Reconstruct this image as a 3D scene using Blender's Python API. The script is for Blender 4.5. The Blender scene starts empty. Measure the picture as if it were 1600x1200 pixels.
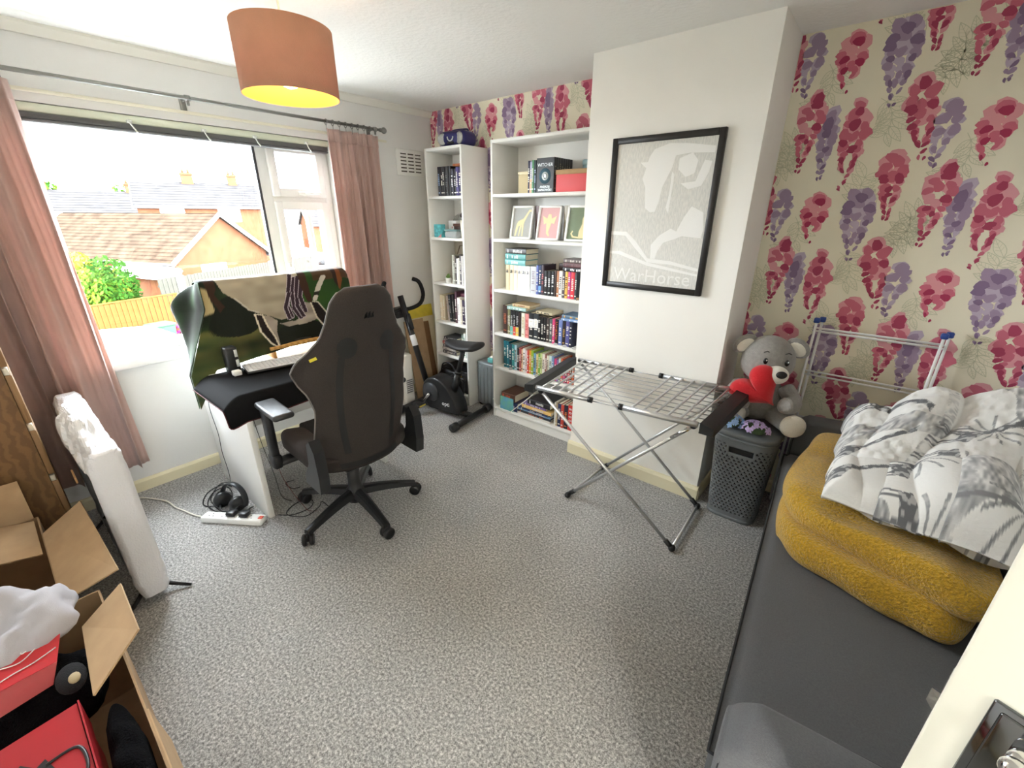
import bpy, bmesh, math, random
import numpy as np
from mathutils import Matrix, Vector, Euler
PI = math.pi
SC = bpy.context.scene
COL = SC.collection

# ------------------------------------------------------------------ camera
CAM = Vector((3.1195, -2.7125, 1.5622))
YAW, PIT, ROL, FPX = -0.6901, -0.3737, 0.0044, 676.99
_F = Vector((math.cos(PIT)*math.sin(YAW), math.cos(PIT)*math.cos(YAW), math.sin(PIT)))
_R = _F.cross(Vector((0, 0, 1))).normalized(); _U = _R.cross(_F)
_R, _U = math.cos(ROL)*_R + math.sin(ROL)*_U, -math.sin(ROL)*_R + math.cos(ROL)*_U
cd = bpy.data.cameras.new('camera'); cam = bpy.data.objects.new('camera', cd); COL.objects.link(cam)
cd.sensor_width = 36.0; cd.lens = 36.0*FPX/1600.0; cd.clip_start = 0.02; cd.clip_end = 500
cam.matrix_world = Matrix(((_R.x, _U.x, -_F.x, CAM.x), (_R.y, _U.y, -_F.y, CAM.y), (_R.z, _U.z, -_F.z, CAM.z), (0, 0, 0, 1)))
SC.camera = cam
SC.view_settings.view_transform = 'Standard'; SC.view_settings.look = 'None'
SC.view_settings.exposure = 2.05; SC.view_settings.gamma = 1.0; SC.view_settings.use_curve_mapping = False

# ------------------------------------------------------------------ daylight: bright overcast sky
W = bpy.data.worlds.new('overcast_sky'); SC.world = W; W.use_nodes = True
wn = W.node_tree.nodes; wl = W.node_tree.links
bg = wn['Background']; bg.inputs[0].default_value = (0.85, 0.935, 1.0, 1); bg.inputs[1].default_value = 10.5
FILL_W = 40.0      # unseen fill lamp added on the landing to brighten the room
PEND_W = 2.6       # pendant bulb
# portal: guides daylight sampling through the window opening, emits nothing itself
pl = bpy.data.lights.new('window_portal', 'AREA'); pl.shape = 'RECTANGLE'; pl.size = 1.6; pl.size_y = 1.25
pl.cycles.is_portal = True
po = bpy.data.objects.new('window_portal', pl); COL.objects.link(po)
po.location = (-0.2, -1.68, 1.41); po.rotation_euler = (0, -PI/2, 0)

# ------------------------------------------------------------------ materials
def lin(c):
    return tuple(((x/255.0)/12.92 if x <= 10 else ((x/255.0+0.055)/1.055)**2.4) for x in c[:3]) + (1.0,)
MATS = {}
def mat(name, col=(200, 200, 200), rough=0.5, metal=0.0, noise=None, bump=None, spec=0.5, sheen=0.0, coat=0.0, trans=0.0, alpha=1.0, emit=None, col2=None, attr=None, wave=None):
    """procedural material; col in sRGB 0-255; noise=(scale, amount); bump=(scale, strength, detail)"""
    if name in MATS: return MATS[name]
    m = bpy.data.materials.new(name); m.use_nodes = True; nt = m.node_tree; N = nt.nodes; L = nt.links
    b = N['Principled BSDF']
    b.inputs['Base Color'].default_value = lin(col); b.inputs['Roughness'].default_value = rough
    b.inputs['Metallic'].default_value = metal; b.inputs['Specular IOR Level'].default_value = spec
    b.inputs['Sheen Weight'].default_value = sheen; b.inputs['Coat Weight'].default_value = coat
    b.inputs['Transmission Weight'].default_value = trans; b.inputs['Alpha'].default_value = alpha
    if emit: b.inputs['Emission Color'].default_value = lin(emit[0]); b.inputs['Emission Strength'].default_value = emit[1]
    tc = N.new('ShaderNodeTexCoord')
    if attr:
        a = N.new('ShaderNodeAttribute'); a.attribute_name = attr
        src = a.outputs['Color']
        L.new(src, b.inputs['Base Color'])
    elif noise or wave:
        if wave:
            t = N.new('ShaderNodeTexWave'); t.inputs['Scale'].default_value = wave[0]; t.inputs['Distortion'].default_value = wave[1]; t.inputs['Detail'].default_value = 3; t.inputs['Detail Scale'].default_value = wave[2]
            t.bands_direction = wave[3] if len(wave) > 3 else 'X'; out = t.outputs['Fac']; amt = 0.0
        else:
            t = N.new('ShaderNodeTexNoise'); t.inputs['Scale'].default_value = noise[0]; t.inputs['Detail'].default_value = 4; out = t.outputs['Fac']; amt = noise[1]
        L.new(tc.outputs['Object'], t.inputs['Vector'])
        r = N.new('ShaderNodeValToRGB'); r.color_ramp.elements[0].position = 0.3; r.color_ramp.elements[1].position = 0.7
        if col2: c0, c1 = lin(col), lin(col2)
        else:
            c = lin(col); c0 = tuple(max(0, x*(1-amt)) for x in c[:3]) + (1,); c1 = tuple(min(1, x*(1+amt)) for x in c[:3]) + (1,)
        r.color_ramp.elements[0].color = c0; r.color_ramp.elements[1].color = c1
        L.new(out, r.inputs['Fac']); L.new(r.outputs['Color'], b.inputs['Base Color'])
    if bump:
        t = N.new('ShaderNodeTexNoise'); t.inputs['Scale'].default_value = bump[0]; t.inputs['Detail'].default_value = bump[2] if len(bump) > 2 else 3
        L.new(tc.outputs['Object'], t.inputs['Vector'])
        bp = N.new('ShaderNodeBump'); bp.inputs['Strength'].default_value = bump[1]; bp.inputs['Distance'].default_value = bump[3] if len(bump) > 3 else 0.01
        L.new(t.outputs['Fac'], bp.inputs['Height']); L.new(bp.outputs['Normal'], b.inputs['Normal'])
    MATS[name] = m
    return m
def glass_mat(name, tint=(255, 255, 255), refl=0.06, gr=0.02):
    if name in MATS: return MATS[name]
    m = bpy.data.materials.new(name); m.use_nodes = True; nt = m.node_tree; N = nt.nodes; L = nt.links
    N.remove(N['Principled BSDF']); t = N.new('ShaderNodeBsdfTransparent'); t.inputs[0].default_value = lin(tint)
    g = N.new('ShaderNodeBsdfGlossy'); g.inputs['Roughness'].default_value = gr; x = N.new('ShaderNodeMixShader'); x.inputs[0].default_value = refl
    L.new(t.outputs[0], x.inputs[1]); L.new(g.outputs[0], x.inputs[2]); L.new(x.outputs[0], N['Material Output'].inputs[0])
    MATS[name] = m; return m

# ------------------------------------------------------------------ mesh helpers
class MB:
    def __init__(s): s.v = []; s.f = []; s.mi = []; s.sm = []; s.col = None
    def add(s, vs, fs, m=0, smooth=False, M=None):
        o = len(s.v)
        if M is not None: vs = [tuple(M @ Vector(p)) for p in vs]
        s.v.extend([tuple(p) for p in vs])
        for f in fs: s.f.append(tuple(i+o for i in f)); s.mi.append(m); s.sm.append(smooth)
        return s
    def box(s, x0, x1, y0, y1, z0, z1, m=0, M=None):
        vs = [(x, y, z) for z in (z0, z1) for y in (y0, y1) for x in (x0, x1)]
        return s.add(vs, [(0, 2, 3, 1), (4, 5, 7, 6), (0, 1, 5, 4), (2, 6, 7, 3), (0, 4, 6, 2), (1, 3, 7, 5)], m, False, M)
    def rbox(s, x0, x1, y0, y1, z0, z1, r=0.005, seg=2, m=0, M=None, smooth=True):
        bm = bmesh.new(); bmesh.ops.create_cube(bm, size=1)
        for v in bm.verts: v.co = Vector(((x0+x1)/2+v.co.x*(x1-x0), (y0+y1)/2+v.co.y*(y1-y0), (z0+z1)/2+v.co.z*(z1-z0)))
        r = min(r, 0.499*min(abs(x1-x0), abs(y1-y0), abs(z1-z0)))
        bmesh.ops.bevel(bm, geom=list(bm.edges), offset=r, segments=seg, profile=0.5, affect='EDGES')
        bm.verts.index_update(); vs = [tuple(v.co) for v in bm.verts]; fs = [tuple(v.index for v in f.verts) for f in bm.faces]; bm.free()
        return s.add(vs, fs, m, smooth, M)
    def prism(s, poly, a, b, axis='z', m=0, M=None, smooth=False):
        n = len(poly)
        def P(p, h):
            return (p[0], p[1], h) if axis == 'z' else ((p[0], h, p[1]) if axis == 'y' else (h, p[0], p[1]))
        vs = [P(p, a) for p in poly] + [P(p, b) for p in poly]
        fs = [tuple(range(n))[::-1], tuple(range(n, 2*n))] + [(i, (i+1) % n, n+(i+1) % n, n+i) for i in range(n)]
        return s.add(vs, fs, m, smooth, M)
    def tube(s, pts, r, n=8, m=0, caps=True, M=None, closed=False, flat=1.0):
        pts = [Vector(p) for p in pts]; k = len(pts)
        rs = r if isinstance(r, (list, tuple)) else [r]*k
        vs = []; fs = []; up = None
        for i, p in enumerate(pts):
            if closed: t = (pts[(i+1) % k]-pts[i-1])
            else: t = (pts[min(i+1, k-1)]-pts[max(i-1, 0)])
            t = t.normalized() if t.length > 1e-9 else Vector((0, 0, 1))
            if up is None:
                up = Vector((0, 0, 1)) if abs(t.z) < 0.9 else Vector((1, 0, 0))
            a = up - t*up.dot(t); a = a.normalized() if a.length > 1e-6 else t.orthogonal().normalized(); up = a
            b = t.cross(a)
            for j in range(n):
                q = 2*PI*j/n; vs.append(p + a*math.cos(q)*rs[i]*flat + b*math.sin(q)*rs[i])
        for i in range(k if closed else k-1):
            for j in range(n):
                i2 = (i+1) % k; fs.append((i*n+j, i*n+(j+1) % n, i2*n+(j+1) % n, i2*n+j))
        if caps and not closed: fs.append(tuple(range(n))[::-1]); fs.append(tuple(range((k-1)*n, k*n)))
        return s.add(vs, fs, m, True, M)
    def lathe(s, prof, n=20, m=0, M=None, smooth=True):
        vs = []; fs = []
        for r, z in prof:
            for j in range(n): vs.append((r*math.cos(2*PI*j/n), r*math.sin(2*PI*j/n), z))
        for i in range(len(prof)-1):
            for j in range(n): fs.append((i*n+j, i*n+(j+1) % n, (i+1)*n+(j+1) % n, (i+1)*n+j))
        if prof[0][0] > 1e-6: fs.append(tuple(range(n))[::-1])
        if prof[-1][0] > 1e-6: fs.append(tuple(range((len(prof)-1)*n, len(prof)*n)))
        return s.add(vs, fs, m, smooth, M)
    def ball(s, c, rx, ry=None, rz=None, nu=16, nv=10, m=0, M=None, fn=None):
        ry = rx if ry is None else ry; rz = rx if rz is None else rz
        vs = [(c[0], c[1], c[2]-rz)]; fs = []
        for i in range(1, nv):
            t = PI*i/nv
            for j in range(nu):
                q = 2*PI*j/nu; vs.append((c[0]+rx*math.sin(t)*math.cos(q), c[1]+ry*math.sin(t)*math.sin(q), c[2]-rz*math.cos(t)))
        vs.append((c[0], c[1], c[2]+rz)); L = len(vs)-1
        for j in range(nu): fs.append((0, 1+(j+1) % nu, 1+j))
        for i in range(nv-2):
            for j in range(nu): fs.append((1+i*nu+j, 1+i*nu+(j+1) % nu, 1+(i+1)*nu+(j+1) % nu, 1+(i+1)*nu+j))
        for j in range(nu): fs.append((L, 1+(nv-2)*nu+j, 1+(nv-2)*nu+(j+1) % nu))
        if fn: vs = [fn(Vector(p)) for p in vs]
        return s.add(vs, fs, m, True, M)
    def grid(s, fn, nu, nv, m=0, M=None, wu=False, wv=False, smooth=True):
        vs = [fn(i/(nu if wu else nu-1), j/(nv if wv else nv-1)) for i in range(nu) for j in range(nv)]
        fs = []
        for i in range(nu if wu else nu-1):
            for j in range(nv if wv else nv-1):
                i2 = (i+1) % nu; j2 = (j+1) % nv; fs.append((i*nv+j, i2*nv+j, i2*nv+j2, i*nv+j2))
        return s.add(vs, fs, m, smooth, M)
    def build(s, name, mats, parent=None, world=True, loc=None, rot=None):
        me = bpy.data.meshes.new(name)
        off = (0, 0, 0)
        if parent is not None and world:
            q = parent; off = Vector((0, 0, 0))
            while q is not None: off = off + Vector(q.location); q = q.parent
        me.from_pydata([(p[0]-off[0], p[1]-off[1], p[2]-off[2]) for p in s.v], [], s.f)
        if not isinstance(mats, (list, tuple)): mats = [mats]
        for m_ in mats: me.materials.append(m_)
        me.polygons.foreach_set('material_index', s.mi); me.polygons.foreach_set('use_smooth', s.sm)
        if s.col is not None:
            ca = me.color_attributes.new('Col', 'FLOAT_COLOR', 'POINT'); ca.data.foreach_set('color', np.asarray(s.col, dtype=np.float32).ravel())
        me.update()
        o = bpy.data.objects.new(name, me); COL.objects.link(o)
        if parent is not None: o.parent = parent
        if loc: o.location = loc
        if rot: o.rotation_euler = rot
        return o
def tag(o, label, cat, group=None, kind=None):
    o['label'] = label; o['category'] = cat
    if group: o['group'] = group
    if kind: o['kind'] = kind
    return o
def struct(o, label=None):
    o['kind'] = 'structure'
    if label: o['label'] = label
    return o
def thing(name, label, cat, loc=(0, 0, 0), rotz=0, group=None, rot=None):
    o = bpy.data.objects.new(name, None); COL.objects.link(o); o.empty_display_size = 0.05
    o.location = loc; o.rotation_euler = rot if rot else (0, 0, rotz)
    return tag(o, label, cat, group)
def copy_tree(o, parent=None):
    c = o.copy(); COL.objects.link(c); c.parent = parent
    for ch in list(o.children): copy_tree(ch, c)
    return c
def TR(loc=(0, 0, 0), rot=(0, 0, 0), sc=(1, 1, 1)):
    return Matrix.LocRotScale(Vector(loc), Euler(rot), Vector(sc))
def subsurf(o, n=1):
    md = o.modifiers.new('sub', 'SUBSURF'); md.levels = n; md.render_levels = n; return o
def bez(pts, n=6):
    """Catmull-Rom through points"""
    P = [Vector(p) for p in pts]; out = []
    for i in range(len(P)-1):
        p0 = P[max(i-1, 0)]; p1 = P[i]; p2 = P[i+1]; p3 = P[min(i+2, len(P)-1)]
        for k in range(n):
            t = k/n; out.append(0.5*((2*p1)+(p2-p0)*t+(2*p0-5*p1+4*p2-p3)*t*t+(-p0+3*p1-3*p2+p3)*t**3))
    out.append(P[-1]); return out
def vnoise(x, y, seed=0):
    def h(i, j):
        n = (i*374761393+j*668265263+seed*974711) & 0xffffffff; n = ((n ^ (n >> 13))*1274126177) & 0xffffffff
        return ((n ^ (n >> 16)) & 0xffff)/65535.0
    i, j = math.floor(x), math.floor(y); u, v = x-i, y-j; u = u*u*(3-2*u); v = v*v*(3-2*v)
    return (h(i, j)*(1-u)+h(i+1, j)*u)*(1-v)+(h(i, j+1)*(1-u)+h(i+1, j+1)*u)*v

# ------------------------------------------------------------------ common materials
M_WALL = mat('painted_plaster_grey', (234, 233, 230), 0.85, noise=(3, 0.015), bump=(60, 0.05))
M_CREAM = mat('painted_plaster_cream', (250, 247, 239), 0.85, noise=(3, 0.012), bump=(50, 0.06))
M_CEIL = mat('textured_ceiling_paint', (250, 248, 242), 0.9, bump=(45, 0.35, 4, 0.01))
M_GLOSSW = mat('white_gloss_paint', (240, 236, 218), 0.35)
M_SKIRT = mat('cream_gloss_paint', (238, 229, 196), 0.4)
M_UPVC = mat('white_upvc', (245, 245, 243), 0.35)
M_WHITE = mat('white_laminate', (244, 243, 238), 0.45)
M_BLACK = mat('black_plastic', (22, 22, 24), 0.45)
M_BLACKS = mat('black_satin_plastic', (30, 31, 33), 0.35)
M_ALU = mat('brushed_aluminium', (208, 208, 208), 0.35, 0.75)
M_CHROME = mat('chrome_metal', (215, 215, 215), 0.12, 1.0)
# ================================================================== THE ROOM
H = 2.33; RX = 3.93; RY = -3.30          # ceiling height, right wall x, rear wall y
CY = -0.379; CX0, CX1 = 1.728, 2.594     # chimney breast front plane and sides
WY0, WY1, WZ0, WZ1 = -2.46, -0.90, 0.795, 2.025   # window opening

def carpet_mat():
    m = mat('grey_flecked_carpet', (120, 118, 114), 1.0, spec=0.1, sheen=0.15)
    nt = m.node_tree; N = nt.nodes; L = nt.links; b = N['Principled BSDF']; tc = N.new('ShaderNodeTexCoord')
    def noi(sc, det, ro=0.6):
        t = N.new('ShaderNodeTexNoise'); t.inputs['Scale'].default_value = sc; t.inputs['Detail'].default_value = det; t.inputs['Roughness'].default_value = ro
        L.new(tc.outputs['Object'], t.inputs['Vector']); return t
    a = noi(105, 7, 0.88); r = N.new('ShaderNodeValToRGB'); e = r.color_ramp.elements
    e[0].position = 0.38; e[0].color = lin((84, 83, 81)); e[1].position = 0.63; e[1].color = lin((238, 236, 232))
    x = r.color_ramp.elements.new(0.5); x.color = lin((160, 158, 155))
    L.new(a.outputs['Fac'], r.inputs['Fac'])
    c = noi(2.2, 2); r2 = N.new('ShaderNodeMapRange'); r2.inputs[1].default_value = 0.3; r2.inputs[2].default_value = 0.7; r2.inputs[3].default_value = 0.9; r2.inputs[4].default_value = 1.08
    L.new(c.outputs['Fac'], r2.inputs[0])
    mx = N.new('ShaderNodeVectorMath'); mx.operation = 'SCALE'; L.new(r.outputs['Color'], mx.inputs[0]); L.new(r2.outputs[0], mx.inputs['Scale'])
    L.new(mx.outputs[0], b.inputs['Base Color'])
    bp = N.new('ShaderNodeBump'); bp.inputs['Strength'].default_value = 0.35; bp.inputs['Distance'].default_value = 0.006
    L.new(a.outputs['Fac'], bp.inputs['Height']); L.new(bp.outputs['Normal'], b.inputs['Normal'])
    return m
M_CARPET = carpet_mat()
struct(MB().box(0, RX, RY, 0, -0.12, 0).build('floor', M_CARPET), 'grey flecked fitted carpet')
struct(MB().box(-0.25, RX+0.1, RY-0.1, 0.2, H, H+0.12).build('ceiling', M_CEIL), 'cream textured ceiling')
b = MB()   # window wall with its opening
b.box(-0.25, 0, RY-0.1, WY0, -0.12, H); b.box(-0.25, 0, WY1, 0.2, -0.12, H)
b.box(-0.25, 0, WY0, WY1, -0.12, WZ0); b.box(-0.25, 0, WY0, WY1, WZ1, H)
struct(b.build('wall_left', M_WALL), 'pale grey painted window wall')
M_PAPER = mat('wallpaper_ground', (242, 234, 210), 0.8, noise=(6, 0.02))
wall_back = struct(MB().box(0, RX+0.1, 0, 0.12, -0.12, H).build('wall_back', M_PAPER), 'ivory wallpaper with hanging pink and lilac blossom')
struct(MB().box(CX0, CX1, CY, 0, -0.02, H+0.02).build('wall_chimney', M_CREAM), 'cream painted chimney breast')
# right wall with the doorway beside the camera
DY0, DY1, DZ = -3.18, -2.42, 2.0
b = MB(); b.box(RX, RX+0.1, DY1, 0.0, -0.12, H); b.box(RX, RX+0.1, RY, DY0, -0.12, H); b.box(RX, RX+0.1, DY0, DY1, DZ, H)
struct(b.build('wall_right', M_CREAM), 'cream painted wall behind the sofa')
struct(MB().box(0, RX+0.1, RY-0.1, RY, -0.12, H).build('wall_rear', M_CREAM), 'cream painted wall behind the boxes')
# small landing beyond the doorway
b = MB(); b.box(RX+1.3, RX+1.4, -4.3, -1.5, -0.12, H); b.box(RX+0.1, RX+1.4, -1.6, -1.5, -0.12, H); b.box(RX+0.1, RX+1.4, -4.4, -4.3, -0.12, H); b.box(RX, RX+0.1, -4.4, RY-0.1, -0.12, H)
struct(b.build('wall_hall', M_CREAM), 'cream landing walls')
struct(MB().box(RX, RX+1.4, -4.4, -1.5, -0.12, -0.001).build('floor_hall', M_CARPET), 'landing carpet')
struct(MB().box(RX+0.1, RX+1.4, -4.4, -1.5, H, H+0.12).build('ceiling_hall', M_CEIL), 'landing ceiling')
# skirting boards
def skirt(name, poly_xy0, poly_xy1, nrm, h=0.075, t=0.016):
    (x0, y0), (x1, y1) = poly_xy0, poly_xy1; nx, ny = nrm
    prof = [(0, 0), (t, 0), (t, h*0.8), (t*0.55, h*0.97), (0, h)]
    vs = []
    for (x, y) in ((x0, y0), (x1, y1)):
        for p, z in prof: vs.append((x+nx*p, y+ny*p, z))
    n = len(prof); fs = [(i, (i+1) % n, n+(i+1) % n, n+i) for i in range(n)] + [tuple(range(n))[::-1], tuple(range(n, 2*n))]
    return struct(MB().add(vs, fs).build(name, M_SKIRT), 'cream painted skirting board')
skirt('baseboard_left', (0, RY), (0, 0), (1, 0))
skirt('baseboard_back', (0, 0), (CX0, 0), (0, -1)); skirt('baseboard_back', (CX1, 0), (RX, 0), (0, -1))
skirt('baseboard_chimney', (CX0-0.012, CY), (CX1+0.012, CY), (0, -1), 0.09, 0.02)
skirt('baseboard_chimney', (CX1, CY), (CX1, 0), (1, 0))
skirt('baseboard_right', (RX, DY1), (RX, 0), (-1, 0)); skirt('baseboard_rear', (0, RY), (RX, RY), (0, 1))
# slim coving strip over the window wall, batten above the window
b = MB(); b.prism([(0, H), (0, H-0.045), (0.01, H-0.045), (0.035, H-0.012), (0.035, H)], RY, 0, 'y')
struct(b.build('trim_1', mat('coving_white', (244, 242, 232), 0.7)), 'narrow white coving')
struct(MB().rbox(0, 0.012, RY+0.3, -0.45, 2.062, 2.078, 0.003, 1).build('trim_2', M_GLOSSW), 'white batten above the window')

# ------------------------------------------------------------------ wallpaper print (flat print on the back wall)
def wallpaper():
    rnd = random.Random(5)
    tones = {'red': [(228, 162, 168), (206, 110, 128), (172, 66, 94)], 'pink': [(230, 160, 164), (212, 112, 130), (176, 54, 88)], 'lil': [(198, 182, 198), (168, 146, 170), (136, 112, 142)]}
    mats = [M_PAPER]; idx = {}
    for k in tones:
        for i, c in enumerate(tones[k]): idx[(k, i)] = len(mats); mats.append(mat('print_%s_%s' % ({'red': 'crimson', 'pink': 'rose', 'lil': 'lilac'}[k], ('pale', 'mid', 'deep')[i]), c, 0.8))
    leafi = len(mats); mats.append(mat('print_sage_line', (210, 208, 178), 0.8))
    def blob(cx, cz, r, el, ang, n=9, pt=0.0):
        out = []
        ph = rnd.random()*6
        for i in range(n):
            q = 2*PI*i/n; rr = r*(1+0.14*math.sin(2*q+ph)+0.10*math.sin(3*q+ph*2))
            x, z = rr*math.cos(q), rr*el*math.sin(q)
            if pt: x *= (1-pt*max(0, -math.sin(q))**1.5)
            out.append((cx+x*math.cos(ang)-z*math.sin(ang), cz+x*math.sin(ang)+z*math.cos(ang)))
        return out
    def cluster(kind, W, dx, dz):
        ps = []; Hh = abs(dz); nrow = max(6, int(Hh/0.024))
        for layer in range(3):
            for i in range(nrow):
                t = (i+0.3*layer/2)/(nrow-0.2)
                wd = W*(0.62+0.38*math.sin(min(1, t/0.28)*PI/2)) if t < 0.28 else W*(1-((t-0.28)/0.75)**1.25)
                wd = max(wd, 0.004)
                r = 0.0235*(1-t)**0.8+0.0065
                cnt = max(1, int(round(2*wd/(r*1.5)))); cnt = cnt if layer < 2 else max(1, cnt-1)
                if t > 0.6: cnt = max(2, cnt); wd = max(wd, 0.012); r *= 0.8
                for k in range(cnt):
                    if rnd.random() < (0.10, 0.28, 0.45)[layer]: continue
                    u = 0 if cnt == 1 else (k/(cnt-1)*2-1)
                    x = dx*t+u*max(0, wd-r*0.6)+rnd.uniform(-1, 1)*r*0.35; z = dz*t+rnd.uniform(-1, 1)*r*0.5
                    if t > 0.75 and layer == 0: continue
                    rr = r*rnd.uniform(0.76, 1.08)*(1.02, 0.9, 0.82)[layer]
                    ps.append((blob(x, z, rr, rnd.uniform(0.8, 1.1) if t < 0.6 else 1.7, -u*0.5+rnd.uniform(-0.4, 0.4), 9, 0.0 if t < 0.55 else 0.6), idx[(kind, layer)]))
        return ps
    def leafspray(L=0.2):
        out = []
        def stroke(p, q, w=0.0011):
            d = Vector((q[0]-p[0], q[1]-p[1])); n = Vector((-d.y, d.x)).normalized()*w
            out.append(([(p[0]-n.x, p[1]-n.y), (q[0]-n.x, q[1]-n.y), (q[0]+n.x, q[1]+n.y), (p[0]+n.x, p[1]+n.y)], leafi))
        st = [(0.0, 0.0)]
        for i in range(6): st.append((st[-1][0]+L/6*math.cos(0.25*i), st[-1][1]-L/6*math.sin(0.25*i)))
        for i in range(6): stroke(st[i], st[i+1])
        for i in range(1, 7):
            for sgn in (-1, 1):
                a0 = -0.25*i+sgn*(0.9+0.2*rnd.random()); ln = 0.075*rnd.uniform(0.8, 1.2); wd = ln*0.2; bx, bz = st[i]
                pts = []
                for k in range(7):
                    t = k/6; pts.append((t*ln, wd*math.sin(PI*t**0.8)))
                R = lambda p: (bx+p[0]*math.cos(a0)-p[1]*math.sin(a0), bz+p[0]*math.sin(a0)+p[1]*math.cos(a0))
                for k in range(6):
                    stroke(R(pts[k]), R(pts[k+1])); stroke(R((pts[k][0], -pts[k][1])), R((pts[k+1][0], -pts[k+1][1])))
                stroke(R((0, 0)), R((ln*0.95, 0)), 0.0008)
                for k in (2, 3, 4): stroke(R((pts[k][0], 0)), R((pts[k][0]+0.012, pts[k][1]*0.8)), 0.0006); stroke(R((pts[k][0], 0)), R((pts[k][0]+0.012, -pts[k][1]*0.8)), 0.0006)
        return out
    W_ = 0.93
    tile = [('lil', 0.07, -0.08, 0.037, 0.01, -0.27), ('red', 0, 0, 0.052, -0.018, -0.317), ('red', 0.178, -0.05, 0.05, 0.0, -0.35), ('lil', 0.485, -0.087, 0.042, -0.01, -0.23), ('red', 0.368, 0.008, 0.054, 0.067, -0.294),
            ('pink', 0.101, 0.21, 0.054, -0.004, -0.214), ('red', 0.345, 0.386, 0.05, 0.03, -0.275), ('lil', 0.262, 0.235, 0.062, 0.02, -0.31)]
    cl = [(x, z, cluster(k, w*W_, dx, dz)) for k, x, z, w, dx, dz in tile]
    lv = [(x, z, a, leafspray(l)) for x, z, a, l in ((0.24, -0.03, -0.6, 0.16), (0.33, 0.13, 2.6, 0.2), (0.02, 0.13, -1.0, 0.18), (0.45, 0.16, -1.2, 0.18), (0.5, 0.0, 2.3, 0.16)  )]
    v = []; f = []; mi = []
    regs = [(0.003, CX0-0.003, 1.98, H-0.002), (0.60, 1.0, 0.1, 1.98), (CX1+0.002, RX-0.002, 0.09, H-0.004)]
    def clip(poly, r):
        for ax, lim, sg in ((0, r[0], 1), (0, r[1], -1), (1, r[2], 1), (1, r[3], -1)):
            o = []; n = len(poly)
            for i in range(n):
                p, q = poly[i], poly[(i+1) % n]; ip = (p[ax]-lim)*sg >= 0; iq = (q[ax]-lim)*sg >= 0
                if ip: o.append(p)
                if ip != iq:
                    t = (lim-p[ax])/(q[ax]-p[ax]); o.append((p[0]+(q[0]-p[0])*t, p[1]+(q[1]-p[1])*t))
            poly = o
            if len(poly) < 3: return None
        return poly
    def emit(polys, ox, oz, ang, base, step=0.000006):
        c, s_ = math.cos(ang), math.sin(ang)
        for i, (pl_, m_) in enumerate(polys):
            w = [(ox+x*c-z*s_, oz+x*s_+z*c) for x, z in pl_]
            xs = [p[0] for p in w]; zs = [p[1] for p in w]
            for r in regs:
                if max(xs) < r[0] or min(xs) > r[1] or max(zs) < r[2] or min(zs) > r[3]: continue
                pp = clip(w, r)
                if pp:
                    o = len(v); y = -base-i*step
                    v.extend([(p[0], y, p[1]) for p in pp]); f.append(tuple(range(o, o+len(pp)))); mi.append(m_)
    for i in range(-6, 5):
        for j in range(-6, 8):
            ox, oz = 2.707+0.533*i, 2.066-0.32*i-0.64*j
            if ox < -0.7 or ox > RX+0.1 or oz < -0.6 or oz > H+0.7: continue
            for x, z, a, ps in lv: emit(ps, ox+x, oz+z, a, 0.0004, 0.0)
            for x, z, ps in cl: emit(ps, ox+x, oz+z, 0, 0.0009)
    me = bpy.data.meshes.new('wallpaper'); me.from_pydata(v, [], f)
    for m_ in mats: me.materials.append(m_)
    me.polygons.foreach_set('material_index', mi); me.update()
    o = bpy.data.objects.new('wallpaper', me); COL.objects.link(o); o.parent = wall_back
    o['label'] = 'printed hanging blossom clusters and sage leaf outlines'
wallpaper()

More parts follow.
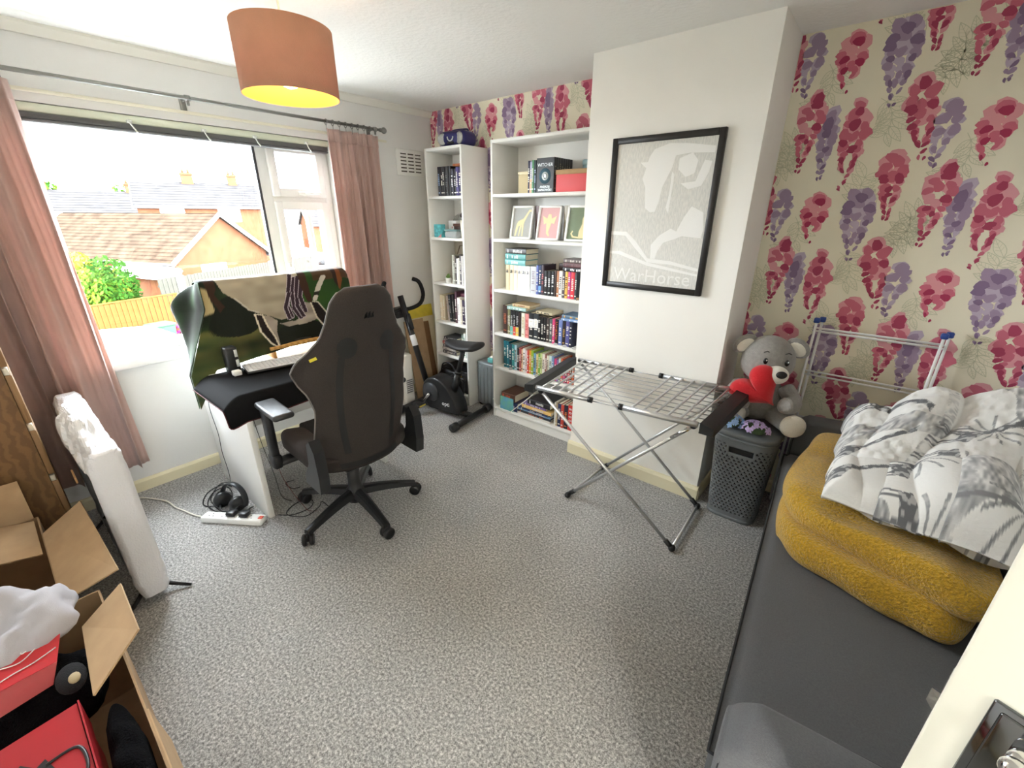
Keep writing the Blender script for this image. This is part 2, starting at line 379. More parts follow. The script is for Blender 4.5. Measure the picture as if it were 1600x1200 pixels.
# ------------------------------------------------------------------ window
def window():
    w = bpy.data.objects.new('window_1', None); COL.objects.link(w); w.location = (-0.12, (WY0+WY1)/2, WZ0); struct(w, 'white framed wide window with a fixed pane and a side casement')
    xf0, xf1 = -0.155, -0.085
    my0, my1 = -1.385, -1.315      # mullion
    def frame(name, y0, y1, z0, z1, t, x0=xf0, x1=xf1, parent=w, tb=None):
        tb = t if tb is None else tb
        b = MB(); b.rbox(x0, x1, y0, y0+t, z0, z1, 0.006, 1); b.rbox(x0, x1, y1-t, y1, z0, z1, 0.006, 1); b.box(x0+0.002, x1-0.002, y0+t-0.004, y1-t+0.004, z1-t, z1-0.001); b.box(x0+0.002, x1-0.002, y0+t-0.004, y1-t+0.004, z0+0.001, z0+tb)
        return b.build(name, M_UPVC, parent)
    frame('window_frame', WY0, WY1, WZ0, WZ1, 0.05, tb=0.062)
    MB().rbox(xf0, xf1, my0, my1, WZ0, WZ1, 0.006, 1).build('mullion', M_UPVC, w)
    g = glass_mat('window_glass')
    def pane(y0, y1, z0, z1, x=-0.12, parent=w): return MB().box(x-0.002, x+0.002, y0, y1, z0, z1).build('pane', g, parent)
    pane(WY0+0.04, my0, WZ0+0.05, WZ1-0.04)
    b = MB(); b.box(-0.09, -0.082, my0-0.014, my0+0.001, WZ0+0.06, WZ1-0.05); b.build('gasket', mat('rubber_gasket', (70, 70, 74), 0.6), w)
    # right hand lights: fanlight over casement, each a sash
    zt = 1.655
    MB().rbox(xf0, xf1-0.002, my1-0.005, WY1-0.048, zt-0.03, zt+0.02, 0.006, 1).build('transom', M_UPVC, w)
    s1 = frame('sash', my1-0.004, WY1-0.046, zt+0.01, WZ1-0.04, 0.052, -0.15, -0.068)
    pane(my1+0.04, WY1-0.09, zt+0.05, WZ1-0.09, -0.11, s1)
    h = MB(); h.rbox(-0.068, -0.05, -1.16, -1.10, zt+0.022, zt+0.044, 0.004, 1); h.rbox(-0.055, -0.04, -1.115, -1.0, zt+0.026, zt+0.04, 0.005, 1); h.build('handle', M_WHITE, s1)
    s2 = frame('sash', my1-0.004, WY1-0.046, WZ0+0.055, zt-0.02, 0.052, -0.15, -0.068)
    pane(my1+0.04, WY1-0.09, WZ0+0.1, zt-0.06, -0.11, s2)
    MB().rbox(-0.13, -0.09, -1.105, -1.075, WZ0+0.1, zt-0.06, 0.004, 1).build('glazing_bar', M_UPVC, s2)
    h = MB(); h.rbox(-0.068, -0.05, my1+0.006, my1+0.03, 1.16, 1.24, 0.004, 1); h.rbox(-0.052, -0.036, my1+0.01, my1+0.026, 1.08, 1.21, 0.005, 1); h.build('handle', M_WHITE, s2)
    # sill board
    b = MB(); b.rbox(-0.084, 0.055, WY0-0.03, WY1+0.04, WZ0-0.04, WZ0+0.008, 0.008, 2); b.build('window_sill', M_UPVC, w)
    b = MB(); b.rbox(-0.36, -0.157, WY0, WY1, WZ0-0.03, WZ0+0.008, 0.005, 1); b.build('outer_sill', M_UPVC, w)
window()
# raised venetian blind
bl = thing('venetian_blind', 'dark grey venetian blind drawn up under the window head', 'blind', (-0.03, -1.7, 1.93))
MB().rbox(-0.05, -0.005, WY0+0.02, WY1-0.02, 1.985, 2.022, 0.004, 1).build('head_rail', mat('pale_green_white_enamel', (226, 232, 212), 0.4), bl)
for k in range(7):
    z = 1.962+k*0.0033
    MB().rbox(-0.05, -0.002, WY0+0.03, WY1-0.03, z, z+0.002, 0.0008, 1).build('slat', mat('blind_slat_grey', (128, 128, 128), 0.45), bl)
MB().rbox(-0.05, -0.004, WY0+0.03, WY1-0.03, 1.945, 1.96, 0.004, 1).build('bottom_rail', mat('blind_rail_grey', (96, 96, 98), 0.4), bl)
for y in (-2.0, -1.67, -1.4, -1.08):
    c = MB(); c.tube(bez([(-0.002, y, 2.0), (0.008, y, 1.985), (0.0, y+0.012, 1.965), (0.012, y+0.02, 1.945)], 4), 0.004, 6); c.rbox(-0.01, 0.006, y-0.012, y+0.012, 1.985, 2.0, 0.003, 1)
    c.build('bracket', mat('clear_plastic', (225, 228, 222), 0.15), bl)
# curtain pole
cp = thing('curtain_pole', 'slim pewter grey curtain pole with ball finial above the window', 'curtain pole', (0.09, -1.7, 2.12))
PZ = 2.125; M_PEW = mat('pewter_metal', (142, 142, 138), 0.38, 0.75)
MB().tube([(0.09, -3.05, PZ), (0.09, -0.545, PZ)], 0.0095, 10).build('pole', M_PEW, cp)
f_ = MB(); f_.ball((0.09, -0.525, PZ), 0.021, nu=14, nv=10); f_.tube([(0.09, -0.56, PZ), (0.09, -0.54, PZ)], 0.013, 10); f_.build('finial', M_PEW, cp)
for y in (-1.745, -0.60, -2.85):
    k = MB(); k.tube([(0.0, y, PZ), (0.085, y, PZ)], 0.007, 8); k.rbox(0.0, 0.008, y-0.015, y+0.015, PZ-0.05, PZ+0.025, 0.003, 1); k.tube([(0.09, y-0.012, PZ), (0.09, y+0.012, PZ)], 0.0135, 10); k.rbox(0.083, 0.097, y-0.005, y+0.005, PZ-0.035, PZ-0.005, 0.002, 1)
    k.build('bracket', M_PEW, cp)
# curtains
M_CURT = mat('dusty_pink_curtain_cloth', (208, 178, 168), 0.85, noise=(7, 0.06), bump=(500, 0.25), sheen=0.3)
_N = M_CURT.node_tree.nodes; _t = _N.new('ShaderNodeBsdfTranslucent'); _t.inputs[0].default_value = lin((220, 184, 172)); _x = _N.new('ShaderNodeMixShader'); _x.inputs[0].default_value = 0.25
M_CURT.node_tree.links.new(_N['Principled BSDF'].outputs[0], _x.inputs[1]); M_CURT.node_tree.links.new(_t.outputs[0], _x.inputs[2]); M_CURT.node_tree.links.new(_x.outputs[0], _N['Material Output'].inputs[0])
def curtain(label, y0, y1, ztop, zbot, nf, amp, seed, flare=0.0, lean=0.0):
    root = thing('curtain', label, 'curtain', (0.09, (y0+y1)/2, zbot), group=None)
    rnd = random.Random(seed); ph = [rnd.random()*6 for _ in range(4)]
    def fn(u, t):
        z = ztop+(zbot-ztop)*t
        s = y0+(y1-y0)*u
        y = s+flare*t*(u-0.5)+lean*t
        a = amp*(0.5+0.5*min(1, t*3))*(0.45+1.0*vnoise(u*8+seed, t*1.5, seed))
        w = nf*2*PI*(u+0.045*math.sin(2*PI*u*1.3+ph[0])+0.03*math.sin(2*PI*u*3.3+ph[1])*(0.4+t))+0.5*math.sin(t*2.5+ph[2]+u*4)
        x = 0.092+a*(math.sin(w)+0.35*math.sin(2*w+ph[3]+t)+0.14*math.sin(5.3*w+ph[2]))
        y += 0.35*a*math.cos(w)*min(1, 0.3+t)
        return (max(x, 0.018), y, z)
    b = MB(); b.grid(fn, 150, 40)
    o = b.build('cloth', M_CURT, root); md = o.modifiers.new('thick', 'SOLIDIFY'); md.thickness = 0.003; md.offset = 0
    # gathered header tape
    b = MB(); b.grid(lambda u, t: (lambda p: (p[0]+0.004, p[1], ztop+0.012-0.075*t))(fn(u, 0.0)), 150, 3); h = b.build('header', M_CURT, root); md = h.modifiers.new('thick', 'SOLIDIFY'); md.thickness = 0.004; md.offset = 0
    for i in range(9):
        y = y0+(y1-y0)*(0.03+0.94*i/8)
        r = MB(); r.tube([(0.09+0.017*math.cos(q), y+0.0015*math.sin(q*2), PZ-0.005+0.017*math.sin(q)) for q in [2*PI*k/14 for k in range(14)]], 0.0022, 6, closed=True); r.tube([(0.09, y, PZ-0.022), (0.09, y, ztop+0.0)], 0.0014, 5)
        r.build('ring', M_PEW, cp)
    return root
curtain('dusty pink curtain hanging between the window and the wall vent', -0.985, -0.585, 2.07, 0.22, 6, 0.03, 3, 0.03)
curtain('dusty pink curtain falling beside the wooden chest of drawers', -3.0, -2.40, 2.07, 0.2, 6.5, 0.036, 8, 0.06, 0.0)
# wall vent
vt = thing('wall_vent', 'white plastic louvred vent on the grey wall above the narrow bookcase', 'vent', (0, -0.24, 1.84))
MB().rbox(0.0, 0.012, -0.375, -0.105, 1.845, 2.035, 0.004, 1).build('vent_plate', M_WHITE, vt)
for c in range(3):
    for r in range(6):
        y = -0.335+c*0.072; z = 1.872+r*0.025
        MB().box(0.0118, 0.0128, y, y+0.055, z, z+0.012).build('slot', mat('vent_slot_dark', (92, 84, 76), 0.8), vt)
        MB().rbox(0.0115, 0.018, y, y+0.055, z+0.009, z+0.013, 0.001, 1).build('louvre', M_WHITE, vt)
# pendant lamp
LX, LY, LZ = 1.37, -1.823, 2.043
pn = thing('pendant_lamp', 'terracotta fabric drum pendant lamp, lit, hanging from the ceiling', 'lamp', (LX, LY, LZ))
LR, LH = 0.158, 0.2
def shade_mat():
    m = mat('terracotta_shade_cloth', (230, 176, 146), 0.8, noise=(12, 0.07), bump=(300, 0.2))
    N = m.node_tree.nodes; L = m.node_tree.links; tr = N.new('ShaderNodeBsdfTranslucent'); tr.inputs[0].default_value = lin((212, 160, 124)); mx = N.new('ShaderNodeMixShader'); mx.inputs[0].default_value = 0.3
    L.new(N['Principled BSDF'].outputs[0], mx.inputs[1]); L.new(tr.outputs[0], mx.inputs[2]); L.new(mx.outputs[0], N['Material Output'].inputs[0])
    return m
prof = lambda r0, z0, z1: [(r0, z0), (r0, z1)]
sb = MB(); vs = []
n = 64
def ring_shell(ro, ri, z0, z1):
    b = MB(); vs = []; fs = []
    for (r, z) in ((ro, z0), (ro, z1), (ri, z1), (ri, z0)):
        for j in range(n): vs.append((LX+r*math.cos(2*PI*j/n), LY+r*math.sin(2*PI*j/n), z))
    for i in range(4):
        for j in range(n): i2 = (i+1) % 4; fs.append((i*n+j, i*n+(j+1) % n, i2*n+(j+1) % n, i2*n+j))
    return b.add(vs, fs, 0, True)
ring_shell(LR, LR-0.0015, LZ-LH/2, LZ+LH/2).build('shade', shade_mat(), pn)
lm_ = mat('cream_shade_lining', (218, 156, 62), 0.7); N_ = lm_.node_tree.nodes; tr_ = N_.new('ShaderNodeBsdfTranslucent'); tr_.inputs[0].default_value = lin((250, 220, 170)); mx_ = N_.new('ShaderNodeMixShader'); mx_.inputs[0].default_value = 0.3
lm_.node_tree.links.new(N_['Principled BSDF'].outputs[0], mx_.inputs[1]); lm_.node_tree.links.new(tr_.outputs[0], mx_.inputs[2]); lm_.node_tree.links.new(mx_.outputs[0], N_['Material Output'].inputs[0])
ring_shell(LR-0.002, LR-0.0035, LZ-LH/2+0.001, LZ+LH/2-0.001).build('shade_lining', lm_, pn)
b = MB(); b.tube([(LX, LY, H), (LX, LY, LZ+0.05)], 0.0035, 8); b.build('cord', M_WHITE, pn)
b = MB(); b.lathe([(0.0, 0), (0.05, 0), (0.05, -0.012), (0.03, -0.03), (0.0, -0.03)], 20, 0, TR((LX, LY, H))); b.build('ceiling_rose', M_WHITE, pn)
b = MB(); b.tube([(LX, LY, LZ+0.06), (LX, LY, LZ+0.0)], [0.014, 0.02], 12)
for q in (0, 2*PI/3, 4*PI/3): b.tube([(LX, LY, LZ+0.03), (LX+(LR-0.004)*math.cos(q), LY+(LR-0.004)*math.sin(q), LZ+0.09)], 0.002, 6)
b.build('lamp_holder', M_WHITE, pn)
b = MB(); b.lathe([(0.0, -0.075), (0.022, -0.068), (0.029, -0.05), (0.024, -0.028), (0.012, -0.008), (0.012, 0.0)], 18, 0, TR((LX, LY, LZ+0.0))); b.build('bulb', mat('warm_bulb_glow', (255, 214, 140), 0.4, emit=((255, 196, 104), 6.0)), pn)
ld = bpy.data.lights.new('pendant_bulb_light', 'POINT'); ld.energy = PEND_W; ld.color = (1.0, 0.80, 0.52); ld.shadow_soft_size = 0.06
lo = bpy.data.objects.new('pendant_bulb_light', ld); COL.objects.link(lo); lo.location = (LX, LY, LZ-0.085)
# unseen lamp added on the landing, sends fill light through the doorway
hl = thing('added_fill_dome', 'added white dome fill light, out of view on the landing', 'lamp', (RX+0.7, -3.9, H-0.09))
MB().lathe([(0.0, -0.09), (0.08, -0.075), (0.13, -0.04), (0.15, 0.0)], 24, 0, TR((RX+0.7, -3.9, H))).build('dome', mat('fill_dome_glow', (255, 246, 230), 0.4, emit=((255, 240, 215), 6.0)), hl)
ld = bpy.data.lights.new('landing_fill_light', 'POINT'); ld.energy = FILL_W; ld.color = (0.96, 0.98, 1.0); ld.shadow_soft_size = 0.15
lo = bpy.data.objects.new('landing_fill_light', ld); COL.objects.link(lo); lo.location = (RX+0.7, -3.9, H-0.27)
# open door
def door():
    Lx, Ly = 3.294, -2.119; a = math.radians(-22)
    w_, t_ = 0.76, 0.036
    root = bpy.data.objects.new('door_1', None); COL.objects.link(root); struct(root, 'cream painted door standing open')
    # local frame: x along the leaf from the leading edge to the hinges, y = thickness away from the camera
    root.location = (Lx, Ly, 0); root.rotation_euler = (0, 0, a)
    MB().rbox(0, w_, 0, t_, 0.01, 1.98, 0.003, 1).build('leaf', mat('door_cream_gloss', (242, 238, 220), 0.35, bump=(25, 0.05)), root, world=False)
    b = MB(); b.prism([(0.004, 0.008), (-0.011, 0.024), (-0.011, 0.026), (0.004, 0.026)], 0.99, 1.01, 'z'); b.build('latch', M_CHROME, root, world=False)
    b = MB(); b.rbox(-0.001, 0.001, 0.006, 0.03, 0.93, 1.07, 0.0005, 1); b.build('latch_plate', M_CHROME, root, world=False)
    b = MB(); px, pw, z0, z1 = 0.035, 0.07, 0.90, 1.075
    b.rbox(px, px+pw, -0.006, 0, z0, z1, 0.002, 1); b.rbox(px+0.008, px+pw-0.008, -0.009, -0.004, z0+0.008, z1-0.008, 0.003, 2)
    pl_ = b.build('handle_plate', mat('smoked_chrome', (120, 122, 124), 0.1, 1.0), root, world=False)
    b = MB(); hx_ = px+pw*0.5; b.tube([(hx_, -0.005, 1.045), (hx_, -0.046, 1.045)], 0.0105, 14); b.ball((hx_, -0.046, 1.045), 0.0125, nu=16, nv=12)
    b.tube([(hx_, -0.046, 1.045), (hx_, -0.047, 1.03), (hx_, -0.048, 1.01), (hx_, -0.049, 0.985), (hx_, -0.05, 0.955), (hx_, -0.05, 0.93), (hx_, -0.05, 0.922)], [0.0085, 0.0088, 0.0105, 0.0125, 0.0135, 0.0125, 0.008], 14); b.tube([(hx_, -0.0475, 1.016), (hx_, -0.0476, 1.012)], 0.0122, 14)
    b.build('lever', M_CHROME, root, world=False)
    for z in (0.25, 1.7): MB().tube([(w_, 0.0, z), (w_, 0.0, z+0.09)], 0.006, 8).build('hinge', M_CHROME, root, world=False)
    b = MB(); b.box(RX-0.012, RX+0.0, DY1-0.0, DY1+0.06, 0.0, DZ+0.06); b.box(RX-0.012, RX, DY0-0.06, DY0, 0, DZ+0.06); b.box(RX-0.012, RX, DY0, DY1, DZ, DZ+0.06)
    struct(b.build('trim_3', M_GLOSSW), 'cream door architrave')
door()
# ================================================================== OUTSIDE THE WINDOW (upper-floor view, ground about 2.75 m below)
GZ = -2.75
M_BRICK = mat('orange_brick', (98, 62, 44), 0.9, spec=0.0, noise=(3, 0.12), bump=(30, 0.2))
M_TILE = mat('brown_concrete_tile', (42, 34, 28), 0.9, spec=0.0, noise=(2, 0.25), col2=(66, 54, 44))
M_SLATE = mat('grey_slate_tile', (52, 50, 50), 0.9, spec=0.0, noise=(1.5, 0.2))
M_PALEW = mat('white_render', (200, 200, 198), 0.8, spec=0.0)
M_PANE = mat('far_window_pane', (190, 200, 210), 0.15)
struct(MB().box(-160, -0.4, -60, 120, GZ-0.2, GZ).build('ground', mat('paved_ground', (104, 102, 98), 0.95, spec=0.0, noise=(0.4, 0.12))), 'pale paved ground outside')
def gable_house(name, label, cx, cy, ang, L, Wd, eave, ridge, tile, rows, wins=(), chim=(), group=None):
    """ridge along local x, gables at +-L/2; local +y eave; world position of centre"""
    r = thing(name, label, 'house', (cx, cy, GZ), ang, group)
    e, t = eave-GZ, ridge-GZ
    b = MB(); b.box(-L/2, L/2, -Wd/2, Wd/2, 0, e)
    for x in (-L/2, L/2-0.02): b.prism([(-Wd/2, e), (Wd/2, e), (0, t-0.06)], x, x+0.02, 'x')
    b.build('walls', M_BRICK, r, world=False)
    sl = math.hypot(Wd/2+0.3, t-e); 
    for s in (-1, 1):
        rf = MB(); k = (Wd/2+0.3)/sl; q = (t-e+0.12*0)/sl
        zlow = e-0.3*(t-e)/(Wd/2)
        for i in range(rows):
            a0, a1 = i/rows, (i+1)/rows+0.01
            y0, y1 = s*(Wd/2+0.3)*(1-a0), s*(Wd/2+0.3)*(1-a1); z0, z1 = zlow+(t-zlow)*a0, zlow+(t-zlow)*a1
            rf.add([(-L/2-0.25, y0, z0+0.06), (L/2+0.25, y0, z0+0.06), (L/2+0.25, y1, z1+0.02), (-L/2-0.25, y1, z1+0.02), (-L/2-0.25, y0, z0), (L/2+0.25, y0, z0)], [(0, 1, 2, 3), (4, 5, 1, 0)])
        rf.build('roof_slope', tile, r, world=False)
        g = MB(); g.tube([(-L/2-0.25, s*(Wd/2+0.33), zlow+0.0), (L/2+0.25, s*(Wd/2+0.33), zlow+0.0)], 0.06, 6); g.build('gutter', mat('dark_gutter', (90, 88, 88), 0.5, spec=0.0), r, world=False)
    for x in (-L/2-0.28, L/2+0.22):
        for s in (-1, 1):
            b = MB(); b.add([(x, s*(Wd/2+0.32), e-0.3*(t-e)/(Wd/2)-0.1), (x+0.06, s*(Wd/2+0.32), e-0.3*(t-e)/(Wd/2)-0.1), (x+0.06, 0, t-0.08), (x, 0, t-0.08), (x, s*(Wd/2+0.32), e-0.3*(t-e)/(Wd/2)+0.1), (x+0.06, s*(Wd/2+0.32), e-0.3*(t-e)/(Wd/2)+0.1), (x+0.06, 0, t+0.1), (x, 0, t+0.1)], [(0, 3, 2, 1), (4, 5, 6, 7), (0, 1, 5, 4), (2, 3, 7, 6), (0, 4, 7, 3), (1, 2, 6, 5)])
            b.build('bargeboard', M_PALEW, r, world=False)
    for (fx, u, z0, w, h) in wins:     # face '+y','-y','+x','-x', centre along the face, sill height, width, height
        b = MB(); p = MB()
        if fx[1] == 'y':
            s = 1 if fx[0] == '+' else -1; y = s*Wd/2; b.box(u-w/2, u+w/2, min(y, y+s*0.05), max(y, y+s*0.05), z0, z0+h); p.box(u-w/2+0.08, u+w/2-0.08, min(y, y+s*0.06), max(y, y+s*0.06), z0+0.08, z0+h-0.08)
        else:
            s = 1 if fx[0] == '+' else -1; x = s*L/2; b.box(min(x, x+s*0.05), max(x, x+s*0.05), u-w/2, u+w/2, z0, z0+h); p.box(min(x, x+s*0.06), max(x, x+s*0.06), u-w/2+0.08, u+w/2-0.08, z0+0.08, z0+h-0.08)
        wo = b.build('window', M_PALEW, r, world=False); p.build('pane', M_PANE, wo, world=False)
    for (x, w) in chim:
        b = MB(); b.box(x-w/2, x+w/2, -0.35, 0.35, t-0.5, t+0.8); b.box(x-w/2-0.06, x+w/2+0.06, -0.41, 0.41, t+0.62, t+0.72)
        for k in (-0.2, 0.2): b.lathe([(0.11, 0), (0.09, 0.3)], 8, 0, TR((x+k, 0, t+0.8)))
        b.build('chimney', M_BRICK, r, world=False)
    return r
# bungalow: gable wall from the eave corner (-21,3.0) to (-22.8,7.6)
ga = Vector((-20.97, 3.03)); gb = Vector((-22.8, 7.65)); gm = (ga+gb)/2; d = (gb-ga).normalized(); nrm = Vector((d.y, -d.x))   # outward of the gable
if nrm.x < 0: nrm = -nrm
LB = 11.0
cb = gm-nrm*LB/2
gable_house('bungalow', 'brick bungalow with a brown tiled roof beyond the wooden fence', cb.x, cb.y, math.atan2(nrm.y, nrm.x), LB, (gb-ga).length, -0.35, 1.5, M_TILE, 15,
            wins=[('+x', -0.7, 0.9, 1.3, 1.15), ('-y', 2.5, 1.2, 1.4, 1.0), ('-y', -1.0, 1.2, 1.4, 1.0)])
gable_house('house', 'tall brick house with a grey slate roof and two chimneys behind the bungalow', -47, 12.4, math.radians(75), 9.0, 7.0, 2.1, 4.1, M_SLATE, 10,
            wins=[('-y', -2.2, 3.55, 1.7, 1.15), ('-y', 1.9, 3.55, 1.7, 1.15), ('+x', 0.6, 2.9, 1.0, 1.2), ('+x', -1.6, 0.6, 1.0, 1.2), ('-y', 0, 0.7, 1.6, 1.2)], chim=[(-0.6, 0.9), (2.9, 0.7)])
gable_house('house', 'low brick terrace with a slate roof beside the tall two-chimney house', -58, 6.2, math.radians(80), 13.0, 7.5, 1.6, 3.5, M_SLATE, 9, wins=[('-y', -2, 2.9, 1.6, 1.2), ('-y', 3, 2.9, 1.6, 1.2)], chim=[(-3, 0.9), (3.5, 0.8)])
gable_house('house', 'small far brick house with its gable end toward the room', -46, -4.2, math.radians(10), 9.0, 6.5, 1.4, 3.4, M_SLATE, 9, wins=[('+x', 0, 2.6, 1.0, 1.2)], chim=[(-1, 0.8)])
gable_house('house', 'pale far house with slate roof behind the parked cars', -43, 27.5, math.radians(72), 13.5, 7.0, 0.5, 2.0, M_SLATE, 8, wins=[('-y', -4.8, 1.0, 2.2, 1.3), ('-y', -1.6, 1.0, 2.2, 1.3), ('-y', 1.6, 1.0, 2.2, 1.3), ('-y', 4.8, 1.0, 2.2, 1.3)])
gable_house('garage', 'flat white garage tucked below the bungalow eaves', -19.2, 0.9, math.radians(-22), 2.2, 2.6, -0.7, -0.45, M_PALEW, 2)
# fences: one board each
def fence(label, pts, h, bw, m, cap=False):
    r = thing('fence', label, 'fence', (pts[0][0], pts[0][1], GZ)); meshes = {}
    rnd = random.Random(len(pts)*7+int(h*10)); nm = 0
    bm_ = MB().box(-bw/2+0.006, bw/2-0.006, -0.012, 0.012, 0, 1)
    me = None
    for (x0, y0), (x1, y1) in zip(pts[:-1], pts[1:]):
        L = math.hypot(x1-x0, y1-y0); n = int(L/bw); a = math.atan2(y1-y0, x1-x0)
        for i in range(n):
            t = (i+0.5)/n; hh = h+rnd.uniform(-0.02, 0.02)
            if me is None: o = bm_.build('board', m, r, world=False); me = o.data
            else: o = bpy.data.objects.new('board', me); COL.objects.link(o); o.parent = r
            o.location = (x0+(x1-x0)*t-pts[0][0], y0+(y1-y0)*t-pts[0][1], 0); o.rotation_euler = (0, 0, a); o.scale = (1, 1, hh)
        for z in (0.4, h-0.3):
            MB().box(0, L, 0.012, 0.05, z, z+0.07, 0, TR((x0-pts[0][0], y0-pts[0][1], 0), (0, 0, a))).build('rail', m, r, world=False)
        if cap: MB().box(0, L, -0.03, 0.04, h, h+0.035, 0, TR((x0-pts[0][0], y0-pts[0][1], 0), (0, 0, a))).build('cap_rail', m, r, world=False)
    return r
fence('weathered grey board fence in front of the bungalow gable', [(-16.7, 1.35), (-17.2, 2.4), (-19.8, 6.4), (-22.0, 10.0)], 2.1, 0.16, mat('weathered_fence_wood', (64, 61, 56), 0.9, spec=0.0, noise=(6, 0.18)))
fence('orange timber panel fence behind the parked white car', [(-13.6, -2.2), (-14.4, 0.2), (-14.7, 1.35)], 1.8, 0.14, mat('orange_fence_wood', (98, 60, 32), 0.85, spec=0.0, noise=(8, 0.12)), True)
po_ = thing('post', 'white painted post standing between the two fences', 'post', (-15.5, 1.75, GZ))
b = MB(); b.rbox(-0.09, 0.09, -0.09, 0.09, 0, 2.25, 0.02, 1); b.build('shaft', M_PALEW, po_, world=False); MB().lathe([(0.13, 0), (0.13, 0.04), (0.0, 0.12)], 4, 0, TR((0, 0, 2.25), (0, 0, PI/4))).build('post_cap', M_PALEW, po_, world=False)
# parked cars
def car(label, loc, rz, colm, group=None):
    r = thing('car', label, 'car', loc, rz, group)
    side = [(-2.0, 0.35), (2.0, 0.35), (2.05, 0.75), (1.75, 0.95), (0.95, 1.02), (0.35, 1.45), (-1.25, 1.5), (-1.85, 1.05), (-2.05, 0.9)]
    b = MB(); n = len(side); vs = []; 
    for k, (yy, sc) in enumerate(((-0.85, 1), (-0.78, 1.0), (0.78, 1.0), (0.85, 1))):
        for (x, z) in side:
            zz = z if k in (1, 2) else min(z, 0.98+0.0*z); tw = 1.0 if z < 1.03 else 0.80
            vs.append((x*(1 if k in (1, 2) else 0.985), yy*tw, zz if k in (1, 2) else (z-0.02 if z < 1.03 else z-0.1)))
    fs = [tuple(range(n)), tuple(range(3*n, 4*n))[::-1]]
    for k in range(3):
        for i in range(n): fs.append((k*n+i, (k+1)*n+i, (k+1)*n+(i+1) % n, k*n+(i+1) % n))
    b.add(vs, fs, 0, False); b.build('body', colm, r, world=False)
    gl = mat('car_glass', (58, 64, 70), 0.1)
    g = MB(); g.add([(0.93, -0.6, 1.03), (0.93, 0.6, 1.03), (0.40, 0.54, 1.42), (0.40, -0.54, 1.42)], [(0, 1, 2, 3)], 0, False, TR((0.012, 0, 0.012))); g.build('windscreen', gl, r, world=False)
    g = MB(); g.add([(-1.85, -0.6, 1.07), (-1.85, 0.6, 1.07), (-1.30, 0.54, 1.46), (-1.30, -0.54, 1.46)], [(3, 2, 1, 0)], 0, False, TR((-0.012, 0, 0.012))); g.build('rear_window', gl, r, world=False)
    for s in (-1, 1):
        g = MB(); g.add([(-1.6, s*0.715, 1.07), (0.75, s*0.715, 1.07), (0.3, s*0.70, 1.36), (-1.2, s*0.70, 1.38)], [(0, 1, 2, 3)]); g.build('side_window', gl, r, world=False)
        for x in (-1.25, 1.3):
            w = MB(); w.lathe([(0.0, -0.1), (0.2, -0.1), (0.31, -0.08), (0.31, 0.08), (0.2, 0.1), (0, 0.1)], 18, 0, TR((x, s*0.76, 0.31), (PI/2, 0, 0))); w.build('wheel', M_BLACK, r, world=False)
    for s in (-1, 1):
        w = MB(); w.rbox(0.55, 0.7, s*0.88-0.08, s*0.88+0.08, 0.98, 1.1, 0.03, 1); w.build('wing_mirror', M_BLACK, r, world=False)
    return r
car('white hatchback parked in front of the orange fence', (-11.3, -0.55, GZ), math.radians(78), mat('white_car_paint', (244, 245, 247), 0.25, coat=0.5))
car('silver car parked far off near the pale house', (-36.5, 16.3, GZ), math.radians(75), mat('silver_car_paint', (190, 200, 212), 0.25, 0.3))
car('light blue car parked far off beyond the grey fence', (-35.2, 21.4, GZ), math.radians(75), mat('blue_car_paint', (160, 180, 205), 0.25, 0.3))
# bin, flowering bush, shrub, trees, lawn
bn = thing('wheelie_bin', 'green wheelie bin against the orange fence', 'bin', (-14.0, 0.55, GZ), 0.2)
b = MB(); b.add([(x*s, y*s, z) for z, s in ((0.05, 0.42), (0.98, 0.56)) for x, y in ((-0.5, -0.5), (0.5, -0.5), (0.5, 0.5), (-0.5, 0.5))], [(3, 2, 1, 0), (4, 5, 6, 7), (0, 1, 5, 4), (1, 2, 6, 5), (2, 3, 7, 6), (3, 0, 4, 7)]); b.build('body', mat('green_bin_plastic', (38, 104, 50), 0.5), bn, world=False)
MB().rbox(-0.31, 0.31, -0.33, 0.31, 0.98, 1.06, 0.02, 2).build('lid', mat('green_bin_plastic', (38, 104, 50)), bn, world=False)
for s in (-1, 1): MB().lathe([(0.0, -0.03), (0.1, -0.03), (0.1, 0.03), (0, 0.03)], 12, 0, TR((s*0.24, -0.22, 0.1), (0, PI/2, 0))).build('wheel', M_BLACK, bn, world=False)
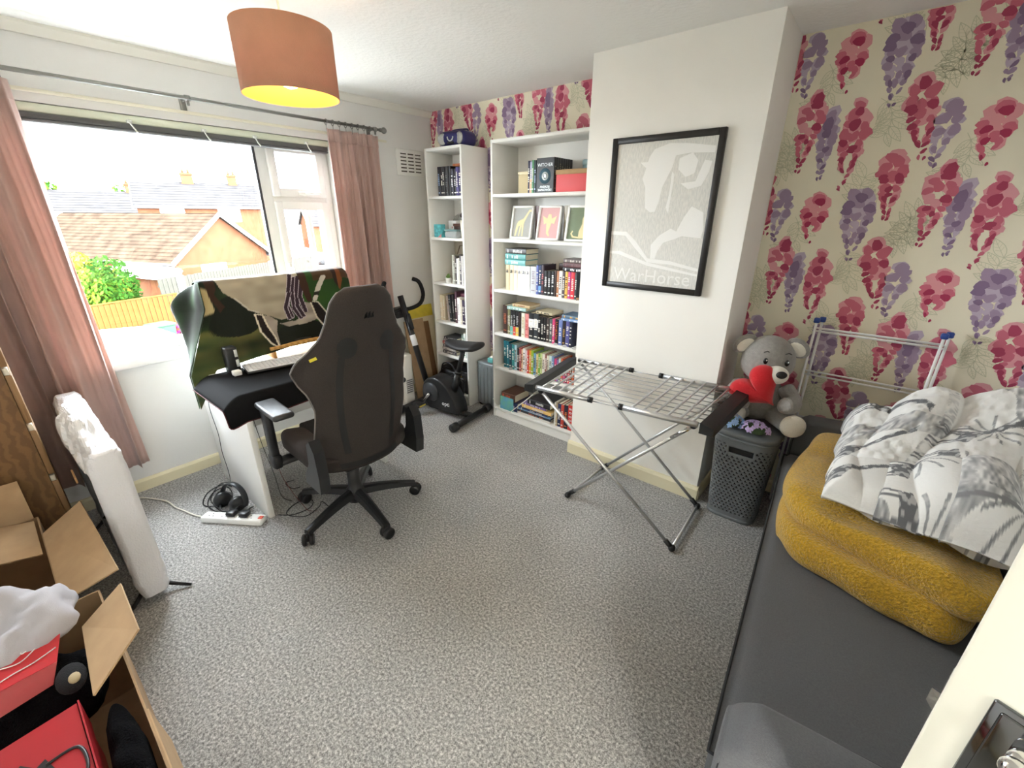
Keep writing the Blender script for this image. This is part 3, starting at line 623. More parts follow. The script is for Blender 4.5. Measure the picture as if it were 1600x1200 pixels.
def leafy(name, label, cat, loc, rx, ry, rz, n, size, mats, seed, trunk=0.4, group=None):
    r = thing(name, label, cat, loc, 0, group); rnd = random.Random(seed); b = MB(); vs = []; fs = []; mi = []
    lobes = [(rnd.uniform(-0.5, 0.5)*rx, rnd.uniform(-0.5, 0.5)*ry, trunk+rz*(0.5+rnd.random()*0.9), rnd.uniform(0.45, 0.7)) for _ in range(9)]
    for i in range(n):
        lx, ly, lz, k = lobes[i % 9]
        q = rnd.random()*2*PI; c = rnd.uniform(-1, 1); s_ = math.sqrt(1-c*c); rr = rnd.uniform(0.6, 1)**0.5
        p = Vector((lx+rx*k*s_*math.cos(q)*rr, ly+ry*k*s_*math.sin(q)*rr, lz+rz*k*c*rr))
        a = Vector((rnd.gauss(0, 1), rnd.gauss(0, 1), rnd.gauss(0, 1))).normalized(); t = a.orthogonal().normalized(); L = size*rnd.uniform(0.6, 1.3)
        o = len(vs); vs += [p-a*L, p+t*L*0.45, p+a*L, p-t*L*0.45]; fs.append((o, o+1, o+2, o+3)); mi.append(i % len(mats))
    b.add(vs, fs); b.mi = mi; f_ = b.build('foliage', mats, r, world=False); f_['kind'] = 'stuff'
    t = MB(); t.tube([(0, 0, 0), (0.03, 0, trunk), (0, 0.05, trunk+rz*0.8)], [0.09, 0.07, 0.03], 7); t.build('trunk', mat('bark_brown', (96, 76, 58), 0.9), r, world=False)
    return r
LG = [mat('leaf_bright_green', (72, 102, 32), 0.7, spec=0.0), mat('leaf_mid_green', (42, 74, 24), 0.7, spec=0.0), mat('leaf_yellow_green', (118, 128, 44), 0.7, spec=0.0)]
leafy('shrub', 'tall green garden shrub growing over the orange fence', 'shrub', (-15.6, -0.5, GZ), 1.25, 1.05, 1.35, 5200, 0.10, LG, 3, 0.6)
leafy('flowering_bush', 'magenta flowering bush beside the green bin', 'bush', (-14.1, 1.25, GZ), 0.28, 0.32, 0.45, 700, 0.07, [mat('magenta_petal', (190, 52, 126), 0.7), mat('magenta_petal', (190, 52, 126)), LG[1]], 5, 0.1)
for i, (x, y, z, s, lb) in enumerate([(-75, 4.5, 4.3, 2.6, 'round tree rising behind the far slate roofs'), (-80, 16.5, 4.6, 3.4, 'broad tree rising above the tall house ridge'), (-120, 42, 3.0, 7.0, 'hazy tree line beyond the pale far house')]):
    leafy('tree', lb, 'tree', (x, y, GZ), s, s*1.2, (z-GZ)*0.5, 900, 0.45, [LG[0], LG[1]], 20+i, 1.0)
b = MB(); b.add([(-23, 3.2, GZ+0.02), (-21.5, 3.0, GZ+0.02), (-24, 9.5, GZ+0.02), (-32, 13, GZ+0.02), (-28, 6.0, GZ+0.02)], [(0, 1, 2, 3, 4)]); lw = b.build('lawn', mat('grass_green', (96, 124, 50), 0.95, spec=0.0, noise=(4, 0.15))); tag(lw, 'patch of green lawn behind the grey fence', 'lawn', kind='stuff')
# ================================================================== BOOKCASES AND WHAT STANDS ON THEM
ORD = ['first', 'second', 'third', 'fourth', 'fifth', 'sixth', 'seventh', 'eighth', 'ninth', 'tenth', 'eleventh', 'twelfth', 'thirteenth', 'fourteenth', 'fifteenth', 'sixteenth', 'seventeenth', 'eighteenth', 'nineteenth', 'twentieth', 'twenty-first', 'twenty-second', 'twenty-third', 'twenty-fourth', 'twenty-fifth', 'twenty-sixth', 'twenty-seventh', 'twenty-eighth', 'twenty-ninth', 'thirtieth', 'thirty-first', 'thirty-second', 'thirty-third', 'thirty-fourth', 'thirty-fifth', 'thirty-sixth']
def bookcase(label, x0, x1, y0, y1, zt, shelves, skipleft=None):
    r = thing('bookcase', label, 'bookcase', ((x0+x1)/2, (y0+y1)/2, 0)); t = 0.018
    MB().rbox(x0, x0+t, y0, y1, 0, zt, 0.0015, 1).build('side_panel', M_WHITE, r); MB().rbox(x1-t, x1, y0, y1, 0, zt, 0.0015, 1).build('side_panel', M_WHITE, r)
    MB().rbox(x0+t, x1-t, y0+0.001, y1, zt-0.02, zt, 0.0015, 1).build('top_panel', M_WHITE, r)
    MB().box(x0+t, x1-t, y1-0.006, y1-0.001, 0.05, zt-0.02).build('back_panel', M_WHITE, r)
    for i, z in enumerate(shelves): MB().rbox(x0+t, x1-t, y0+0.002, y1-0.006, z-0.02, z, 0.0015, 1).build('shelf', M_WHITE, r)
    MB().box(x0+t, x1-t, y0+0.012, y0+0.028, 0, shelves[0]-0.02).build('plinth', M_WHITE, r)
    return r
TS = [0.087, 0.437, 0.713, 1.043, 1.398, 1.690]; NS = [0.087, 0.414, 0.706, 1.031, 1.386, 1.688]
bookcase('tall white bookcase against the cream chimney breast', 0.922, 1.722, -0.29, -0.008, 2.02, TS)
bookcase('narrow white bookcase with the blue radio on top', 0.24, 0.64, -0.285, -0.005, 2.02, NS)
M_PAGE = mat('book_page_edges', (236, 226, 200), 0.9, noise=(200, 0.06))
def cname(c):
    r, g, b = c; mx, mn = max(c), min(c)
    if mx < 62: return 'black'
    if mn > 205: return 'white'
    if mx-mn < 26: return 'grey' if mx < 165 else 'pale grey'
    import colorsys; h, s, v = colorsys.rgb_to_hsv(r/255, g/255, b/255); h *= 360
    if h < 15 or h >= 345: n = 'red' if s > 0.5 else 'pink'
    elif h < 42: n = 'orange' if s > 0.55 and v > 0.65 else ('brown' if v < 0.65 else 'cream')
    elif h < 68: n = 'yellow' if s > 0.45 and v > 0.6 else ('olive' if v < 0.65 else 'cream')
    elif h < 160: n = 'green'
    elif h < 200: n = 'teal'
    elif h < 255: n = 'blue'
    elif h < 300: n = 'purple'
    else: n = 'magenta' if v > 0.5 else 'plum'
    if v < 0.38: n = 'dark '+n
    elif s < 0.4 and v > 0.7 and n not in ('cream', 'pink'): n = 'pale '+n
    return n
def bmat(c, gl=0.42): return mat('cover_%02x%02x%02x' % tuple(int(x) for x in c), c, gl)
def book(label, loc, th, h, d, c, title=(235, 232, 220), rot=(0, 0, 0), group=None, band=None, name='book', seed=0, marks=2, text=None):
    """spine towards -y, upright; loc = centre of the bottom"""
    rnd = random.Random(seed*31+int(th*1e5)+int(h*1e5)); t = min(0.0028, th*0.16)
    b = MB(); b.box(-th/2, -th/2+t, -d/2, d/2, 0, h); b.box(th/2-t, th/2, -d/2, d/2, 0, h)
    k = 5; pts = [(-th/2, -d/2), (th/2, -d/2)]   # rounded spine
    for i in range(k):
        q0, q1 = PI*i/k, PI*(i+1)/k
        X = lambda q: -th/2*math.cos(q); Y = lambda q: -d/2-min(0.004, th*0.18)*math.sin(q)
        b.add([(X(q0), Y(q0), 0), (X(q1), Y(q1), 0), (X(q1), Y(q1), h), (X(q0), Y(q0), h), (X(q0)*0.85, Y(q0)+t, 0), (X(q1)*0.85, Y(q1)+t, 0), (X(q1)*0.85, Y(q1)+t, h), (X(q0)*0.85, Y(q0)+t, h)], [(0, 1, 2, 3), (7, 6, 5, 4), (0, 4, 5, 1), (3, 2, 6, 7)])
    ys = -d/2-min(0.004, th*0.18)-0.0003
    if band:   # (colour, z0 fraction, z1 fraction)
        b.box(-th*0.5, th*0.5, ys-0.0003, -d/2+0.02, h*band[1], h*band[2], 2)
    w = th*0.3
    if marks >= 1:
        z0, z1 = h*rnd.uniform(0.3, 0.4), h*rnd.uniform(0.72, 0.88); n = max(3, int((z1-z0)/0.011))
        for i in range(n):
            if rnd.random() < 0.15: continue
            a = z0+(z1-z0)*i/n; b.box(-w*rnd.uniform(0.55, 1), w*rnd.uniform(0.55, 1), ys-0.0004, ys, a, a+(z1-z0)/n*0.62, 1)
    if marks >= 2:
        a = h*0.1; b.box(-w, w, ys-0.0004, ys, a, a+0.008, 1)
    o = b.build(name, [bmat(c), bmat(title), bmat(band[0] if band else title)])
    o.location = loc; o.rotation_euler = rot; tag(o, label, 'book', group)
    p = MB(); p.box(-th/2+t, th/2-t, -d/2+0.001, d/2-0.003, 0.002, h-0.003); p.build('pages', M_PAGE, o, world=False)
    return o
def lay(label, x0, x1, y0, y1, z0, th, c, spine='-y', title=(235, 232, 220), group=None, rz=0, seed=0):
    """book lying flat; spine towards -y (long side) -> width x0..x1 is its height"""
    h, d = (x1-x0), (y1-y0)
    return book(label, ((x0+x1)/2-h/2, (y0+y1)/2, z0+th/2), th, h, d, c, title, (0, PI/2, 0), group, None, 'book', seed)
def row(x, z, items, yf, where, group, inset=0.0, seed=1, end=None):
    """items: (thickness, height, colour, kw)"""
    rnd = random.Random(seed); n = len(items); out = []
    for i, it in enumerate(items):
        th, h, c = it[:3]; kw = it[3] if len(it) > 3 else {}
        d = kw.pop('d', min(0.2, h*0.68)); dy = rnd.uniform(0, 0.006)
        lab = '%s book, %s upright from the window end, %s' % (kw.pop('n', cname(c)), ORD[i], where)
        out.append(book(lab, (x+th/2, yf+dy+d/2+0.004, z), th-0.0006, h, d, c, kw.pop('t', (235, 232, 220)), (0, 0, 0), group, seed=seed*50+i, **kw)); x += th
    return x, out
BK = (30, 29, 31); CRM = (238, 230, 206)
# ---- tall bookcase, top shelf
Z = TS[5]
bx = thing('storage_box', 'cream woven-paper storage box at the back of the top shelf', 'box', (1.14, -0.09, Z))
MB().rbox(1.06, 1.225, -0.16, -0.02, Z, Z+0.13, 0.004, 1).build('body', mat('cream_woven_paper', (230, 216, 178), 0.9, wave=(60, 1.5, 2.0, 'X'), col2=(204, 186, 144)), bx); MB().rbox(1.057, 1.228, -0.163, -0.017, Z+0.122, Z+0.14, 0.003, 1).build('lid', mat('cream_woven_lid', (236, 224, 190), 0.9), bx)
row(1.215, Z, [(0.017, 0.19, (44, 38, 66)), (0.018, 0.185, (186, 184, 214), {'band': ((226, 178, 140), 0.0, 0.45)}), (0.018, 0.192, (92, 150, 108)), (0.02, 0.19, (40, 58, 66), {'t': (150, 170, 210)})], -0.262, 'top shelf beside the black boxed series', 'books on the top shelf', seed=2)
for i in range(8):       # black series standing cover-out, one behind the other
    y = -0.268+i*0.0262
    o = book('black paperback of the matching series, %s behind the emblem cover' % ORD[i-1] if i else 'black paperback facing out with a round silver emblem', (1.362, y+0.0125, Z), 0.0245, 0.198, 0.13, (38, 40, 42), (120, 116, 100), (0, 0, PI/2), 'black matching series', seed=i, marks=2)
    o.rotation_euler = (0, 0, PI/2)   # spine to +x
# printed cover: lettering and a round silver emblem
def text_obj(s, size, name, m, parent, loc, rot, extr=0.0002, align='CENTER', sx=1.0):
    cu = bpy.data.curves.new(name, 'FONT'); cu.body = s; cu.size = size; cu.align_x = align; cu.align_y = 'CENTER'; cu.extrude = extr; cu.resolution_u = 2
    o = bpy.data.objects.new(name, cu); COL.objects.link(o); dg = bpy.context.evaluated_depsgraph_get(); me = bpy.data.meshes.new_from_object(o.evaluated_get(dg)); bpy.data.objects.remove(o); bpy.data.curves.remove(cu)
    o = bpy.data.objects.new(name, me); COL.objects.link(o); me.materials.clear(); me.materials.append(m); o.parent = parent; o.location = loc; o.rotation_euler = rot; o.scale = (sx, 1, 1)
    return o
wb = [o for o in COL.objects if o.name.startswith('book') and o.get('label', '').endswith('round silver emblem')][0]
M_SIL = mat('silver_print', (206, 210, 208), 0.35, 0.4)
# the cover that faces the room is the local -x ... side after the quarter turn
sgn = -1
def on_cover(z): return (sgn*0.0128, 0.0, z)
rt = (PI/2, 0, -PI/2)
text_obj('WITCHER', 0.026, 'lettering', M_SIL, wb, on_cover(0.158), rt); text_obj('ANDRZEJ', 0.018, 'lettering', M_SIL, wb, on_cover(0.033), rt); text_obj('SAPKOWSKI', 0.019, 'lettering', M_SIL, wb, on_cover(0.015), rt)
e_ = MB(); e_.lathe([(0.030, -0.0002), (0.040, -0.0002), (0.040, 0.0004), (0.030, 0.0004), (0.030, -0.0002)], 28, 0, TR((sgn*0.0126, 0, 0.095), (0, PI/2, 0), (0.62, 0.62, 1)))
e_.prism([(-0.010, 0.004), (-0.002, 0.013), (0.012, 0.009), (0.005, 0.0), (0.014, -0.011), (0.0, -0.006), (-0.008, -0.014)], sgn*0.0129-0.0003, sgn*0.0129+0.0003, 'x', 0, TR((0, 0, 0.095)))
e_.build('emblem', M_SIL, wb, world=False)
gl_ = MB(); gl_.lathe([(0.0, -0.0001), (0.045, -0.0001), (0.045, 0.0001), (0, 0.0001)], 28, 0, TR((sgn*0.01235, 0, 0.095), (0, PI/2, 0))); gl_.build('emblem_ground', mat('print_steel_blue', (70, 104, 120), 0.5), wb, world=False)
rb = thing('gift_box', 'coral red box with a kraft brown lid on the top shelf', 'box', (1.575, -0.2, Z))
MB().rbox(1.448, 1.70, -0.27, -0.125, Z, Z+0.105, 0.002, 1).build('body', mat('coral_red_card', (222, 96, 98), 0.6), rb); MB().rbox(1.445, 1.703, -0.273, -0.122, Z+0.098, Z+0.125, 0.002, 1).build('lid', mat('kraft_brown_card', (172, 140, 100), 0.8, noise=(30, 0.06)), rb)
tb = thing('tin_box', 'pale blue mottled tin behind the coral red box', 'tin', (1.62, -0.07, Z))
MB().rbox(1.535, 1.70, -0.115, -0.02, Z, Z+0.165, 0.008, 2).build('body', mat('pale_blue_mottled', (150, 186, 200), 0.5, noise=(22, 0.2)), tb); MB().rbox(1.532, 1.702, -0.118, -0.017, Z+0.155, Z+0.19, 0.01, 2).build('lid', mat('pale_blue_lid', (168, 200, 210), 0.45, noise=(22, 0.18)), tb)
# ---- framed prints
def frame_print(label, cx, bgc, pic, rz):
    Z = TS[4]; w, h, d = 0.172, 0.222, 0.024
    r = thing('picture_frame', label, 'picture frame', (cx, -0.2, Z), 0, 'framed animal prints', rot=(-0.22, 0, rz))
    b = MB(); t = 0.014
    for (x0, x1, z0, z1) in ((-w/2, -w/2+t, 0, h), (w/2-t, w/2, 0, h), (-w/2, w/2, 0, t), (-w/2, w/2, h-t, h)): b.rbox(x0, x1, -d/2, d/2, z0, z1, 0.002, 1)
    b.build('frame', M_WHITE, r, world=False)
    p = MB(); p.box(-w/2+t, w/2-t, -0.002, 0.004, t, h-t); pr = p.build('print', mat('print_ground_%d' % bgc[0], bgc, 0.7), r, world=False)
    q = MB()
    for poly in pic: q.prism([(x*0.07, 0.111+z*0.095) for x, z in poly], -0.0028, -0.002, 'y')
    q.build('animal_figure', mat('print_cream_gold', (236, 222, 172) if bgc[0] != 226 else (206, 196, 190), 0.7), pr, world=False)
    MB().box(-w/2+t*0.8, w/2-t*0.8, -0.006, -0.0055, t*0.8, h-t*0.8).build('glass', glass_mat('frame_glass', refl=0.04), r, world=False)
    b = MB(); b.box(-0.02, 0.02, 0.0, 0.004, -0.15, 0, 0, TR((0, 0.012, 0.165), (0.3, 0, 0))); b.build('easel_back', M_WHITE, r, world=False)
    return r
gir = [[(-0.75, -0.95), (-0.6, -0.95), (-0.35, -0.25), (0.0, -0.15), (0.1, -0.95), (0.22, -0.95), (0.22, -0.1), (0.3, 0.1), (0.75, 0.75), (0.98, 0.78), (0.9, 0.92), (0.68, 0.9), (0.12, 0.28), (-0.45, 0.1), (-0.62, -0.15)], [(-0.3, -0.95), (-0.2, -0.95), (0.0, -0.2), (-0.2, -0.2)]]
ele = [[(-0.25, 0.3), (-0.75, 0.5), (-0.55, -0.1), (-0.3, 0.0), (-0.2, -0.7), (0.05, -0.9), (0.2, -0.85), (0.02, -0.6), (0.25, 0.0), (0.55, -0.05), (0.75, 0.5), (0.25, 0.3), (0.15, 0.6), (-0.15, 0.6)]]
cat_ = [[(0.1, -0.95), (0.75, -0.95), (0.8, -0.3), (0.62, 0.2), (0.75, 0.35), (0.72, 0.55), (0.45, 0.55), (0.32, 0.3), (0.35, 0.0), (0.1, -0.5)], [(0.12, -0.95), (-0.5, -0.9), (-0.7, -0.65), (-0.55, -0.45), (-0.45, -0.5), (-0.55, -0.65), (-0.4, -0.8), (0.12, -0.84)]]
frame_print('white framed print of a giraffe on grey', 1.115, (176, 178, 174), gir, 0.12)
frame_print('white framed print of an elephant head on pink', 1.345, (226, 176, 176), ele, 0.12)
frame_print('white framed print of a sitting big cat on sage green', 1.575, (112, 128, 98), cat_, 0.12)
for i, (x, c, lb) in enumerate(((1.225, (92, 62, 58), 'dark mottled brown photo album standing behind the giraffe and elephant prints'), (1.46, (168, 160, 142), 'stone grey photo album standing behind the elephant and big cat prints'), (1.675, (66, 58, 54), 'dark brown photo album standing behind the big cat print'))):
    book(lb, (x, -0.08, TS[4]), 0.05, 0.218, 0.125, c, c, (0, 0, 0), 'albums behind the prints', seed=i, marks=0, name='photo_album')
# ---- shelf under the prints
Z = TS[3]; wh = 'shelf under the framed prints'
x, _ = row(1.03, Z, [(0.037, 0.182, c, {'t': (40, 40, 42), 'marks': 0}) for c in ((226, 210, 172), (232, 220, 190), (240, 232, 214), (246, 243, 236), (247, 246, 242), (247, 246, 243))], -0.262, wh, 'uprights on the shelf under the prints', seed=3)
for i in range(6):   # chess-piece silhouettes on the white spines
    xx = 1.03+0.037*(i+0.5); g = MB()
    sh = [[(-8, 0), (8, 0), (7, 5), (3, 10), (4, 14), (0, 21), (-4, 14), (-3, 10), (-7, 5)], [(-8, 0), (8, 0), (6, 5), (7, 20), (1, 22), (-6, 16), (0, 12), (-6, 5)], [(-7, 2), (3, 0), (8, 8), (3, 14), (5, 20), (-3, 21), (0, 10)]][i % 3]
    g.prism([(px_*0.001, 0.128+pz_*0.001) for px_, pz_ in sh], -0.2655-0.0006, -0.2655+0.0012, 'y', 0, TR((xx, 0, Z)))
    bk = [o for o in COL.objects if o.get('group') == 'uprights on the shelf under the prints'][i]; g.build('spine_emblem', mat('print_soft_black', (54, 54, 58), 0.6) if i < 2 else mat('print_grey', (150, 150, 154), 0.6), bk)
for i, (c, th, t) in enumerate((((116, 182, 182), 0.036, (236, 246, 240)), ((78, 150, 146), 0.04, (232, 240, 236)), ((62, 58, 56), 0.036, (210, 206, 200)))):
    z = Z+0.1825+(0, 0.0365, 0.077)[i]
    lay('thick %s book lying %s on the white chess-piece set' % (('pale teal', 'teal', 'charcoal')[i], ('lowest', 'in the middle', 'topmost')[i]), 1.03+0.004*i, 1.215+0.003*i, -0.265, -0.12, z, th, c, title=t, group='books lying on the white set', seed=i)
x += 0.004
x, _ = row(x, Z, [(0.05, 0.185, (206, 208, 212), {'n': 'shrink-wrapped pale grey', 't': (160, 150, 160)}), (0.02, 0.195, (92, 108, 176)), (0.022, 0.197, (44, 58, 92), {'band': ((110, 160, 212), 0.08, 0.3)}), (0.026, 0.2, (66, 52, 62), {'t': (190, 110, 110)}),
    (0.028, 0.165, BK, {'t': (240, 240, 238)}), (0.026, 0.165, BK, {'t': (240, 240, 238)}), (0.027, 0.165, BK, {'t': (240, 240, 238)}), (0.018, 0.17, (58, 38, 32), {'marks': 0}), (0.02, 0.17, (178, 118, 78)), (0.026, 0.172, (246, 244, 240), {'t': (60, 60, 60)}),
    (0.022, 0.17, (88, 74, 82)), (0.023, 0.172, (236, 184, 86), {'t': (60, 50, 40)}), (0.022, 0.172, (192, 74, 136)), (0.03, 0.172, (214, 56, 66)), (0.018, 0.17, (62, 66, 70))], -0.262, wh, 'uprights on the shelf under the prints', seed=4)
book('dark brown hardback standing behind the black trio of spines', (1.455, -0.09, Z), 0.09, 0.205, 0.1, (52, 38, 36), BK, (0, 0, 0), 'uprights on the shelf under the prints', marks=0)
for i, (c, th, t, lb) in enumerate((((40, 38, 42), 0.026, (240, 240, 240), 'black book with white lettering lying flat above the yellow spine'), ((92, 58, 60), 0.028, (120, 84, 84), 'maroon book lying flat in the pile above the red spine'), ((104, 92, 90), 0.024, (200, 190, 180), 'grey brown book topmost of the pile above the red spine'))):
    lay(lb, 1.525, 1.70, -0.262, -0.14, Z+0.1735+(0, 0.0265, 0.055)[i], th, c, title=t, group='books lying on the bright spines', seed=i+5)
fg = thing('toy_figure', 'tiny black and orange animal figure in front of the red spine', 'figurine', (1.66, -0.276, Z))
b = MB(); b.ball((1.66, -0.279, Z+0.012), 0.016, 0.006, 0.008); b.ball((1.677, -0.279, Z+0.019), 0.007, 0.0055, 0.006)
for dx in (-0.01, 0.01): b.tube([(1.66+dx, -0.279, Z), (1.66+dx, -0.279, Z+0.01)], 0.003, 6)
b.build('body', mat('figure_tabby', (150, 112, 70), 0.6, noise=(150, 0.5)), fg)
# ---- next shelf down
Z = TS[2]; wh = 'third shelf up, tall bookcase'
x, _ = row(1.0, Z, [(0.045, 0.215, (62, 38, 30), {'t': (176, 96, 62)}), (0.014, 0.19, (150, 146, 108)), (0.013, 0.19, (118, 120, 92)), (0.027, 0.185, BK, {'band': ((116, 196, 180), 0.0, 0.36), 't': (190, 190, 190)}), (0.026, 0.185, BK, {'band': ((222, 84, 72), 0.0, 0.36), 't': (190, 190, 190)}), (0.028, 0.185, BK, {'band': ((240, 208, 92), 0.0, 0.36), 't': (190, 190, 190)}),
    (0.024, 0.18, (56, 36, 34), {'marks': 0}), (0.034, 0.18, (242, 238, 222), {'t': (200, 180, 140)}), (0.036, 0.178, (232, 150, 146), {'t': (210, 90, 90)}), (0.042, 0.19, (42, 44, 48), {'band': ((246, 246, 246), 0.46, 0.78)}), (0.042, 0.19, (58, 62, 66), {'band': ((246, 246, 246), 0.46, 0.78)}),
    (0.026, 0.178, BK), (0.024, 0.178, BK), (0.022, 0.178, BK), (0.026, 0.176, (78, 68, 64)), (0.026, 0.172, (92, 104, 100)), (0.024, 0.178, (216, 74, 128)), (0.028, 0.178, (34, 30, 36), {'marks': 0, 'n': 'black orange-lettered'}), (0.03, 0.178, (120, 138, 196)), (0.026, 0.176, (44, 36, 40), {'t': (196, 160, 96)}), (0.032, 0.176, (92, 92, 152)), (0.022, 0.176, (40, 42, 62))], -0.262, wh, 'uprights on the third shelf up', seed=5)
cb_ = [o for o in COL.objects if 'orange-lettered' in o.get('label', '')][0]
for i, ch in enumerate('CIRCE'): text_obj(ch, 0.03, 'lettering', mat('print_orange', (226, 112, 60), 0.6), cb_, (0, -cb_.data.vertices[0].co.y*0-0.0665, 0.15-i*0.026), (PI/2, 0, 0), 0.0003)
lay('pale aqua book lying flat across the dark lettered spines', 1.05, 1.225, -0.264, -0.14, Z+0.192, 0.024, (172, 206, 200), title=(240, 246, 244), group='books lying flat on the third shelf up', seed=9)
lay('cream book lying on the pale aqua book', 1.09, 1.25, -0.25, -0.12, Z+0.2165, 0.02, (204, 176, 130), title=(150, 100, 80), group='books lying flat on the third shelf up', seed=10)
lay('cream paged book lying flat on the white-banded pair', 1.30, 1.44, -0.24, -0.1, Z+0.191, 0.018, (214, 200, 164), title=BK, group='books lying flat on the third shelf up', seed=11)
lay('steel blue paperback lying flat over the blue spine', 1.53, 1.70, -0.264, -0.13, Z+0.1785, 0.018, (126, 156, 200), title=(230, 236, 244), group='books lying flat on the third shelf up', seed=12)
lay('ochre and slate book lying on the steel blue paperback', 1.535, 1.70, -0.262, -0.13, Z+0.197, 0.022, (92, 116, 138), title=(230, 176, 84), group='books lying flat on the third shelf up', seed=13)
# ---- slim bright spines
Z = TS[1]; wh = 'second shelf up, tall bookcase'
cs = [(28, 110, 124), (34, 116, 132), (34, 78, 96), (60, 148, 150), (176, 212, 222), (44, 38, 44), (176, 84, 84), (236, 196, 160), (244, 240, 234), (240, 216, 222), (224, 84, 70), (232, 168, 60), (156, 188, 62), (120, 168, 204), (238, 216, 150), (126, 178, 56), (214, 226, 160), (246, 240, 226), (150, 92, 84), (240, 236, 216), (216, 232, 226), (120, 148, 190), (202, 70, 120), (130, 110, 160), (206, 222, 214), (226, 116, 80), (216, 98, 140), (132, 44, 72), (222, 80, 92), (110, 70, 46), (224, 110, 66), (84, 54, 44), (226, 120, 80), (196, 150, 110)]
rnd = random.Random(9); items = []
for i, c in enumerate(cs):
    th = 0.026 if i < 4 else rnd.choice([0.016, 0.018, 0.02, 0.022]); h = 0.215 if i < 2 else (0.2 if i < 5 else rnd.uniform(0.175, 0.195)-0.0012*i*0.5)
    items.append((th, h, c, {'t': (245, 240, 230) if sum(c) < 480 else (90, 70, 60)}))
tot = sum(i[0] for i in items); sc_ = 0.70/tot; items = [(a*sc_, b_, c, k) for a, b_, c, k in items]
row(1.0, Z, items, -0.255, wh, 'slim bright spines on the second shelf up', seed=6)
for i, (x, y) in enumerate(((1.09, -0.272), (1.34, -0.272))):
    g = thing('glass_dish', 'small clear glass dish in front of the %s' % ('white spine' if i == 0 else 'green spines'), 'dish', (x, y, Z)); MB().lathe([(0.0, 0.002), (0.014, 0.002), (0.016, 0.016), (0.0155, 0.016), (0.0125, 0.004), (0.0, 0.004)], 18, 0, TR((x, y, Z))).build('bowl', mat('clear_glass_dish', (235, 238, 236), 0.05, alpha=0.45), g)
for i in range(3):
    x = 1.50+0.075*i; g = thing('trinket', 'small clear trinket in front of the %s spines one shelf above' % ('grey', 'pink', 'blue')[i], 'trinket', (x, -0.277, TS[2])); MB().ball((x, -0.277, TS[2]+0.0085), 0.018, 0.009, 0.0085, 12, 8).build('body', mat('clear_trinket', (226, 224, 220), 0.1, alpha=0.6), g)
# ---- bottom shelf piles
Z = TS[0]
lay('thick navy hardback under the red and black paperback', 0.985, 1.16, -0.27, -0.06, Z+0.0005, 0.075, (38, 48, 92), title=(200, 200, 220), group='piles on the bottom shelf', seed=1)
fb = thing('gift_bag', 'blue and green picture bag leaning on the navy hardback', 'bag', (1.05, -0.275, Z)); MB().box(0.99, 1.125, -0.283, -0.276, Z, Z+0.11).build('bag', mat('blue_green_picture', (96, 160, 206), 0.6, noise=(16, 0.3), col2=(120, 190, 140)), fb)
lay('fat dark paperback with a brown and red cover', 0.99, 1.13, -0.262, -0.08, Z+0.076, 0.062, (92, 56, 40), title=(206, 84, 60), group='piles on the bottom shelf', seed=2)
for i, (c, th, x0, x1, lb) in enumerate((((228, 222, 214), 0.016, 1.15, 1.475, 'wide white magazine at the bottom of the flat pile'), ((50, 54, 62), 0.016, 1.15, 1.48, 'wide dark magazine second in the flat pile'), ((126, 168, 206), 0.015, 1.16, 1.47, 'pale blue magazine third in the flat pile'), ((48, 62, 104), 0.014, 1.17, 1.45, 'navy annual fourth in the flat pile'),
        ((236, 196, 120), 0.026, 1.20, 1.48, 'yellow annual fifth in the flat pile'), ((134, 112, 172), 0.022, 1.21, 1.43, 'lilac annual near the top of the flat pile'), ((40, 40, 44), 0.04, 1.26, 1.47, 'black hardback topmost of the flat pile'))):
    lay(lb, x0, x1, -0.268+0.004*(i % 3), -0.05, Z+0.0005+sum((0.0165, 0.0165, 0.0155, 0.0145, 0.0265, 0.0225, 0.04)[:i]), th, c, title=(230, 230, 230) if i != 1 else (222, 120, 90), group='piles on the bottom shelf', seed=20+i)
row(1.5, Z, [(0.014, 0.185, (240, 238, 230)), (0.016, 0.18, (196, 176, 140)), (0.03, 0.185, (44, 54, 92)), (0.026, 0.185, (206, 78, 62)), (0.034, 0.19, (40, 36, 54), {'t': (226, 130, 60)}), (0.04, 0.2, (214, 64, 56), {'marks': 0, 'n': 'red white-numbered'}), (0.026, 0.2, (96, 170, 170))], -0.262, 'bottom shelf of the tall bookcase', 'uprights on the bottom shelf', seed=7)
nb = [o for o in COL.objects if 'white-numbered' in o.get('label', '')][0]
for i, ch in enumerate('8000'): text_obj(ch, 0.034, 'lettering', mat('print_white', (246, 246, 244), 0.6), nb, (0.0, -0.0725, 0.17-i*0.03), (PI/2, PI/2, 0), 0.0003)
# ================================================================== narrow bookcase contents
XL = 0.258
row(XL+0.075, NS[5], [(0.03, 0.205, (34, 40, 52), {'t': (150, 170, 200)}), (0.026, 0.205, (40, 34, 36)), (0.022, 0.205, (32, 32, 34)), (0.034, 0.205, (66, 66, 68), {'t': (120, 120, 120)}), (0.036, 0.205, BK, {'marks': 0}), (0.026, 0.185, (46, 44, 60), {'t': (240, 240, 240)}), (0.026, 0.185, (40, 40, 46), {'t': (236, 236, 240)}), (0.026, 0.195, (74, 66, 124)), (0.03, 0.195, (58, 52, 96))], -0.25, 'top shelf of the narrow bookcase', 'dark books on the narrow top shelf', seed=8)
lay('tan book lying flat on the dark books of the narrow bookcase', 0.46, 0.61, -0.2, -0.08, NS[5]+0.2055, 0.018, (186, 116, 74), title=(150, 90, 60), seed=3)
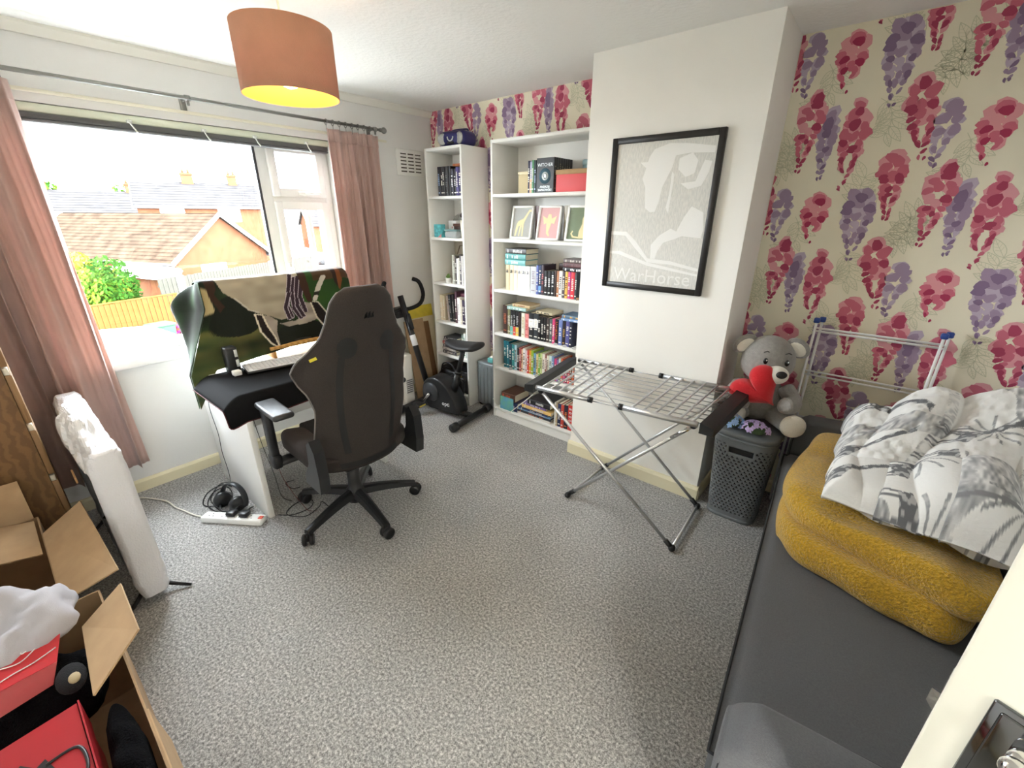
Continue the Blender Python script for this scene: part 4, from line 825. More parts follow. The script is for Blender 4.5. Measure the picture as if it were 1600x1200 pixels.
# second shelf: odds and ends
Z = NS[4]
o = thing('gift_box', 'small white cube box with a tiny red mark', 'box', (0.375, -0.13, Z)); MB().rbox(0.335, 0.425, -0.16, -0.08, Z, Z+0.125, 0.003, 1).build('body', mat('white_card', (246, 246, 244), 0.5), o); MB().box(0.377, 0.383, -0.1608, -0.1598, Z+0.068, Z+0.082).build('mark', mat('print_red', (200, 40, 44), 0.5), o)
o = thing('card_box', 'turquoise patterned card box with a pink corner', 'box', (0.32, -0.235, Z)); MB().rbox(0.275, 0.36, -0.262, -0.215, Z, Z+0.098, 0.002, 1).build('body', mat('turquoise_print', (98, 196, 204), 0.5, noise=(40, 0.35)), o); MB().prism([(0.318, Z+0.0005), (0.36, Z+0.0005), (0.36, Z+0.03)], -0.2628, -0.2618, 'y').build('pink_corner', mat('print_pink', (232, 160, 160), 0.6), o)
o = thing('wooden_box', 'dark brown lidded box behind the clear jar', 'box', (0.46, -0.14, Z)); MB().rbox(0.43, 0.535, -0.19, -0.06, Z, Z+0.1, 0.003, 1).build('body', mat('dark_walnut', (70, 44, 36), 0.5), o); MB().rbox(0.425, 0.54, -0.195, -0.055, Z+0.085, Z+0.104, 0.003, 1).build('lid', mat('walnut_lid', (88, 52, 40), 0.5), o)
o = thing('storage_jar', 'clear oval jar filled with small trinkets', 'jar', (0.47, -0.235, Z)); MB().rbox(0.40, 0.54, -0.268, -0.205, Z, Z+0.05, 0.015, 3).build('jar', mat('clear_jar', (225, 232, 232), 0.08, alpha=0.45), o)
rn = random.Random(2)
for k in range(14): MB().ball((rn.uniform(0.415, 0.525), rn.uniform(-0.255, -0.218), Z+rn.uniform(0.012, 0.034)), 0.009, nu=8, nv=6).build('trinket', mat('trinket_%d' % (k % 3), ((206, 180, 170), (90, 90, 92), (238, 238, 236))[k % 3], 0.4), o)
MB().rbox(0.398, 0.542, -0.27, -0.203, Z+0.05, Z+0.062, 0.006, 2).build('lid', mat('grey_teal_lid', (120, 150, 150), 0.3), o)
o = thing('glass_bottle', 'dark green bottle lying beside the trinket jar', 'bottle', (0.43, -0.19, Z)); MB().lathe([(0.0, 0), (0.021, 0.0), (0.021, 0.06), (0.01, 0.075), (0.01, 0.1), (0.0, 0.1)], 16, 0, TR((0.385, -0.19, Z+0.0215), (0, PI/2, 0))).build('glass', mat('bottle_green', (44, 112, 108), 0.2), o)
o = thing('brush_pot', 'white ceramic pot holding makeup brushes', 'pot', (0.575, -0.215, Z)); MB().lathe([(0.0, 0), (0.027, 0), (0.036, 0.13), (0.034, 0.13), (0.025, 0.005), (0.0, 0.005)], 20, 0, TR((0.575, -0.21, Z))).build('pot', mat('cream_ceramic', (240, 234, 216), 0.35), o)
for k, (dx, dy) in enumerate(((-0.02, 0.0), (0.0, -0.015), (0.02, 0.008), (0.008, 0.02), (-0.006, 0.012))):
    p0 = Vector((0.575+dx*0.4, -0.21+dy*0.4, Z+0.01)); p1 = Vector((0.575+dx*1.4, -0.21+dy*1.4, Z+0.15+0.006*k)); bo = MB().tube([p0, p1], 0.0028, 6).build('brush_handle', mat('brush_handle_white', (230, 226, 220), 0.4), o); MB().tube([p1, p1+Vector((dx*0.3, dy*0.3, 0.012)), p1+Vector((dx*0.4, dy*0.4, 0.03))], [0.005, 0.011, 0.003], 8).build('bristles', mat('brush_bristle', (58, 46, 48), 0.9), bo)
o = thing('glass_disc', 'round glass disc standing behind the white cube box', 'ornament', (0.36, -0.05, Z)); MB().lathe([(0.0, -0.003), (0.085, -0.003), (0.085, 0.003), (0, 0.003)], 32, 0, TR((0.345, -0.04, Z+0.086), (PI/2, 0, 0))).build('disc', mat('clear_disc', (218, 222, 216), 0.1, alpha=0.35), o); MB().tube([(0.345+0.086*math.cos(q), -0.04, Z+0.088+0.086*math.sin(q)) for q in [2*PI*k/28 for k in range(28)]], 0.002, 5, closed=True).build('rim', mat('grey_rim', (140, 140, 138), 0.4), o)
o = thing('photo_strip', 'white photo strip standing by the brush pot', 'photo strip', (0.607, -0.262, Z)); MB().rbox(0.596, 0.618, -0.264, -0.26, Z, Z+0.11, 0.001, 1, 0, None).build('strip', M_WHITE, o)
# third shelf: board with hexagon line, succulent, thin books
Z = NS[3]
o = thing('canvas_board', 'beige board with a thin hexagon outline at the back of the narrow bookcase', 'board', (0.4, -0.03, Z)); MB().box(0.26, 0.56, -0.03, -0.022, Z, Z+0.325).build('board', mat('beige_linen_board', (196, 186, 168), 0.9, noise=(60, 0.05)), o)
hx = [(0.385+0.11*math.cos(PI/3*k), -0.034, Z+0.17+0.13*math.sin(PI/3*k)) for k in range(6)]; MB().tube(hx, 0.003, 6, closed=True).build('hexagon', mat('hexagon_bronze', (140, 118, 98), 0.5), o)
o = thing('potted_succulent', 'tiny green succulent in a white pot', 'plant', (0.395, -0.3, Z))
o.location = (0.395, -0.24, Z); o2 = MB().lathe([(0.0, 0), (0.02, 0), (0.026, 0.04), (0.022, 0.04), (0.0, 0.036)], 16, 0, TR((0.395, -0.24, Z))).build('pot', mat('white_pot', (236, 234, 228), 0.4), o)
g = MB()
for k in range(16):
    q = k*2.4; rr = 0.004+0.0012*k; g.tube([(0.395+rr*math.cos(q)*0.3, -0.24+rr*math.sin(q)*0.3, Z+0.036), (0.395+rr*math.cos(q), -0.24+rr*math.sin(q), Z+0.075-0.0016*k)], [0.005, 0.0025], 6)
g.build('leaves', mat('succulent_green', (112, 148, 74), 0.5), o)
# ---- narrow bookcase, lower shelves
Z = NS[3]
row(0.445, Z, [(0.014, 0.225, (206, 210, 196)), (0.016, 0.225, (150, 146, 134)), (0.02, 0.215, (70, 62, 58)), (0.018, 0.2, (244, 242, 236)), (0.016, 0.205, (226, 222, 212)), (0.022, 0.225, (98, 92, 96)), (0.02, 0.222, (216, 212, 208)), (0.02, 0.222, (190, 186, 182)), (0.022, 0.215, (120, 132, 136))], -0.245, 'shelf with the succulent', 'slim books by the succulent', seed=11)
Z = NS[2]; g4 = 'books on the shelf under the succulent'
row(XL+0.012, Z, [(0.036, 0.215, (232, 218, 190)), (0.026, 0.21, (214, 200, 172))], -0.245, 'shelf under the succulent', g4, seed=12)
for i, (dx, th, h, c, a) in enumerate(((0.098, 0.022, 0.215, (186, 168, 158), 0.09), (0.125, 0.034, 0.225, (46, 50, 56), 0.09), (0.163, 0.026, 0.225, (34, 32, 36), 0.07))):
    book('%s book leaning toward the window, shelf under the succulent' % ('dusty rose', 'slate', 'black')[i], (XL+dx+0.02, -0.15, Z), th-0.001, h, 0.17, c, (150, 150, 150), (0, -a, 0), g4, seed=40+i)
row(XL+0.205, Z, [(0.024, 0.262, (78, 44, 58)), (0.034, 0.215, (244, 240, 236), {'t': (190, 180, 180)}), (0.024, 0.205, (218, 208, 190)), (0.03, 0.2, (62, 48, 72)), (0.03, 0.2, (50, 40, 56))], -0.25, 'beside the leaning books under the succulent', g4, seed=13)
lay('plum hardback lying flat on the white upright, shelf under the succulent', 0.49, 0.612, -0.2, -0.06, Z+0.2155, 0.03, (92, 46, 60), title=(120, 70, 84), group=g4, seed=14)
Z = NS[1]; g5 = 'cases piled on the low narrow shelf'
for i, (c, x0, x1, th) in enumerate((((90, 84, 88), 0.30, 0.47, 0.03), ((168, 160, 158), 0.295, 0.465, 0.028), ((72, 66, 74), 0.305, 0.47, 0.026), ((196, 76, 84), 0.30, 0.468, 0.026), ((150, 146, 148), 0.31, 0.475, 0.022), ((64, 64, 70), 0.32, 0.48, 0.02))):
    lay('%s case lying %s in the pile behind the bike saddle' % (cname(c), ('lowest', 'second', 'third', 'fourth', 'fifth', 'topmost')[i]), x0, x1, -0.255, -0.12, Z+0.0004+sum((0.0304, 0.0284, 0.0264, 0.0264, 0.0224, 0.02)[:i]), th, c, title=(216, 210, 206), group=g5, seed=60+i)
row(0.52, Z, [(0.03, 0.2, (120, 140, 128)), (0.026, 0.215, (238, 240, 236), {'t': (90, 130, 100)}), (0.03, 0.2, (196, 206, 200))], -0.25, 'low shelf behind the bike saddle', 'tall cases behind the saddle', seed=15)
Z = NS[0]
o = thing('storage_crate', 'dark fabric crate on the floor-level shelf of the narrow bookcase', 'crate', (0.44, -0.14, Z)); MB().rbox(0.275, 0.60, -0.26, -0.03, Z, Z+0.2, 0.012, 2).build('body', mat('dark_crate_cloth', (62, 62, 66), 0.9), o); MB().rbox(0.27, 0.605, -0.265, -0.025, Z+0.185, Z+0.205, 0.008, 2).build('rim', M_BLACK, o)
# ---- radio on top of the narrow bookcase
ra = thing('cd_radio', 'dark blue portable radio with round silver speakers', 'radio', (0.47, -0.15, 2.02), 0.12)
M_RB = mat('metallic_navy_plastic', (48, 46, 104), 0.3, 0.3); M_GRL = mat('silver_speaker_mesh', (176, 176, 172), 0.5, 0.5, noise=(300, 0.2))
b = MB()
def rfn(p):   # squashed egg-like body
    return Vector((p.x, p.y*(1-0.12*(p.z-0.05)/0.05), p.z))
b.rbox(-0.125, 0.125, -0.085, 0.085, 0.004, 0.108, 0.04, 5); b.build('body', M_RB, ra, world=False)
for s in (-1, 1):
    MB().lathe([(0.0, 0.006), (0.034, 0.004), (0.038, 0.0), (0.04, -0.006)], 22, 0, TR((s*0.079, -0.084, 0.054), (PI/2, 0, -s*0.28))).build('speaker', M_GRL, ra, world=False)
    MB().rbox(s*0.08-0.015, s*0.08+0.015, -0.05, 0.05, 0, 0.006, 0.002, 1).build('foot', M_BLACK, ra, world=False)
MB().tube([(0.026*math.cos(q), -0.088, 0.066+0.028*math.sin(q)) for q in [PI+PI*k/12 for k in range(13)]], 0.0045, 8).build('control_ring', M_SIL, ra, world=False)
MB().rbox(-0.03, 0.03, -0.088, -0.082, 0.02, 0.034, 0.002, 1).build('display', M_BLACK, ra, world=False)
MB().tube(bez([(-0.085, 0.02, 0.1), (-0.07, 0.03, 0.122), (0.0, 0.035, 0.126), (0.07, 0.03, 0.122), (0.085, 0.02, 0.1)], 5), 0.006, 8).build('handle', M_RB, ra, world=False)

# ================================================================== DESK AND SCREEN UNDER A THROW
dk = thing('desk', 'white desk with a slab side below the window', 'desk', (0.53, -1.67, 0)); DT = 0.74
MB().rbox(0.20, 0.87, -2.06, -1.27, DT-0.025, DT, 0.002, 1).build('desktop', M_WHITE, dk)
MB().rbox(0.21, 0.862, -2.06, -2.03, 0, DT-0.025, 0.002, 1).build('side_panel', M_WHITE, dk)
MB().rbox(0.235, 0.25, -2.03, -1.29, 0.28, DT-0.025, 0.002, 1).build('modesty_panel', M_WHITE, dk)
for x in (0.245, 0.835): MB().rbox(x, x+0.026, -1.312, -1.286, 0.0, DT-0.025, 0.003, 1).build('leg', M_WHITE, dk)
MB().rbox(0.271, 0.835, -1.312, -1.286, 0.0, 0.026, 0.003, 1).build('foot_rail', M_WHITE, dk)
# desk mat drooping over the front edge
dm = thing('desk_mat', 'black desk mat with dark red stitched rim hanging over the desk front', 'desk mat', (0.75, -1.75, DT))
def matfn(u, t):     # u along y (0 = left), t from back to front
    y = -2.15+u*0.80; s = 0.46+t*0.565
    x = s; z = DT+0.0035
    if s > 0.865:
        e = s-0.865; x = 0.868+0.075*(1-math.exp(-e/0.06))*0.8; z = DT+0.0035-max(0, e-0.02)*0.88
    if y < -2.065:   # left side sags over the slab
        k = (-2.065-y)/0.09; z -= 0.05*k*k+0.015*k
    z -= 0.008*math.sin(u*9)*max(0, s-0.87)/0.2
    return (x, y, z)
def mat_outline(u, t):  # rounded corners
    du = min(u, 1-u)*0.80; dt = (1-t)*0.62; r = 0.07
    if du < r and dt < r:
        a, b_ = r-du, r-dt; L = math.hypot(a, b_)
        if L > r: k = r/L; a *= k; b_ *= k; u2 = (r-a)/0.80; t = 1-(r-b_)/0.62; u = u2 if u < 0.5 else 1-u2
    return matfn(u, t)
b = MB(); b.grid(mat_outline, 70, 56); o = b.build('surface', mat('black_mat_cloth', (16, 16, 18), 0.85, spec=0.15), dm); md = o.modifiers.new('t', 'SOLIDIFY'); md.thickness = 0.003; md.offset = 1
rim = [mat_outline(0, k/30) for k in range(31)]+[mat_outline(k/40, 1) for k in range(1, 41)]+[mat_outline(1, 1-k/30) for k in range(1, 31)]
MB().tube([(x, y, z+0.001) for x, y, z in rim], 0.0024, 5).build('stitched_rim', mat('dark_red_stitch', (86, 26, 30), 0.7), dm)
# keyboard
kb = thing('keyboard', 'white and black full-size keyboard on the desk mat', 'keyboard', (0.63, -1.93, DT+0.008), math.radians(80))
MB().rbox(0.0, 0.45, 0.0, 0.165, 0.0, 0.016, 0.006, 2).build('base', M_BLACK, kb, world=False); MB().rbox(0.004, 0.446, 0.006, 0.16, 0.012, 0.019, 0.003, 1).build('top_plate', mat('silver_white_plastic', (214, 216, 220), 0.4), kb, world=False)
km = MB().rbox(-0.0085, 0.0085, -0.0085, 0.0085, 0, 0.008, 0.002, 1); kme = None; M_KEY = mat('white_key_plastic', (228, 230, 234), 0.45)
for r_ in range(6):
    for c_ in range(21):
        if c_ in (15, 18) and r_ < 5: pass
        o = km.build('key', M_KEY, kb, world=False) if kme is None else bpy.data.objects.new('key', kme)
        if kme is None: kme = o.data
        else: COL.objects.link(o); o.parent = kb
        o.location = (0.021+c_*0.0204, 0.022+r_*0.0208+(0.006 if r_ == 5 else 0), 0.017)
# riser, screen, speaker, bits
o = thing('monitor_riser', 'tan wooden riser board below the draped screen', 'riser', (0.3, -1.5, DT)); MB().rbox(0.26, 0.43, -1.72, -1.30, DT+0.055, DT+0.075, 0.003, 1).build('board', mat('tan_bamboo', (206, 158, 86), 0.5, wave=(9, 2, 2, 'Y'), col2=(186, 136, 68)), o)
for y in (-1.70, -1.33): MB().rbox(0.27, 0.42, y, y+0.016, DT+0.0, DT+0.055, 0.002, 1).build('support', mat('tan_bamboo_leg', (196, 146, 76), 0.5), o)
o = thing('monitor', 'wide black screen hidden under the printed throw', 'monitor', (0.32, -1.56, DT+0.075))
MB().rbox(0.30, 0.34, -1.94, -1.17, 0.87, 1.205, 0.006, 2).build('screen', M_BLACKS, o); MB().rbox(0.285, 0.31, -1.58, -1.52, DT+0.075, 1.0, 0.005, 1).build('stand', M_BLACK, o); MB().rbox(0.268, 0.40, -1.66, -1.44, DT+0.075, DT+0.087, 0.005, 2).build('foot', M_BLACK, o)
o = thing('desk_speaker', 'slim black desk speaker with two silver buttons beside the keyboard', 'speaker', (0.4, -1.95, DT)); MB().rbox(0.475, 0.54, -1.985, -1.925, DT+0.0068, DT+0.15, 0.008, 2).build('cabinet', M_BLACKS, o)
for k in (0, 1): MB().rbox(0.5395, 0.5425, -1.945, -1.93, DT+0.04+k*0.055, DT+0.08+k*0.055, 0.001, 1).build('button', M_SIL, o)
o = thing('charger', 'small white plug-in charger on the mat by the speaker', 'charger', (0.53, -1.95, DT)); MB().rbox(0.56, 0.60, -1.985, -1.945, DT+0.0068, DT+0.034, 0.005, 2).build('body', M_WHITE, o)
o = thing('charger', 'white cube adapter at the back corner of the desk', 'charger', (0.3, -2.03, DT)); MB().rbox(0.31, 0.36, -2.055, -2.01, DT, DT+0.035, 0.006, 2).build('body', M_WHITE, o)
o = thing('headphones', 'dark headphones with a pink rimmed cat ear behind the chair', 'headphones', (0.4, -1.2, DT))
MB().tube([(0.48, -1.30+0.065*math.cos(q), DT+0.09+0.085*math.sin(q)) for q in [PI*k/14 for k in range(15)]], 0.008, 8).build('headband', M_BLACK, o)
for s in (-1, 1):
    MB().lathe([(0.0, -0.02), (0.03, -0.02), (0.036, 0.0), (0.03, 0.02), (0, 0.02)], 16, 0, TR((0.48, -1.30+s*0.065, DT+0.045), (PI/2, 0, 0), (1.0, 1.2, 1))).build('ear_cup', M_BLACK, o)
    e = MB(); e.prism([(-1.30+s*0.032-0.022, DT+0.165), (-1.30+s*0.032+0.022, DT+0.165), (-1.30+s*0.05, DT+0.215)], 0.474, 0.486, 'x'); e.build('cat_ear', M_BLACK, o); MB().tube([(0.487, -1.30+s*0.032-0.022, DT+0.168), (0.487, -1.30+s*0.05, DT+0.215), (0.487, -1.30+s*0.032+0.022, DT+0.168)], 0.0022, 6).build('ear_trim', mat('pale_pink_trim', (222, 178, 182), 0.5), o)
# ---- printed throw over the screen
def pip(x, y, P):
    c = False; n = len(P); j = n-1
    for i in range(n):
        if (P[i][1] > y) != (P[j][1] > y) and x < (P[j][0]-P[i][0])*(y-P[i][1])/(P[j][1]-P[i][1])+P[i][0]: c = not c
        j = i
    return c
def segd(x, y, P):
    d = 9
    for (x0, y0), (x1, y1) in zip(P[:-1], P[1:]):
        L = (x1-x0)**2+(y1-y0)**2; t = max(0, min(1, ((x-x0)*(x1-x0)+(y-y0)*(y1-y0))/L)) if L else 0; d = min(d, math.hypot(x-x0-(x1-x0)*t, y-y0-(y1-y0)*t))
    return d
BODY = [(0.06, -0.2), (0.60, -0.2), (0.62, 0.0), (0.58, 0.2), (0.52, 0.33), (0.50, 0.55), (0.44, 0.56), (0.36, 0.48), (0.28, 0.42), (0.20, 0.27), (0.12, 0.14)]
NOSE = [(0.30, 0.46), (0.36, 0.48), (0.41, 0.56), (0.385, 0.70), (0.385, 0.9), (0.35, 0.72), (0.335, 0.58)]
CHK = [(0.60, 0.36), (0.66, 0.4), (0.70, 0.62), (0.60, 0.66), (0.48, 0.66), (0.42, 0.60), (0.54, 0.60), (0.60, 0.55)]
EAR1 = [(0.275, 0.44), (0.32, 0.46), (0.335, 0.6), (0.365, 0.75), (0.38, 0.9), (0.33, 0.82), (0.285, 0.66)]
EAR2 = [(0.665, 0.38), (0.72, 0.4), (0.78, 0.58), (0.80, 0.72), (0.77, 0.84), (0.73, 0.72), (0.69, 0.6)]
HAIR = [[(0.56, 0.02), (0.53, 0.2), (0.50, 0.4), (0.52, 0.55)], [(0.585, 0.06), (0.55, 0.25), (0.545, 0.45), (0.58, 0.58)], [(0.61, 0.05), (0.585, 0.2), (0.57, 0.42), (0.60, 0.56)], [(0.625, 0.14), (0.60, 0.3), (0.62, 0.5)], [(0.53, 0.24), (0.485, 0.42), (0.50, 0.56)]]
def throw_col(u, v):
    n = vnoise(u*5, v*5, 3); n2 = vnoise(u*14, v*14, 4)
    c = np.array((30, 48, 22.0))*(0.45+0.9*n)
    if u > 0.6: c = np.array((44, 84, 28.0))*(0.35+0.9*n+0.2*math.exp(-((v-0.3)/0.25)**2))
    if u < 0.38 and v > 0.55: c = c*(1-0.7*n2)+np.array((140, 122, 62.0))*0.7*n2*(n+0.2)
    if math.hypot((u-0.17)/0.13, (v-0.42)/0.2) < 1+0.3*n: c = np.array((16, 22, 12.0))
    if math.hypot((u-0.55)/0.16, (v-0.76)/0.14) < 1+0.3*n: c = np.array((14, 20, 10.0))
    if u > 0.82 and 0.55 < v < 0.9 and n2 > 0.5: c = np.array((150, 140, 110.0))
    if u > 0.72 and v < 0.12: c = np.array((74, 52, 30.0))
    if pip(u, v, [(0.02, -0.2), (0.085, -0.2), (0.09, 0.08), (0.07, 0.16), (0.11, 0.3), (0.08, 0.36), (0.04, 0.2)]): return (50, 30, 18)
    if pip(u, v, [(0.0, 0.04), (0.035, 0.1), (0.05, 0.34), (0.0, 0.38)]): c = np.array((180, 164, 118.0))
    body = pip(u, v, BODY)
    if body: c = np.array((178, 168, 146.0))*(0.86+0.18*n2)*(1-0.12*v)
    if pip(u, v, CHK) or pip(u, v, NOSE): c = np.array((168, 158, 144.0))*(0.8+0.3*n2)
    for P in HAIR:
        d = segd(u, v, P)
        if d < 0.013: c = np.array((52, 36, 46.0))
        elif d < 0.017: c = np.array((196, 184, 190.0))
    for P in (EAR1, EAR2):
        if pip(u, v, P): c = np.array((26, 16, 16.0))
        if segd(u, v, P+[P[0]]) < 0.0055: c = np.array((214, 206, 184.0))
    if pip(u, v, [(0.61, -0.2), (0.66, -0.2), (0.675, 0.2), (0.68, 0.4), (0.645, 0.38), (0.62, 0.2)]): c = np.array((60, 36, 24.0))
    if segd(u, v, [(0.70, 0.36), (0.75, 0.2), (0.80, 0.08)]) < 0.02: c = np.array((200, 194, 180.0)) if n2 > 0.42 else np.array((40, 40, 30.0))
    if pip(u, v, [(0.86, -0.2), (0.93, -0.2), (0.945, 0.15), (0.915, 0.28), (0.88, 0.16)]): c = np.array((120, 66, 30.0)) if u > 0.905 else np.array((40, 24, 18.0))
    if segd(u, v, [(0.18, 0.22), (0.25, 0.38), (0.3, 0.42)]) < 0.006: c = np.array((190, 184, 170.0))
    return tuple(c)
def throw():
    r = thing('throw_blanket', 'dark green fleece throw with an animal print draped over the screen', 'blanket', (0.35, -1.55, 0.8))
    Y0, Y1, ZT = -1.985, -1.125, 1.222
    nu, nv = 230, 220; vs = []; cols = []
    def bottom(u): # lower edge of the front sheet
        pts = [(0.0, 0.56), (0.03, 0.66), (0.055, 0.756), (0.1, 0.764), (0.2, 0.768), (0.34, 0.785), (0.6, 0.80), (0.9, 0.815), (1.0, 0.86)]
        for (a, za), (b_, zb) in zip(pts[:-1], pts[1:]):
            if a <= u <= b_: return za+(zb-za)*(u-a)/(b_-a)
        return pts[-1][1]
    for i in range(nu):
        u = i/(nu-1); y = Y0+(Y1-Y0)*u; zb = bottom(u); front = ZT-zb; top = 0.085; back = 0.42; tot = front+top+back
        for j in range(nv):
            s = j/(nv-1)*tot
            fold = 0.012*math.sin(u*19+1)*0.5+0.01*math.sin(u*7+s*5)
            if s < front:
                z = zb+s; t = (front-s)/max(front, 1e-6); x = 0.365+0.05*t**0.8*(1-0.4*abs(u-0.5))+fold*t*1.4+0.03*t*max(0, 1-u/0.2)
                k = max(0, 1-(front-s)/0.03); x -= 0.012*k*k
            elif s < front+top: q = (s-front)/top; x = 0.355-0.075*q; z = ZT+0.006*math.sin(PI*q)-0.004*math.sin(u*PI*1)*1.0
            else: q = s-front-top; x = 0.272-0.03*q+fold*0.6; z = ZT-q
            z += -0.02*max(0, (u-0.965)/0.035)**2*(1 if s > front-0.06 else 0)-0.012*max(0, (0.03-u)/0.03)**2*(1 if s > front-0.06 else 0)
            yy = y-0.15*max(0, 1-u/0.12)*max(0, min(1, (1.08-z)/0.33))*(1 if s < front else 0.3)
            vs.append((x, yy, z)); v = (front-s)/0.47
            cols.append(throw_col(u, v))
    fs = [(i*nv+j, (i+1)*nv+j, (i+1)*nv+j+1, i*nv+j+1) for i in range(nu-1) for j in range(nv-1)]
    b = MB(); b.add(vs, fs, 0, True); b.col = [lin(c) for c in cols]
    mt = mat('printed_fleece', (255, 255, 255), 0.8, attr='Col', sheen=0.25, spec=0.2, bump=(400, 0.2))
    o = b.build('cloth', mt, r); md = o.modifiers.new('t', 'SOLIDIFY'); md.thickness = 0.003; md.offset = -1
    # side flap hanging off the left end, pulled out into a point
    b = MB(); cols = []; vs = []; n1, n2 = 40, 50
    for i in range(n1):
        a = i/(n1-1)      # 0 at the front fold, 1 at the back
        for j in range(n2):
            t = j/(n2-1)
            xt = 0.39-0.13*a; zt = ZT-0.002-0.03*a*a
            xb = 0.425-0.20*a; zb = 0.56+0.40*a**1.15
            bulge = math.sin(PI*min(1, t*1.1))*a
            x = xt+(xb-xt)*t-0.03*bulge; z = zt+(zb-zt)*t; y = Y0-0.002-0.15*max(0, min(1, (1.08-z)/0.33))*(1-0.75*a)-0.10*a*math.sin(PI*min(1, t*0.95))**0.9-0.012*math.sin(a*7+t*4)*a
            vs.append((x, y, z)); n = vnoise(a*4+9, t*6, 7); cols.append(tuple(np.array((40, 74, 34.0))*(0.25+0.9*n)))
    fs = [(i*n2+j, (i+1)*n2+j, (i+1)*n2+j+1, i*n2+j+1) for i in range(n1-1) for j in range(n2-1)]
    b.add(vs, fs, 0, True); b.col = [lin(c) for c in cols]; o = b.build('side_flap', mt, r); md = o.modifiers.new('t', 'SOLIDIFY'); md.thickness = 0.003; md.offset = 0
throw()

